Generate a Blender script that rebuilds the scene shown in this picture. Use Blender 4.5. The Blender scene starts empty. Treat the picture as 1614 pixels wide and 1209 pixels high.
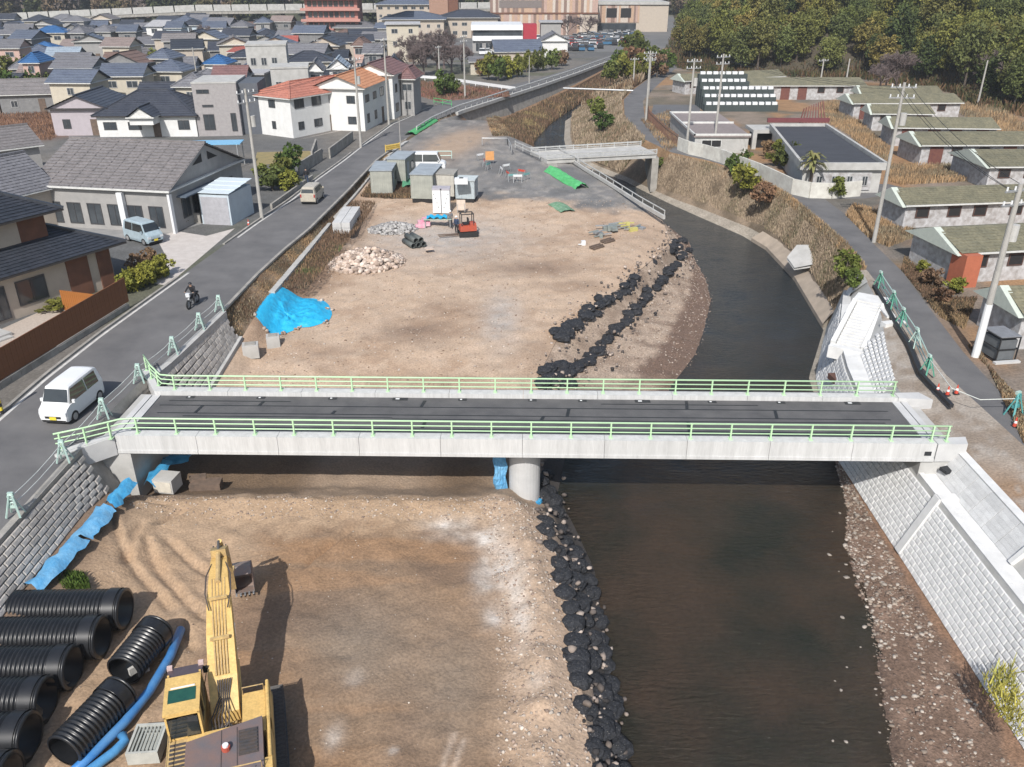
import bpy, math, random
import numpy as np
from math import sin, cos, tan, pi, radians, atan2, hypot, sqrt
from mathutils import Matrix, Vector, Euler

# ------------------------------------------------------------------ camera, sky, sun
SC = bpy.context.scene
COL = SC.collection
F = 1330.0; TH = radians(26.2); CX = 807.0; CY = 604.5; H = 20.0
CT, ST = cos(TH), sin(TH)
cam = bpy.data.cameras.new('camera'); camo = bpy.data.objects.new('camera', cam); COL.objects.link(camo)
cam.sensor_width = 36.0; cam.lens = 36.0 * F / 1614.0; cam.clip_end = 3000.0
camo.location = (0, 0, H); camo.rotation_euler = (pi / 2 - TH, 0, 0)
SC.camera = camo
w = bpy.data.worlds.new('World'); SC.world = w; w.use_nodes = True
nt = w.node_tree; nt.nodes.clear()
sky = nt.nodes.new('ShaderNodeTexSky'); sky.sky_type = 'NISHITA'; sky.sun_disc = False
SUN_EL = radians(44.0); SUN_DX, SUN_DY = 0.20, 0.97
sky.sun_elevation = SUN_EL; sky.sun_rotation = atan2(-SUN_DX, -SUN_DY)
sky.air_density = 1.2; sky.dust_density = 2.0; sky.altitude = 50
bg = nt.nodes.new('ShaderNodeBackground'); bg.inputs[1].default_value = 0.105
wo = nt.nodes.new('ShaderNodeOutputWorld')
nt.links.new(sky.outputs[0], bg.inputs[0]); nt.links.new(bg.outputs[0], wo.inputs[0])
sun = bpy.data.lights.new('sun', 'SUN'); sun.energy = 4.1; sun.angle = radians(0.6); sun.color = (1.0, 0.965, 0.915)
suno = bpy.data.objects.new('sun', sun); COL.objects.link(suno)
_k = hypot(SUN_DX, SUN_DY)
suno.rotation_euler = Vector((SUN_DX / _k * cos(SUN_EL), SUN_DY / _k * cos(SUN_EL), -sin(SUN_EL))).to_track_quat('-Z', 'Y').to_euler()
SC.view_settings.view_transform = 'Standard'; SC.view_settings.look = 'None'
SC.view_settings.exposure = 0.32; SC.view_settings.gamma = 1.0
SC.cycles.max_bounces = 5; SC.cycles.diffuse_bounces = 2; SC.cycles.glossy_bounces = 2
SC.cycles.volume_bounces = 0; SC.cycles.volume_step_rate = 10.0
SC.cycles.use_denoising = True

RND = random.Random(7)
NR = np.random.RandomState(11)

# ------------------------------------------------------------------ surveying: a spot on the photograph -> a place in the world
def ray(px, py):
    u = px - CX; v = CY - py
    return (u, F * CT + v * ST, -F * ST + v * CT)
def at(px, py, z=0.0):
    d = ray(px, py); t = (z - H) / d[2]
    return Vector((d[0] * t, d[1] * t, z))
def atY(px, py, Y):
    d = ray(px, py); t = Y / d[1]
    return Vector((d[0] * t, Y, H + d[2] * t))

# ------------------------------------------------------------------ mesh helpers
class MB:
    def __init__(s, T=None):
        s.v = []; s.f = []; s.m = []; s.T = T
    def add(s, vs, fs, m=0):
        n = len(s.v)
        if s.T is not None:
            vs = [s.T @ Vector(p) for p in vs]
        s.v.extend([tuple(p) for p in vs]); s.f.extend([tuple(i + n for i in f) for f in fs]); s.m.extend([m] * len(fs))
        return s
    def box(s, x0, y0, z0, x1, y1, z1, m=0):
        vs = [(x0, y0, z0), (x1, y0, z0), (x1, y1, z0), (x0, y1, z0), (x0, y0, z1), (x1, y0, z1), (x1, y1, z1), (x0, y1, z1)]
        return s.add(vs, [(0, 3, 2, 1), (4, 5, 6, 7), (0, 1, 5, 4), (1, 2, 6, 5), (2, 3, 7, 6), (3, 0, 4, 7)], m)
    def cbox(s, c, d, rz=0, m=0, R=None):
        M = Matrix.Translation(c) @ (R if R is not None else Matrix.Rotation(rz, 4, 'Z'))
        hx, hy, hz = d[0] / 2, d[1] / 2, d[2] / 2
        vs = [M @ Vector(p) for p in [(-hx, -hy, -hz), (hx, -hy, -hz), (hx, hy, -hz), (-hx, hy, -hz), (-hx, -hy, hz), (hx, -hy, hz), (hx, hy, hz), (-hx, hy, hz)]]
        return s.add(vs, [(0, 3, 2, 1), (4, 5, 6, 7), (0, 1, 5, 4), (1, 2, 6, 5), (2, 3, 7, 6), (3, 0, 4, 7)], m)
    def bar(s, a, b, wd, th, m=0, up=(0, 0, 1)):
        a = Vector(a); b = Vector(b); d = (b - a); L = d.length; d.normalize()
        up = Vector(up)
        if abs(d.dot(up)) > 0.97: up = Vector((1, 0, 0))
        x = d.cross(up).normalized(); z = x.cross(d).normalized()
        R = Matrix((x, d, z)).transposed().to_4x4()
        return s.cbox((a + b) / 2, (wd, L, th), R=R, m=m)
    def cyl(s, a, b, r0, r1=None, n=10, m=0, caps=True):
        r1 = r0 if r1 is None else r1
        a = Vector(a); b = Vector(b); d = (b - a).normalized()
        u = d.orthogonal().normalized(); w_ = d.cross(u)
        vs = []
        for p, r in ((a, r0), (b, r1)):
            for i in range(n):
                t = 2 * pi * i / n
                vs.append(p + (u * cos(t) + w_ * sin(t)) * r)
        fs = [(i, (i + 1) % n, n + (i + 1) % n, n + i) for i in range(n)]
        if caps: fs += [tuple(range(n - 1, -1, -1)), tuple(range(n, 2 * n))]
        return s.add(vs, fs, m)
    def tube(s, pts, r, n=6, m=0, caps=True):
        pts = [Vector(p) for p in pts]; vs = []; N = len(pts); u = None
        rr = r if isinstance(r, (list, tuple)) else [r] * N
        for k, p in enumerate(pts):
            d = (pts[min(k + 1, N - 1)] - pts[max(k - 1, 0)]).normalized()
            u = d.orthogonal().normalized() if u is None else (u - d * u.dot(d)).normalized()
            w_ = d.cross(u)
            for i in range(n):
                t = 2 * pi * i / n
                vs.append(p + (u * cos(t) + w_ * sin(t)) * rr[k])
        fs = []
        for k in range(N - 1):
            for i in range(n):
                j = (i + 1) % n
                fs.append((k * n + i, k * n + j, (k + 1) * n + j, (k + 1) * n + i))
        if caps: fs += [tuple(range(n - 1, -1, -1)), tuple(range((N - 1) * n, N * n))]
        return s.add(vs, fs, m)
    def poly(s, pts, m=0):
        return s.add(pts, [tuple(range(len(pts)))], m)
    def prism(s, pts, z0, z1, m=0):
        n = len(pts)
        vs = [(p[0], p[1], z0) for p in pts] + [(p[0], p[1], z1) for p in pts]
        fs = [tuple(range(n - 1, -1, -1)), tuple(range(n, 2 * n))] + [(i, (i + 1) % n, n + (i + 1) % n, n + i) for i in range(n)]
        return s.add(vs, fs, m)
    def xprism(s, prof, x0, x1, m=0, x0b=None, x1b=None):
        """prof in (y,z); x range; optional per-point inset list"""
        n = len(prof)
        vs = [(x0, p[0], p[1]) for p in prof] + [(x1, p[0], p[1]) for p in prof]
        fs = [tuple(range(n)), tuple(range(2 * n - 1, n - 1, -1))] + [(i, n + i, n + (i + 1) % n, (i + 1) % n) for i in range(n)]
        return s.add(vs, fs, m)
    def grid(s, rows, m=0):
        """rows: list of lists of points"""
        R = len(rows); C = len(rows[0])
        vs = [p for r in rows for p in r]
        fs = [(r * C + c, r * C + c + 1, (r + 1) * C + c + 1, (r + 1) * C + c) for r in range(R - 1) for c in range(C - 1)]
        return s.add(vs, fs, m)
    def mesh(s, name, mats, smooth=False):
        me = bpy.data.meshes.new(name); me.from_pydata(s.v, [], s.f)
        for m_ in (mats if isinstance(mats, (list, tuple)) else [mats]): me.materials.append(m_)
        if isinstance(mats, (list, tuple)) and len(mats) > 1: me.polygons.foreach_set('material_index', s.m)
        if smooth: me.polygons.foreach_set('use_smooth', [True] * len(me.polygons))
        me.update()
        return me
    def build(s, name, mats, parent=None, smooth=False, **kw):
        return link(name, s.mesh(name, mats, smooth), parent, **kw)

def link(name, me, parent=None, loc=None, rz=None, **kw):
    o = bpy.data.objects.new(name, me); COL.objects.link(o)
    if parent is not None: o.parent = parent
    if loc is not None: o.location = loc
    if rz is not None: o.rotation_euler = (0, 0, rz)
    for k, v in kw.items(): o[k] = v
    return o
def thing(name, label, cat, loc=(0, 0, 0), rz=0.0, group=None, **kw):
    o = bpy.data.objects.new(name, None); COL.objects.link(o); o.empty_display_size = 0.3
    o.location = loc; o.rotation_euler = (0, 0, rz); o['label'] = label; o['category'] = cat
    if group: o['group'] = group
    for k, v in kw.items(): o[k] = v
    return o
def tag(o, label, cat, group=None):
    o['label'] = label; o['category'] = cat
    if group: o['group'] = group
    return o
def copy_tree(o, loc=None, rz=None, label=None, parent=None, scale=None):
    c = o.copy(); COL.objects.link(c)
    if parent is not None: c.parent = parent
    if loc is not None: c.location = loc
    if rz is not None: c.rotation_euler = (0, 0, rz)
    if scale is not None: c.scale = (scale,) * 3 if isinstance(scale, (int, float)) else scale
    if label: c['label'] = label
    for ch in list(o.children): copy_tree(ch, parent=c)
    return c
def npmesh(name, V, Fc, mat, col=None, smooth=False):
    """V (N,3), Fc (M,k) arrays"""
    me = bpy.data.meshes.new(name)
    V = np.asarray(V, dtype=np.float32); Fc = np.asarray(Fc, dtype=np.int32); k = Fc.shape[1]
    me.vertices.add(len(V)); me.vertices.foreach_set('co', V.ravel())
    me.loops.add(Fc.size); me.loops.foreach_set('vertex_index', Fc.ravel())
    me.polygons.add(len(Fc)); me.polygons.foreach_set('loop_start', np.arange(0, Fc.size, k, dtype=np.int32))
    if smooth: me.polygons.foreach_set('use_smooth', np.ones(len(Fc), dtype=bool))
    me.update(calc_edges=True)
    if col is not None:
        a = me.color_attributes.new('Col', 'FLOAT_COLOR', 'POINT')
        c4 = np.ones((len(V), 4), dtype=np.float32); c4[:, :3] = col
        a.data.foreach_set('color', c4.ravel())
    me.materials.append(mat)
    return me

# ------------------------------------------------------------------ materials
def lin(r, g, b):
    f = lambda c: c / 12.92 if c <= 0.04045 else ((c + 0.055) / 1.055) ** 2.4
    return (f(r / 255), f(g / 255), f(b / 255))
MATS = {}
def mat(name, c1, c2=None, scale=3.0, rough=0.85, metal=0.0, bump=0.0, bscale=None, detail=5.0, rand=0.0, attr=False, spec=0.5, fine=0.10, fscale=40.0,
        stretch=None, trans=0.0, emit=None):
    if name in MATS: return MATS[name]
    m = bpy.data.materials.new(name); m.use_nodes = True; n = m.node_tree.nodes; L = m.node_tree.links
    b = n['Principled BSDF']; b.inputs['Roughness'].default_value = rough; b.inputs['Metallic'].default_value = metal
    b.inputs['Specular IOR Level'].default_value = spec
    tc = n.new('ShaderNodeTexCoord'); mp = n.new('ShaderNodeMapping'); L.new(tc.outputs['Object'], mp.inputs[0])
    if stretch: mp.inputs['Scale'].default_value = stretch
    t = n.new('ShaderNodeTexNoise'); t.inputs['Scale'].default_value = scale; t.inputs['Detail'].default_value = detail; t.inputs['Roughness'].default_value = 0.6
    L.new(mp.outputs[0], t.inputs['Vector'])
    r = n.new('ShaderNodeMapRange'); r.inputs[1].default_value = 0.32; r.inputs[2].default_value = 0.68; L.new(t.outputs[0], r.inputs[0])
    c2 = c2 or tuple(x * 0.8 for x in c1)
    mx = n.new('ShaderNodeMix'); mx.data_type = 'RGBA'; mx.inputs[6].default_value = (*c1, 1); mx.inputs[7].default_value = (*c2, 1)
    L.new(r.outputs[0], mx.inputs[0]); out = mx.outputs[2]
    if attr:
        a = n.new('ShaderNodeVertexColor'); a.layer_name = 'Col'
        mu = n.new('ShaderNodeMix'); mu.data_type = 'RGBA'; mu.blend_type = 'MULTIPLY'; mu.inputs[0].default_value = 1.0
        L.new(out, mu.inputs[6]); L.new(a.outputs[0], mu.inputs[7]); out = mu.outputs[2]
    hs = n.new('ShaderNodeHueSaturation')
    L.new(out, hs.inputs['Color'])
    if fine or rand:
        f2 = n.new('ShaderNodeTexNoise'); f2.inputs['Scale'].default_value = fscale; f2.inputs['Detail'].default_value = 3
        L.new(mp.outputs[0], f2.inputs['Vector'])
        r2 = n.new('ShaderNodeMapRange'); r2.inputs[1].default_value = 0.3; r2.inputs[2].default_value = 0.7
        r2.inputs[3].default_value = 1 - fine; r2.inputs[4].default_value = 1 + fine; L.new(f2.outputs[0], r2.inputs[0]); val = r2.outputs[0]
        if rand:
            oi = n.new('ShaderNodeObjectInfo'); r3 = n.new('ShaderNodeMapRange'); r3.inputs[3].default_value = 1 - rand; r3.inputs[4].default_value = 1 + rand
            L.new(oi.outputs['Random'], r3.inputs[0]); mm = n.new('ShaderNodeMath'); mm.operation = 'MULTIPLY'
            L.new(val, mm.inputs[0]); L.new(r3.outputs[0], mm.inputs[1]); val = mm.outputs[0]
        L.new(val, hs.inputs['Value'])
    L.new(hs.outputs[0], b.inputs['Base Color'])
    if bump:
        bt = n.new('ShaderNodeTexNoise'); bt.inputs['Scale'].default_value = bscale or scale * 6; bt.inputs['Detail'].default_value = 6
        L.new(mp.outputs[0], bt.inputs['Vector'])
        bp = n.new('ShaderNodeBump'); bp.inputs['Strength'].default_value = bump; bp.inputs['Distance'].default_value = 0.05
        L.new(bt.outputs[0], bp.inputs['Height']); L.new(bp.outputs[0], b.inputs['Normal'])
    MATS[name] = m
    return m

def vnoise(x, y, seed=0):
    x = np.asarray(x, float); y = np.asarray(y, float)
    xi = np.floor(x).astype(np.int64); yi = np.floor(y).astype(np.int64); xf = x - xi; yf = y - yi
    def h(a, b):
        n = (a * 374761393 + b * 668265263 + seed * 1442695041) & 0xffffffff
        n = ((n ^ (n >> 13)) * 1274126177) & 0xffffffff
        n = n ^ (n >> 16)
        return (n & 0xffff) / 65535.0
    u = xf * xf * (3 - 2 * xf); v = yf * yf * (3 - 2 * yf)
    return (h(xi, yi) * (1 - u) + h(xi + 1, yi) * u) * (1 - v) + (h(xi, yi + 1) * (1 - u) + h(xi + 1, yi + 1) * u) * v
def fbm(x, y, seed=0, o=4):
    s = 0; a = 0.5; n = 0
    for k in range(o):
        s = s + a * vnoise(x * 2 ** k, y * 2 ** k, seed + k); n += a; a *= 0.5
    return s / n
def sstep(a, b, x):
    t = np.clip((x - a) / (b - a), 0, 1); return t * t * (3 - 2 * t)

M_concrete = mat('concrete_new', (0.53, 0.53, 0.525), (0.43, 0.43, 0.43), scale=0.8, rough=0.9, bump=0.15, bscale=20, fine=0.05)
M_conc_old = mat('concrete_old', (0.36, 0.34, 0.31), (0.22, 0.21, 0.19), scale=1.2, rough=0.95, bump=0.3, bscale=14, fine=0.14)
M_conc_mid = mat('concrete_mid', (0.46, 0.455, 0.44), (0.35, 0.345, 0.33), scale=1.0, rough=0.92, bump=0.2, bscale=18, fine=0.08)
M_block_w = mat('block_white', (0.66, 0.66, 0.655), (0.56, 0.56, 0.555), scale=2.5, rough=0.92, bump=0.3, bscale=18, fine=0.08, rand=0.08)
M_concw = mat('concrete_white', (0.68, 0.68, 0.67), (0.56, 0.56, 0.55), scale=1.2, rough=0.9, bump=0.1, bscale=20, fine=0.05)
M_block_g = mat('block_grey', (0.47, 0.44, 0.405), (0.33, 0.305, 0.28), scale=2.0, rough=0.95, bump=0.4, bscale=15, fine=0.15, rand=0.22)
M_asphalt = mat('asphalt', (0.150, 0.146, 0.146), (0.102, 0.100, 0.102), scale=0.45, rough=0.9, bump=0.15, bscale=60, fine=0.12, fscale=25)
M_asphalt_n = mat('asphalt_deck', (0.118, 0.115, 0.115), (0.074, 0.073, 0.076), scale=0.7, rough=0.85, bump=0.15, bscale=60, fine=0.12, fscale=30)
M_tar = mat('tar_seal', (0.022, 0.024, 0.028), rough=0.6)
M_paint = mat('road_paint', (0.62, 0.61, 0.58), (0.42, 0.41, 0.39), scale=2.0, rough=0.8, fine=0.15)
M_field = mat('field_soil', (1.0, 1.0, 1.0), (0.86, 0.84, 0.81), scale=0.9, rough=0.97, bump=0.8, bscale=9, attr=True, fine=0.20, fscale=9)
M_grav = mat('bar_gravel', (1.0, 1.0, 1.0), (0.75, 0.74, 0.72), scale=2.2, rough=0.95, bump=0.8, bscale=14, attr=True, fine=0.38, fscale=10)
M_slope = mat('slope_soil', (1.0, 1.0, 1.0), (0.7, 0.7, 0.68), scale=0.7, rough=0.98, bump=0.5, bscale=6, attr=True, fine=0.25, fscale=6)
M_attr = mat('plant_attr', (1.0, 1.0, 1.0), (0.8, 0.8, 0.8), scale=0.6, rough=0.9, attr=True, fine=0.12, fscale=5, spec=0.25)
M_stone = mat('stone', (0.42, 0.36, 0.31), (0.28, 0.25, 0.22), scale=3, rough=0.95, bump=0.3, rand=0.25)
M_green = mat('rail_green', (0.47, 0.67, 0.42), (0.42, 0.61, 0.38), scale=2, rough=0.45, fine=0.04)
M_dark = mat('dark_void', (0.018, 0.017, 0.018), rough=0.8)
M_black = mat('black_plastic', (0.020, 0.021, 0.024), (0.012, 0.013, 0.015), scale=3, rough=0.33, fine=0.1)
M_wgrey = mat('weathered_white', (0.44, 0.445, 0.44), (0.32, 0.325, 0.32), scale=2, rough=0.6)
M_rubber = mat('rubber', (0.02, 0.02, 0.021), rough=0.8)
M_glass = mat('window_glass', (0.030, 0.036, 0.042), (0.06, 0.07, 0.08), scale=0.6, rough=0.12, spec=0.9)
M_cglass = mat('car_glass', (0.016, 0.020, 0.022), (0.03, 0.035, 0.037), scale=1.5, rough=0.08, spec=1.0)
M_white = mat('white_paint', (0.72, 0.73, 0.74), (0.66, 0.67, 0.68), scale=1, rough=0.4, fine=0.03)
M_steel = mat('galvanised', (0.42, 0.43, 0.44), (0.33, 0.34, 0.35), scale=4, rough=0.5, metal=0.5)
M_pole = mat('pole_concrete', (0.40, 0.385, 0.36), (0.31, 0.30, 0.28), scale=1.5, rough=0.9)
M_wood = mat('weathered_wood', (0.17, 0.12, 0.09), (0.10, 0.075, 0.06), scale=3, rough=0.9)
M_tarp = mat('blue_tarp', (0.03, 0.24, 0.48), (0.08, 0.36, 0.60), scale=2.5, rough=0.5, bump=1.0, bscale=5, fine=.15)
M_tarp2 = mat('faded_tarp', (0.07, 0.28, 0.52), (0.18, 0.40, 0.60), scale=1.8, rough=0.55, bump=0.8, bscale=6)
# ------------------------------------------------------------------ lines that run along the valley: Y -> (x, z)
class Line:
    def __init__(s, pts):
        pts = sorted(pts); s.Y = [p[0] for p in pts]; s.X = [p[1] for p in pts]; s.Z = [p[2] for p in pts]
    def x(s, Y): return np.interp(Y, s.Y, s.X)
    def z(s, Y): return np.interp(Y, s.Y, s.Z)
def L2(ps, z=0.0): return Line([(Y, x, z) for x, Y in ps])
LA = Line([(0, -500, 0), (400, -500, 0)])
LB = L2([(-25.4, 0), (-25.5, 41.2), (-25.1, 47.5), (-24.0, 57.9), (-22.5, 72.2), (-21.4, 80.7), (-20.8, 88.8), (-19.7, 99.2), (-19.0, 107.8), (-17.3, 124.5), (-13.5, 139.7), (-8.3, 154.6), (-0.8, 168.5), (5.5, 181), (13.0, 198.7), (20.3, 218.6), (28, 240)])
LC = L2([(-20.3, 0), (-20.2, 32.3), (-20.2, 38.0), (-20.0, 41.0), (-19.6, 43.5), (-19.0, 51.0), (-18.7, 58.7), (-18.2, 64.8), (-17.5, 70.4), (-16.6, 84.6), (-15.9, 99.6), (-14.0, 112.6), (-11.7, 126.2), (-8.5, 137.7), (-1.3, 155.1), (5.3, 170.8), (12.9, 190.0), (21.0, 212), (32, 240)])
LD = Line([(0, -19.0, -1.65), (31, -18.95, -1.65), (33.2, -18.9, -2.0), (35, -18.6, -3.6), (41, -18.4, -3.6), (44, -18.0, -2.6), (51, -17.9, -2.0), (53, -17.6, -1.4), (57, -17.3, -1.1), (71, -16.8, -1.0), (77, -16.6, -1.0), (88, -16.0, -.9), (99, -15.4, -.6), (107, -14.4, -.2), (113, -13.4, -0.05),
           (130, -10.3, -0.1), (137.7, -8.1, -.6), (142, -6.2, -3.2), (155.1, -.8, -3.4), (170.8, 5.9, -3.4), (190, 13.5, -3), (212, 21.6, -2), (240, 32.6, -.2)])
LE = Line([(0, 2.6, -2.9), (18, 2.6, -2.9), (27, 2.3, -2.9), (32, 1.6, -3.0), (35, 1.0, -3.9), (42, 1.2, -3.9), (48, 1.6, -3.3), (53, 3.0, -2.9), (60.6, 7.2, -2.7), (74, 14.4, -2.3), (80, 14.5, -1.8), (88.8, 10.9, -1.0), (97.4, 8.1, -.8), (106, 5.0, -.4), (108.5, 3.0, -.3), (115.8, 0.3, -.4), (130, -1.8, -.8),
           (140, -3.0, -1.8), (146, -2.0, -3.5), (155.1, .6, -3.6), (170.8, 7, -3.8), (190, 14.4, -3.8), (212, 22.4, -3), (240, 33, -.2)])
WZ = -4.8
LF = Line([(0, 3.9, WZ), (20.3, 3.9, WZ), (31, 3.8, WZ), (34.4, 3.1, WZ), (37.2, 2.4, WZ), (42, 3.2, WZ), (46, 6.0, WZ), (49, 10.2, WZ), (52, 11.8, WZ), (55, 13.3, WZ), (59.3, 14.8, WZ), (66.7, 16.9, WZ), (71.6, 17.4, WZ), (76.5, 17.4, WZ), (82.6, 17.9, WZ), (87.7, 16.9, WZ), (92, 15.6, WZ), (98, 12.6, WZ), (106, 9, WZ), (115, 5, WZ), (125, 3.0, WZ), (132, 3.0, WZ),
           (138, 3.6, WZ), (145, 4.9, WZ), (155, 6.9, WZ), (165, 9.8, WZ), (178, 13.4, WZ), (200, 21, WZ), (240, 34, -1)])
LG = Line([(0, 12.2, WZ), (20.3, 13.0, WZ), (26.8, 14.9, WZ), (32.8, 15.9, WZ), (36, 17.2, WZ), (40, 18.0, WZ), (51.3, 20.0, WZ), (59.7, 23.8, WZ), (71.2, 25.0, WZ), (80, 24.9, WZ), (84.9, 23.8, WZ), (92.3, 20.8, WZ), (97.9, 18.6, WZ), (104.2, 16.4, WZ), (110, 14.6, WZ), (118, 10.4, WZ), (127, 8.2, WZ), (140, 8.4, WZ), (158, 9.6, WZ), (166, 12, WZ), (178, 14.9, WZ), (200, 22.5, WZ), (240, 35, -1)])
LT = Line([(0, 17.7, -4.55), (41, 18.15, -4.55), (46, 19.3, -4.65), (51, 20.4, -4.65), (59.7, 24.0, -4.7), (61, 24.6, -4.2), (71.2, 25.8, -4.0), (80, 25.8, -4.0), (85.5, 24.6, -4.1), (92.8, 21.6, -4.2), (98.2, 19.2, -4.3), (104.2, 17.0, -4.4), (110, 15.2, -4.4), (118, 11.4, -4.3), (127, 9.2, -4.3), (140, 9.4, -4.3), (158, 10.6, -4.3), (178, 16, -4.3), (200, 23.5, -4.3), (240, 36, -.6)])
LS1 = Line([(0, 19.15, -1.55), (41, 19.3, -1.55), (46, 20.2, -1.6), (51, 21.4, -1.6), (59.7, 24.8, -1.6)])
LS2 = Line([(0, 20.0, -1.53), (41, 20.1, -1.53), (46, 21.2, -1.58), (51, 22.3, -1.58), (59.7, 25.3, -1.58)])
LS3 = Line([(0, 20.8, -.45), (41, 20.9, -.45), (46, 22.3, -.25), (51, 23.9, -.1), (55, 24.9, -.05), (59.7, 25.7, -.05)])
LH = L2([(24.4, 0), (23.9, 34.2), (23.8, 41.8), (24.9, 50), (25.3, 53.5), (25.9, 57.1), (27.0, 66.1), (27.1, 71.0), (27.1, 83.2), (25.6, 92), (23.2, 98.5), (19.3, 104), (17.2, 113), (16.9, 131.4), (19.0, 150), (22.6, 164), (29, 185), (36, 210), (42, 240)])
LI = L2([(27.5, 0), (26.9, 30), (26.0, 36), (25.7, 40), (26.2, 44.7), (27.4, 51.9), (28.7, 59.3), (29.3, 66.7), (30.2, 75.3), (30.2, 82), (28.6, 92), (26.0, 99), (22.4, 105), (20.3, 113), (19.6, 128.4), (22.0, 148.3), (26.2, 164.1), (32, 184), (39, 209), (45, 240)])
LJ = Line([(0, 500, 0), (400, 500, 0)])

def strip(name, l0, l1, Y0, Y1, dy, nc, material, zf=None, cf=None, smooth=True, zoff=0.0, parent=None, **kw):
    ny = max(2, int(round((Y1 - Y0) / dy)) + 1); Y = np.linspace(Y0, Y1, ny)
    s = np.linspace(0, 1, nc + 1)
    YY = np.repeat(Y[:, None], nc + 1, 1); SS = np.repeat(s[None], ny, 0)
    X = l0.x(Y)[:, None] * (1 - SS) + l1.x(Y)[:, None] * SS
    Z = l0.z(Y)[:, None] * (1 - SS) + l1.z(Y)[:, None] * SS + zoff
    if zf is not None: Z = zf(X, YY, Z, SS)
    V = np.stack([X, YY, Z], -1).reshape(-1, 3)
    idx = np.arange(ny * (nc + 1)).reshape(ny, nc + 1)
    Fc = np.stack([idx[:-1, :-1], idx[:-1, 1:], idx[1:, 1:], idx[1:, :-1]], -1).reshape(-1, 4)
    col = None
    if cf is not None: col = np.clip(cf(X, YY, SS).reshape(-1, 3), 0, 1)
    return link(name, npmesh(name, V, Fc, material, col, smooth), parent, **kw)
class Off:
    def __init__(s, l, dx, dz=0): s.l = l; s.dx = dx; s.dz = dz
    def x(s, Y): return s.l.x(Y) + s.dx
    def z(s, Y): return s.l.z(Y) + s.dz
def mixc(c, c2, k): return c * (1 - k[..., None]) + np.array(c2) * k[..., None]
def base(X, c): return np.ones(X.shape + (3,)) * np.array(c)
def gauss(X, Y, px, py, z, rx, ry, ang=0.0):
    p = at(px, py, z); dx = X - p.x; dy = Y - p.y
    a = cos(ang) * dx + sin(ang) * dy; b = -sin(ang) * dx + cos(ang) * dy
    return np.exp(-((a / rx) ** 2 + (b / ry) ** 2))
STR = 'structure'
# --- town ground
def c_town(X, Y, S):
    c = base(X, (.17, .155, .14)); n = fbm(X * .05, Y * .05, 3); c = mixc(c, (.12, .12, .12), sstep(.45, .6, n)); c = mixc(c, (.10, .105, .06), sstep(.6, .7, fbm(X * .09, Y * .09, 9)) * .7)
    br = gauss(X, Y, 30, 200, 0, 14, 16); return mixc(c, (.17, .10, .07), sstep(.3, .6, br))
strip('ground', Line([(0, -90, 0), (240, -90, 0)]), LB, 4, 240, 2.0, 60, M_slope, cf=c_town, kind=STR)
MBg = MB(); MBg.poly([(-600, 4, 0), (-90, 4, 0), (-90, 240, 0), (-600, 240, 0)]); MBg.poly([(-900, 240, 0), (28, 240, 0), (900, 240, 0), (900, 1500, 0), (-900, 1500, 0)]); MBg.poly([(120, 4, 0), (900, 4, 0), (900, 240, 0), (120, 240, 0)])
M_far = mat('far_ground', (.15, .145, .135), (.09, .095, .06), scale=.03, rough=.95)
MBg.build('ground', M_far, kind=STR)
# --- left road with its gutter kerb and edge line
strip('road', LB, LC, 4, 240, 1.0, 4, M_asphalt, kind=STR)
strip('painted_edge_line', Off(LB, .12), Off(LB, .30), 4, 59, 1.0, 1, M_paint, zoff=.005, kind=STR)
strip('painted_edge_line', Off(LB, .15), Off(LB, .32), 68, 135, 1.0, 1, M_paint, zoff=.005, kind=STR)
mb = MB()
for a, b in ((6, 58), (66, 104), (108, 150)):
    Ys = np.arange(a, b + .1, 2.0)
    for y0, y1 in zip(Ys[:-1], Ys[1:]):
        x0, x1 = LB.x(y0), LB.x(y1)
        mb.add([(x0 - .18, y0, -.05), (x0, y0, -.05), (x1, y1 - .03, -.05), (x1 - .18, y1 - .03, -.05), (x0 - .18, y0, .10), (x0, y0, .10), (x1, y1 - .03, .10), (x1 - .18, y1 - .03, .10)], [(4, 5, 6, 7), (0, 1, 5, 4), (1, 2, 6, 5), (2, 3, 7, 6), (3, 0, 4, 7)])
mb.build('kerb', M_conc_old, kind=STR)
mb = MB()
for y0 in np.arange(51, 112, 2.0):
    y1 = y0 + 1.97; x0, x1 = LC.x(y0) + .03, LC.x(y1) + .03
    mb.add([(x0, y0, -.1), (x0 + .22, y0, -.1), (x1 + .22, y1, -.1), (x1, y1, -.1), (x0, y0, .06), (x0 + .22, y0, .06), (x1 + .22, y1, .06), (x1, y1, .06)], [(4, 5, 6, 7), (0, 1, 5, 4), (1, 2, 6, 5), (2, 3, 7, 6), (3, 0, 4, 7)])
mb.build('kerb', M_conc_old, kind=STR)
# --- slope beside the road
def c_verge(X, Y, S):
    c = base(X, (.20, .125, .075)); n = fbm(X * .7, Y * .5, 21); c = mixc(c, (.11, .085, .05), sstep(.4, .62, n)); return mixc(c, (.27, .20, .14), sstep(.55, .7, fbm(X * 1.3, Y, 5)))
def z_rough(a, f, sd=1):
    def g(X, Y, Z, S):
        e = np.minimum(1, np.minimum(S, 1 - S) * 8); return Z + (fbm(X * f, Y * f, sd) - .5) * a * e
    return g
strip('revetment_base', LC, LD, 4, 51, 1.0, 2, M_conc_old, zoff=-0.0, zf=lambda X, Y, Z, S: Z - .12 * np.sin(S * pi), kind=STR)
strip('verge', LC, LD, 51, 136, .5, 8, M_slope, zf=z_rough(.35, .8), cf=c_verge, kind=STR)
strip('retaining_wall_face', LC, LD, 136, 240, 2.0, 2, M_conc_old, kind=STR)
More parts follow.
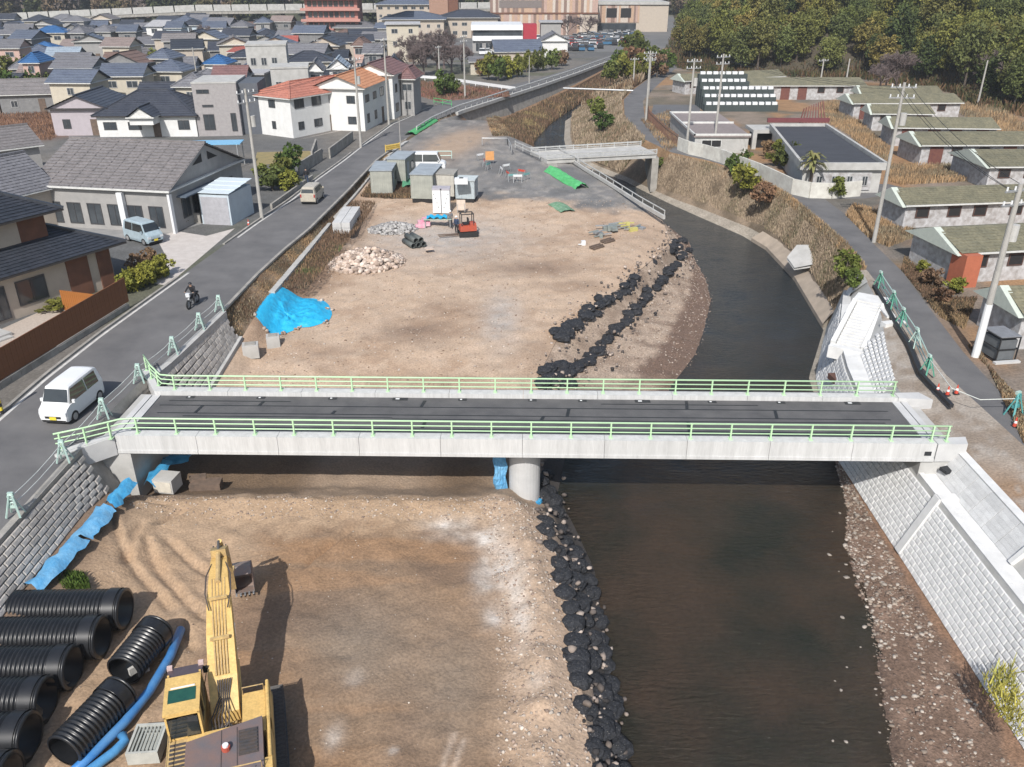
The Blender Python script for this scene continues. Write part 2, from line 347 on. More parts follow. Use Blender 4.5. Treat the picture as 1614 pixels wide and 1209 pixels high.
# --- the works field between revetment and river
Zp = -2.85
def platform(Y):
    return np.interp(Y, [0, 32.2, 33.6, 34.4, 36.5, 42, 46, 52, 75, 90, 100, 112, 130, 142, 155, 240], [Zp, Zp, Zp + .15, Zp - .15, -3.9, -3.9, -3.0, -2.5, -1.9, -1.0, -.5, -.15, -.3, -2.4, -3.4, -.5])
def z_field(X, Y, Z, S):
    P = platform(Y)
    k = sstep(0, .07 + .09 * (Y < 33), S) * (1 - sstep(.93, 1.0, S) * .9)
    z = Z * (1 - k) + P * k
    near = (Y < 34)
    z += (fbm(X * .25, Y * .25, 31) - .5) * .40 * k * sstep(112, 90, Y) + (fbm(X * 1.1, Y * 1.1, 7) - .5) * .24 * k * sstep(112, 95, Y)
    z += (fbm(X * 3.5, Y * 3.5, 17, 2) - .5) * .07 * k * sstep(80, 40, Y)
    # windrow along the river side and along the lip
    z += .45 * np.exp(-((X - (LE.x(Y) - 1.3)) / .8) ** 2) * sstep(33, 30, Y) * (.5 + fbm(X, Y, 41))
    # track ruts of the digger
    for q0, q1 in (((231, 851), (322, 985)), ((262, 848), (345, 905)), ((278, 966), (320, 1022)), ((180, 830), (262, 968)), ((232, 830), (205, 905)), ((300, 800), (250, 840)), ((560, 830), (480, 900))):
        x0, y0 = at(*q0, Zp)[:2]; x1, y1 = at(*q1, Zp)[:2]
        L = hypot(x1 - x0, y1 - y0); ux, uy = (x1 - x0) / L, (y1 - y0) / L
        t = (X - x0) * ux + (Y - y0) * uy; dd = -(X - x0) * uy + (Y - y0) * ux + .25 * np.sin(t * .6)
        z -= (.20 * np.exp(-(dd / .15) ** 2) - .09 * np.exp(-((dd - .32) / .16) ** 2)) * sstep(0, .6, t) * sstep(L, L - .6, t)
    z += .35 * np.exp(-(((X + 16.5) / 1.2) ** 2)) * sstep(20, 26, Y) * sstep(34, 31, Y)
    return z
def c_field(X, Y, S):
    n1 = fbm(X * .35, Y * .35, 51); n2 = fbm(X * 1.6, Y * 1.6, 61); n3 = fbm(X * .12, Y * .9, 71)
    # far field: pale pinkish crushed soil
    cf_ = base(X, (.46, .345, .255)); cf_ = mixc(cf_, (.385, .275, .195), sstep(.45, .7, n1)); cf_ = mixc(cf_, (.50, .385, .29), sstep(.52, .75, n2) * .7)
    st = np.zeros_like(X)
    for px, py, rx, ry, k in ((655, 520, 2.6, 2.0, .8), (700, 485, 2.5, 1.6, .5), (840, 425, 4.5, 2.0, .8), (905, 452, 3, 1.2, .5), (500, 545, 3, 1, .35), (700, 590, 3, 1.5, .4), (760, 410, 3, 1.5, .4), (860, 545, 1.6, 2, .4), (1010, 380, 2.5, 4, .35)):
        st = np.maximum(st, k * gauss(X, Y, px, py, -2.3, rx, ry) * (.6 + .8 * n2))
    cf_ = mixc(cf_, (.20, .135, .095), np.clip(st, 0, 1))
    gr = gauss(X, Y, 700, 370, -1.7, 7, 6) * .9 + gauss(X, Y, 790, 495, -2.3, 1.4, 5) * .8
    cf_ = mixc(cf_, (.37, .345, .325), np.clip(gr * (.4 + n2), 0, 1))
    band = sstep(.16, .02, S) * sstep(50, 56, Y) * sstep(84, 80, Y)
    cf_ = mixc(cf_, (.21, .13, .08), band * sstep(.3, .5, n2 + .1))
    # lot: grey asphalt and gravel
    lotn = Y + (n1 - .5) * 7 + (X + 3) * .35
    lot = sstep(86, 89, lotn)
    cl = base(X, (.185, .18, .178)); cl = mixc(cl, (.26, .245, .23), sstep(.45, .65, n2)); cl = mixc(cl, (.14, .14, .142), sstep(.5, .62, n1))
    tan_ = gauss(X, Y, 720, 222, 0, 3.2, 11, -.25) * 1.5; cl = mixc(cl, (.36, .27, .20), np.clip(tan_, 0, 1) * sstep(.3, .5, n2 + .15))
    brn = sstep(.16, .04, S) * sstep(90, 96, Y) * 0
    cl = mixc(cl, (.20, .125, .08), np.clip(gauss(X, Y, 640, 310, -.7, 5, 2.2) * 1.5, 0, 1))
    cl = mixc(cl, (.30, .19, .12), sstep(117, 122, Y) * sstep(.72, .85, S))
    cl = mixc(cl, (.24, .15, .09), sstep(136, 139, Y))
    c = cf_ * (1 - lot[..., None]) + cl * lot[..., None]
    # near platform: brown soil
    cn = base(X, (.255, .170, .108)); cn = mixc(cn, (.205, .135, .088), sstep(.42, .62, n1)); cn = mixc(cn, (.29, .175, .098), sstep(.55, .7, n3) * .8)
    cn = mixc(cn, (.21, .175, .14), np.clip(gauss(X, Y, 560, 1020, Zp, 2.4, 3.2) + .8 * gauss(X, Y, 720, 1080, Zp, 1.6, 3), 0, 1) * .7)
    tanr = np.maximum(sstep(30.6, 32.6, Y + (n2 - .5) * 2.5 + gauss(X, Y, 250, 850, Zp, 4, 3) * 3), sstep(-10.3, -12.2, X + (n1 - .5) * 2) * .9)
    cn = mixc(cn, (.40, .285, .19), tanr * .9)
    rim = sstep(LE.x(Y) - 3.6, LE.x(Y) - 2.0, X + (n2 - .5) * 1.4)
    cn = mixc(cn, (.42, .31, .225), rim * .95)
    wh = np.zeros_like(X)
    for px, py, rx, ry, k in ((715, 825, 1.0, .5, .8), (770, 850, .6, .8, .9), (790, 895, .5, 1.2, 1), (815, 930, .35, 1.3, .9), (765, 905, .4, 1.1, .9), (822, 985, .35, 1.2, .7), (780, 960, .35, 1.0, .6), (528, 1160, .22, .45, .8), (560, 1070, .25, .25, .6), (620, 1185, .12, .12, .7), (740, 840, 1.2, .4, .6), (848, 1085, .3, .4, .5)):
        wh = np.maximum(wh, k * gauss(X, Y, px, py, Zp, rx * 1.25, ry * 1.25))
    cn = mixc(cn, (.60, .56, .52), np.clip(wh * (.15 + 1.5 * n2 * n2 + .3 * n1), 0, 1))
    for px0, py0, px1, py1 in ((718, 1150, 690, 1230), (733, 1160, 706, 1240)):
        a = at(px0, py0, Zp); b = at(px1, py1, Zp); L = hypot(b.x - a.x, b.y - a.y); ux, uy = (b.x - a.x) / L, (b.y - a.y) / L
        t = (X - a.x) * ux + (Y - a.y) * uy; dd = -(X - a.x) * uy + (Y - a.y) * ux
        cn = mixc(cn, (.42, .33, .26), np.exp(-(dd / .10) ** 2) * sstep(0, .2, t) * .8)
    # churned darker earth by the toe of the blocks
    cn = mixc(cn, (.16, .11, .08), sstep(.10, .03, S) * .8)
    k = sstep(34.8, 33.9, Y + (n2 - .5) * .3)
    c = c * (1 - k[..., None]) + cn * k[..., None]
    # lower wet ground under the deck with shallow pools
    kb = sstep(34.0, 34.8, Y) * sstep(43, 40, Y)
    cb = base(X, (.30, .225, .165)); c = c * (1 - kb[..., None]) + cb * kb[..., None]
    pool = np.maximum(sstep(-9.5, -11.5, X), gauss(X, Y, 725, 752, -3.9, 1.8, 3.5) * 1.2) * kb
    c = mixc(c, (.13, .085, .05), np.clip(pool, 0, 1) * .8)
    return c
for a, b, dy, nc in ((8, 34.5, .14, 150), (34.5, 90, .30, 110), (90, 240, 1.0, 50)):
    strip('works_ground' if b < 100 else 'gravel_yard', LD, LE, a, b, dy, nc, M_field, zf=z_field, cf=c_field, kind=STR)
# --- bank down to the water, riverbed, gravel bar
def c_bank(X, Y, S):
    n = fbm(X * 1.2, Y * 1.2, 81); c = base(X, (.40, .31, .24)); c = mixc(c, (.28, .21, .16), sstep(.45, .65, n)); wet = sstep(.80, .93, S + (n - .5) * .15) * sstep(95, 85, Y)
    bar = sstep(48, 52, Y) * sstep(90, 86, Y)
    wet = np.maximum(wet, bar * sstep(.62, .72, S + (n - .5) * .12)); c = mixc(c, (.16, .105, .078), wet)
    c = mixc(c, (.055, .048, .045), sstep(.22, .42, S + (n - .5) * .3) * sstep(50, 46, Y)); return mixc(c, (.13, .09, .055), sstep(92, 100, Y) * .8)
def z_bank(X, Y, Z, S):
    bar = sstep(46, 52, Y) * sstep(86, 78, Y)
    prof = LE.z(Y) + (-4.15 - LE.z(Y)) * sstep(0, .28, S); prof = prof + (-4.8 - prof) * sstep(.35, 1.0, S)
    Z = Z * (1 - bar) + prof * bar
    e = np.minimum(1, np.minimum(S, 1 - S) * 6); return Z + (fbm(X * 1.3, Y * 1.3, 83) - .5) * .3 * e
strip('river_bank', LE, LF, 8, 48, .3, 10, M_field, zf=z_bank, cf=c_bank, kind=STR)
strip('gravel_bar', LE, LF, 48, 90, .3, 34, M_grav, zf=z_bank, cf=c_bank, kind=STR)
strip('river_bank', LE, LF, 90, 240, 1.0, 10, M_slope, zf=z_bank, cf=c_bank, kind=STR)
strip('riverbed', LF, LG, 8, 240, 1.0, 8, mat('riverbed_mud', (.10, .075, .055), (.05, .04, .032), scale=.5), zf=lambda X, Y, Z, S: Z - .9 * np.sin(S * pi) - .02, kind=STR)
def c_shore(X, Y, S):
    n = fbm(X * 1.5, Y * 1.5, 91); c = base(X, (.165, .108, .078)); c = mixc(c, (.225, .15, .11), sstep(.5, .65, n)); c = mixc(c, (.09, .06, .045), sstep(.2, .0, S)); return mixc(c, (.26, .15, .09), sstep(.8, .95, S + (n - .5) * .3) * .7)
strip('gravel_shore', LG, LT, 8, 41, .25, 22, M_grav, zf=z_rough(.16, 1.6, 93), cf=c_shore, kind=STR)
def c_led(X, Y, S): return base(X, (.34, .30, .25)) * (0.85 + .3 * fbm(X, Y, 4))[..., None]
strip('bank_ledge', LG, LT, 41, 240, .6, 3, M_slope, cf=c_led, kind=STR)
# --- water
def water_mat():
    m = bpy.data.materials.new('river_water'); m.use_nodes = True; n = m.node_tree.nodes; L = m.node_tree.links; b = n['Principled BSDF']
    tc = n.new('ShaderNodeTexCoord')
    t = n.new('ShaderNodeTexNoise'); t.inputs['Scale'].default_value = .22; t.inputs['Detail'].default_value = 5; L.new(tc.outputs['Object'], t.inputs['Vector'])
    r = n.new('ShaderNodeValToRGB'); e = r.color_ramp.elements; e[0].position = .35; e[0].color = (.016, .0175, .012, 1); e[1].position = .62; e[1].color = (.042, .0285, .0185, 1)
    L.new(t.outputs[0], r.inputs[0])
    t3 = n.new('ShaderNodeTexNoise'); t3.inputs['Scale'].default_value = 6; t3.inputs['Detail'].default_value = 4; L.new(tc.outputs['Object'], t3.inputs['Vector'])
    r3 = n.new('ShaderNodeMapRange'); r3.inputs[1].default_value = .35; r3.inputs[2].default_value = .65; r3.inputs[3].default_value = .88; r3.inputs[4].default_value = 1.13; L.new(t3.outputs[0], r3.inputs[0])
    sx = n.new('ShaderNodeSeparateXYZ'); L.new(tc.outputs['Object'], sx.inputs[0]); my = n.new('ShaderNodeMapRange'); my.inputs[1].default_value = 40; my.inputs[2].default_value = 62; L.new(sx.outputs[1], my.inputs[0])
    dm = n.new('ShaderNodeMix'); dm.data_type = 'RGBA'; L.new(my.outputs[0], dm.inputs[0]); L.new(r.outputs[0], dm.inputs[6]); dm.inputs[7].default_value = (.022, .027, .030, 1)
    h = n.new('ShaderNodeHueSaturation'); L.new(dm.outputs[2], h.inputs['Color']); L.new(r3.outputs[0], h.inputs['Value']); L.new(h.outputs[0], b.inputs['Base Color'])
    b.inputs['Roughness'].default_value = .07; b.inputs['IOR'].default_value = 1.333; b.inputs['Specular IOR Level'].default_value = .5
    mp = n.new('ShaderNodeMapping'); mp.inputs['Scale'].default_value = (.8, 2.6, 1); mp.inputs['Rotation'].default_value = (0, 0, .12); L.new(tc.outputs['Object'], mp.inputs[0])
    w1 = n.new('ShaderNodeTexNoise'); w1.inputs['Scale'].default_value = 2.1; w1.inputs['Detail'].default_value = 5; w1.inputs['Roughness'].default_value = .62; w1.inputs['Distortion'].default_value = .6; L.new(mp.outputs[0], w1.inputs['Vector'])
    w2 = n.new('ShaderNodeTexNoise'); w2.inputs['Scale'].default_value = .35; w2.inputs['Detail'].default_value = 2; L.new(tc.outputs['Object'], w2.inputs['Vector'])
    mr = n.new('ShaderNodeMapRange'); mr.inputs[1].default_value = .3; mr.inputs[2].default_value = .7; mr.inputs[3].default_value = .25; mr.inputs[4].default_value = 1.0; L.new(w2.outputs[0], mr.inputs[0])
    mu = n.new('ShaderNodeMath'); mu.operation = 'MULTIPLY'; L.new(w1.outputs[0], mu.inputs[0]); L.new(mr.outputs[0], mu.inputs[1])
    bp = n.new('ShaderNodeBump'); bp.inputs['Strength'].default_value = 1.0; bp.inputs['Distance'].default_value = .24; L.new(mu.outputs[0], bp.inputs['Height']); L.new(bp.outputs[0], b.inputs['Normal'])
    return m
M_water = water_mat()
strip('river_water', Off(LF, -.25, .012), Off(LG, .35, .012), 8, 230, 1.0, 1, M_water, kind=STR)
# --- right bank: concrete stretch, then brushy slope
strip('bank_wall_face', LT, LS1, 4, 59.7, 1.0, 2, M_conc_mid, zf=lambda X, Y, Z, S: Z - .10 * np.sin(S * pi), kind=STR)
strip('bank_berm', LS1, LS2, 4, 59.7, 1.0, 1, M_concrete, kind=STR)
strip('bank_upper_face', LS2, LS3, 4, 59.7, 1.0, 2, M_conc_mid, zf=lambda X, Y, Z, S: Z - .10 * np.sin(S * pi), kind=STR)
def c_pad(X, Y, S):
    n = fbm(X * .8, Y * .8, 101); c = base(X, (.33, .29, .25)); c = mixc(c, (.25, .205, .165), sstep(.45, .62, n)); c = mixc(c, (.27, .17, .10), np.clip(gauss(X, Y, 1610, 790, -.2, 1.6, 3), 0, 1)); return mixc(c, (.38, .35, .32), sstep(.55, .7, fbm(X * 2, Y * 2, 8)) * .6)
strip('access_pad', LS3, LH, 4, 59.7, .4, 14, M_field, zf=z_rough(.10, 1.5, 5), cf=c_pad, kind=STR)
def c_brush(X, Y, S):
    n = fbm(X * .9, Y * .6, 111); c = base(X, (.27, .205, .145)); c = mixc(c, (.17, .13, .09), sstep(.4, .6, n)); return mixc(c, (.30, .18, .09), sstep(.6, .9, S) * .8)
strip('bank_slope', LT, LH, 59.7, 240, .6, 12, M_slope, zf=z_rough(.9, .6, 113), cf=c_brush, kind=STR)
strip('lane', LH, LI, 4, 240, 1.0, 4, M_asphalt, kind=STR)
def c_right(X, Y, S):
    n = fbm(X * .25, Y * .25, 121); c = base(X, (.24, .19, .15)); c = mixc(c, (.15, .125, .09), sstep(.42, .6, n)); c = mixc(c, (.33, .19, .095), sstep(.5, .6, fbm(X * .2, Y * .15, 131)) * .9)
    dk = np.clip(sstep(48, 44, Y) * sstep(28.5, 30, X), 0, 1); c = mixc(c, (.10, .10, .10), dk * .8); return mixc(c, (.12, .12, .12), sstep(.55, .6, fbm(X * .06, Y * .06, 141)) * .5)
strip('ground', LI, Line([(0, 120, 0), (240, 120, 0)]), 4, 240, 1.2, 60, M_slope, cf=c_right, kind=STR)
# side lane leaving the lane between the barracks, car park beyond the fence
def patch(name, pts, z, m, **kw):
    mb = MB(); mb.poly([(p[0], p[1], z) for p in pts]); return mb.build(name, m, **kw)
g = lambda *q: [tuple(at(px, py, 0))[:2] for px, py in q]
patch('side_lane', g((1364, 313), (1290, 314), (1238, 296), (1260, 291), (1400, 290), (1440, 300)), .006, M_asphalt, kind=STR)
patch('car_park', g((1030, 165), (1105, 165), (1095, 222), (1085, 226), (1024, 188)), .006, mat('car_park_asphalt', (.13, .13, .135), (.10, .10, .105), scale=.4), kind=STR)
patch('driveway', g((200, 440), (262, 405), (245, 372), (205, 372), (150, 400), (160, 345), (325, 372), (370, 360), (285, 432), (262, 450)), .006, mat('paving_pale', (.52, .48, .45), (.44, .40, .37), scale=1.5, rough=.9, fine=.15), kind=STR)
patch('yard_paving', g((0, 350), (160, 330), (330, 350), (250, 372), (120, 380), (0, 400)), .010, mat('paving_grey', (.27, .265, .26), (.20, .20, .20), scale=1.0, rough=.9), kind=STR)
patch('garden_gravel', g((0, 600), (0, 520), (110, 470), (200, 470)), .012, mat('pale_gravel', (.50, .43, .37), (.38, .32, .27), scale=8, rough=.95, bump=.5), kind=STR)
patch('terrace', g((0, 505), (0, 470), (75, 455), (95, 470)), .10, mat('terrace_slab', (.22, .21, .22), (.17, .165, .17), scale=2), kind=STR)
patch('parking_ground', [(-30, 241), (75, 241), (110, 420), (-60, 420)], .012, mat('parking_asphalt', (.17, .165, .16), (.12, .12, .12), scale=.1), kind=STR)
patch('forecourt', g((462, 222), (598, 193), (668, 172), (600, 188), (560, 200)), .007, mat('paving_pale2', (.42, .38, .35), (.36, .32, .30), scale=1), kind=STR)
patch('lawn', g((400, 262), (405, 240), (490, 238), (495, 250)), .008, mat('dry_lawn', (.30, .23, .10), (.20, .17, .08), scale=1.5), kind=STR)

# ------------------------------------------------------------------ countless stuff: blades and stones
def surf_xy(l0, l1, n, Y0, Y1, s0=0., s1=1.):
    Y = NR.uniform(Y0, Y1, n); S = NR.uniform(s0, s1, n)
    return l0.x(Y) * (1 - S) + l1.x(Y) * S, Y, l0.z(Y) * (1 - S) + l1.z(Y) * S, S
def blades(name, X, Y, Z, h, wd, cols, label=None, lean=.35, kind='stuff', parent=None):
    """tufts of three-sided leaning blades"""
    n = len(X); hh = h * NR.uniform(.5, 1.2, n); a = NR.uniform(0, 2 * pi, n); ln = NR.uniform(0, lean, n) * hh; b = NR.uniform(0, 2 * pi, n)
    dx = np.cos(a) * wd * .5; dy = np.sin(a) * wd * .5
    V = np.empty((n, 4, 3)); V[:, 0] = np.stack([X - dx, Y - dy, Z - .05], 1); V[:, 1] = np.stack([X + dx, Y + dy, Z - .05], 1)
    tx = X + np.cos(b) * ln; ty = Y + np.sin(b) * ln
    V[:, 2] = np.stack([tx + dx * .45, ty + dy * .45, Z + hh], 1); V[:, 3] = np.stack([tx - dx * .45, ty - dy * .45, Z + hh * .92], 1)
    Fc = np.arange(n * 4).reshape(n, 4)
    cols = np.array(cols); ci = np.clip((fbm(X * .35, Y * .35, 200 + n % 17) * 1.7 - .35 + NR.uniform(-.22, .22, n)) * len(cols), 0, len(cols) - 1).astype(int)
    c = cols[ci] * NR.uniform(.7, 1.25, (n, 1)); c = np.repeat(c, 4, 0)
    o = link(name, npmesh(name, V.reshape(-1, 3), Fc, M_attr, c), parent, kind=kind)
    if label: o['label'] = label
    return o
def scatter_poly(q, n):
    P = np.array([[p[0], p[1]] for p in q]); lo = P.min(0); hi = P.max(0); out = []
    while len(out) < n:
        c = NR.uniform(lo, hi, (n * 2, 2)); ins = np.zeros(len(c), bool); j = len(P) - 1
        for i in range(len(P)):
            k = ((P[i, 1] > c[:, 1]) != (P[j, 1] > c[:, 1])) & (c[:, 0] < (P[j, 0] - P[i, 0]) * (c[:, 1] - P[i, 1]) / (P[j, 1] - P[i, 1] + 1e-9) + P[i, 0]); ins ^= k; j = i
        out.extend(c[ins].tolist())
    a = np.array(out[:n]); return a[:, 0], a[:, 1]
TANS = [(.22, .17, .12), (.36, .28, .20), (.43, .34, .245), (.30, .235, .165), (.17, .155, .09), (.32, .23, .16)]
ORNG = [(.38, .255, .145), (.44, .29, .16), (.34, .25, .155), (.22, .16, .10), (.30, .255, .17)]
BRN = [(.15, .10, .065), (.22, .14, .09), (.10, .08, .05), (.28, .19, .11)]
X, Y, Z, S = surf_xy(LT, LH, 46000, 60.5, 104, .12, .93); blades('dry_reeds', X, Y, Z, .34, .07, TANS, 'dry tan reeds covering the river slope below the lane')
X, Y, Z, S = surf_xy(LT, LH, 9000, 59.8, 92, .80, .99); blades('dry_reeds', X, Y, Z, .38, .08, ORNG, 'orange dry grass along the lane edge')
X, Y, Z, S = surf_xy(LT, LH, 30000, 112, 165, .03, .95); blades('dry_reeds', X, Y, Z + .2, .75, .12, TANS, 'tall reeds on the island bank beyond the small bridge')
X, Y, Z, S = surf_xy(LE, LF, 14000, 112, 165, .0, 1.); blades('dry_reeds', X, Y, Z, .8, .13, BRN + [(.30, .24, .12)], 'brown scrub between pond and the curving road wall')
X, Y, Z, S = surf_xy(LC, LD, 16000, 51, 112, .12, .98); blades('dry_grass', X, Y, Z, .11, .05, ORNG + BRN, 'short dry grass on the strip beside the road')
X, Y, Z, S = surf_xy(LD, LE, 5000, 59, 84, .0, .09); blades('dry_grass', X, Y, Z, .2, .06, BRN + [(.10, .13, .05)], 'dry weeds below the low kerb wall')
X, Y, Z, S = surf_xy(LD, LE, 5000, 116, 136, .78, 1.); blades('dry_grass', X, Y, Z, .5, .12, ORNG + BRN, 'dry grass beside the bend of the yard')
X, Y, Z, S = surf_xy(LD, LE, 9000, 86, 91, .02, .40); blades('dry_grass', X, Y, Z - .1 , .3, .08, BRN, 'brown weeds in front of the site cabins')
for q, n, h, cl, lb in (
    (g((1333, 340), (1345, 325), (1440, 352), (1440, 375), (1400, 390), (1372, 378)), 7000, .7, ORNG, 'orange dry grass between lane and white walled barracks'),
    (g((1292, 165), (1318, 160), (1345, 185), (1400, 235), (1406, 262), (1395, 262), (1340, 215), (1290, 185)), 6000, .9, ORNG, 'orange grass strip behind the flat dark roof'),
    (g((1400, 262), (1500, 262), (1545, 285), (1420, 292), (1400, 285)), 5000, .8, ORNG, 'orange grass plot in front of the lattice walled hut'),
    (g((1548, 560), (1525, 545), (1614, 640), (1614, 700)), 3000, .35, ORNG + BRN, 'dry orange weeds by the base of the leaning pole'),
    (g((1425, 405), (1500, 470), (1540, 470), (1520, 520), (1480, 500), (1420, 425)), 6000, .35, BRN + [(.25, .18, .10)], 'scruffy garden weeds beside the white barracks end'),
    (g((0, 215), (0, 160), (60, 165), (110, 200), (80, 222)), 6000, .5, [(.22, .12, .08), (.28, .16, .10), (.16, .09, .06)], 'reddish brown fallow field behind the grey roofs'),
    (g((1500, 170), (1560, 160), (1614, 200), (1614, 225), (1560, 215)), 4000, 1.2, ORNG, 'orange grass clearing at the foot of the wooded hill'),
    (g((1055, 175), (1010, 190), (1050, 240), (1075, 228), (1090, 215)), 3000, .6, ORNG + BRN, 'dry weeds inside the slatted car park fence')):
    x, y = scatter_poly(q, n); blades('dry_grass', x, y, np.zeros(n), h * .62, .08, cl, lb)
X, Y, Z, S = surf_xy(LT, LH, 16000, 165, 232, .03, .95); blades('dry_reeds', X, Y, Z + .2, 1.6, .25, BRN + TANS[1:], 'brown scrub along the upper channel beyond the crossing pipe')
X, Y, Z, S = surf_xy(LE, LF, 9000, 165, 232, .0, 1.); blades('dry_reeds', X, Y, Z, 1.3, .22, BRN, 'dark scrub under the guarded road wall')
patch('fallow_bed', g((652, 128), (800, 143), (805, 152), (690, 160), (655, 150)), .009, mat('fallow_red', (.24, .13, .10), (.17, .10, .08), scale=.8, fine=.3, fscale=3), kind=STR)
x, y = scatter_poly(g((652, 128), (800, 143), (805, 152), (690, 160), (655, 150)), 3500); blades('dry_grass', x, y, np.zeros(len(x)), .5, .12, [(.26, .12, .09), (.20, .12, .08), (.14, .10, .06)], 'reddish weeds in the bed behind the white fence')
# stones
OCT = np.array([(1, 0, 0), (-1, 0, 0), (0, 1, 0), (0, -1, 0), (0, 0, 1), (0, 0, -1)], float)
OCF = np.array([(0, 2, 4), (2, 1, 4), (1, 3, 4), (3, 0, 4), (2, 0, 5), (1, 2, 5), (3, 1, 5), (0, 3, 5)])
def stones(name, X, Y, Z, r0, r1, cols, label, flat=.6, pw=2.0, parent=None, rich=False):
    n = len(X); r = r0 + (r1 - r0) * NR.uniform(0, 1, n) ** pw; a = NR.uniform(0, pi, n)
    B = OCT; Fb = OCF
    if rich:
        B = []; 
        for v in [(x, y, z) for x in (-1, 1) for y in (-1, 1) for z in (-1, 1)]: B.append(np.array(v) * .62)
        B = np.array(B + [tuple(v) for v in OCT * .92]); 
        fc = []
        for ax, sg, oi in ((0, 1, 0), (0, -1, 1), (1, 1, 2), (1, -1, 3), (2, 1, 4), (2, -1, 5)):
            q = [i for i in range(8) if B[i][ax] * sg > 0]; cen = np.array([0., 0, 0]); cen[ax] = sg
            u = np.roll(cen, 1); w_ = np.cross(cen, u); q.sort(key=lambda i: atan2(B[i] @ w_, B[i] @ u))
            for k in range(4): fc.append((q[k], q[(k + 1) % 4], 8 + oi))
        Fb = np.array(fc)
    V = np.repeat(B[None], n, 0) * NR.uniform(.65, 1.3, (n, len(B), 1))
    V = V * np.stack([r * NR.uniform(.8, 1.4, n), r, r * flat * NR.uniform(.7, 1.3, n)], 1)[:, None]
    ca, sa = np.cos(a)[:, None], np.sin(a)[:, None]
    x = V[..., 0] * ca - V[..., 1] * sa; y = V[..., 0] * sa + V[..., 1] * ca
    V = np.stack([x + X[:, None], y + Y[:, None], V[..., 2] + Z[:, None]], -1)
    Fc = (Fb[None] + (np.arange(n) * len(B))[:, None, None]).reshape(-1, 3)
    cols = np.array(cols); c = cols[NR.randint(0, len(cols), n)] * NR.uniform(.75, 1.2, (n, 1)); c = np.repeat(c, len(B), 0)
    o = link(name, npmesh(name, V.reshape(-1, 3), Fc, M_attr, c), parent, kind='stuff')
    if label: o['label'] = label
    return o
PALE = [(.45, .38, .32), (.38, .30, .24), (.50, .44, .38), (.28, .21, .17)]
def fz(X, Y):
    return float_field(X, Y)
def float_field(X, Y):
    l = LD.x(Y); r = LE.x(Y); S = np.clip((X - l) / (r - l), 0, 1); Z = LD.z(Y) * (1 - S) + LE.z(Y) * S
    return z_field(X, Y, Z, S)
def FZ(x, y): return float(float_field(np.array([x]), np.array([float(y)]))[0])
X, Y, Z, S = surf_xy(LG, LT, 7500, 10, 40, .0, .85); stones('shore_stones', X, Y, Z + .0, .02, .115, [(.33, .27, .22), (.24, .18, .14), (.17, .12, .095), (.42, .37, .32)], 'pale stones strewn over the dark gravel shore', .45, 4.5, rich=True)
X, Y, Z, S = surf_xy(LG, LT, 26, 12, 36, -.45, -.02); stones('shallow_stones', X, Y, Z * 0 + WZ + .0, .05, .13, [(.35, .31, .27)], 'single stones standing out of the shallow water', .5, 2.0, rich=True)
X, Y, Z, S = surf_xy(LD, LE, 4200, 9, 34.2, .86, 1.); Z = float_field(X, Y); stones('spoil_stones', X, Y, Z, .02, .10, PALE, 'pale stones on the soil rim above the black bags', .6, 3.0)
X, Y, Z, S = surf_xy(LD, LE, 1500, 32.2, 34.2, .05, 1.); Z = float_field(X, Y); stones('spoil_stones', X, Y, Z, .02, .09, PALE, 'small stones along the edge of the raised soil', .6, 3.0)
X, Y, Z, S = surf_xy(LD, LE, 900, 9, 33, .1, .8); Z = float_field(X, Y); stones('spoil_stones', X, Y, Z, .012, .05, PALE, 'scattered pebbles on the brown works ground', .6, 4.0)
X, Y, Z, S = surf_xy(LD, LE, 7000, 43, 86, .06, 1.); Z = float_field(X, Y); stones('spoil_stones', X, Y, Z, .02, .10, PALE + [(.24, .17, .12)], 'small stones on the pale levelled field', .6, 3.0)
def bank_z(X, Y):
    S = np.clip((X - LE.x(Y)) / (LF.x(Y) - LE.x(Y)), 0, 1); return z_bank(X, Y, LE.z(Y) * (1 - S) + LF.z(Y) * S, S)
X, Y, Z, S = surf_xy(LE, LF, 5000, 51, 84, .3, 1.); Z = bank_z(X, Y); stones('bar_stones', X, Y, Z, .02, .09, PALE + [(.2, .14, .1)] * 2, 'stones on the gravel bar beside the river', .6, 3.0)
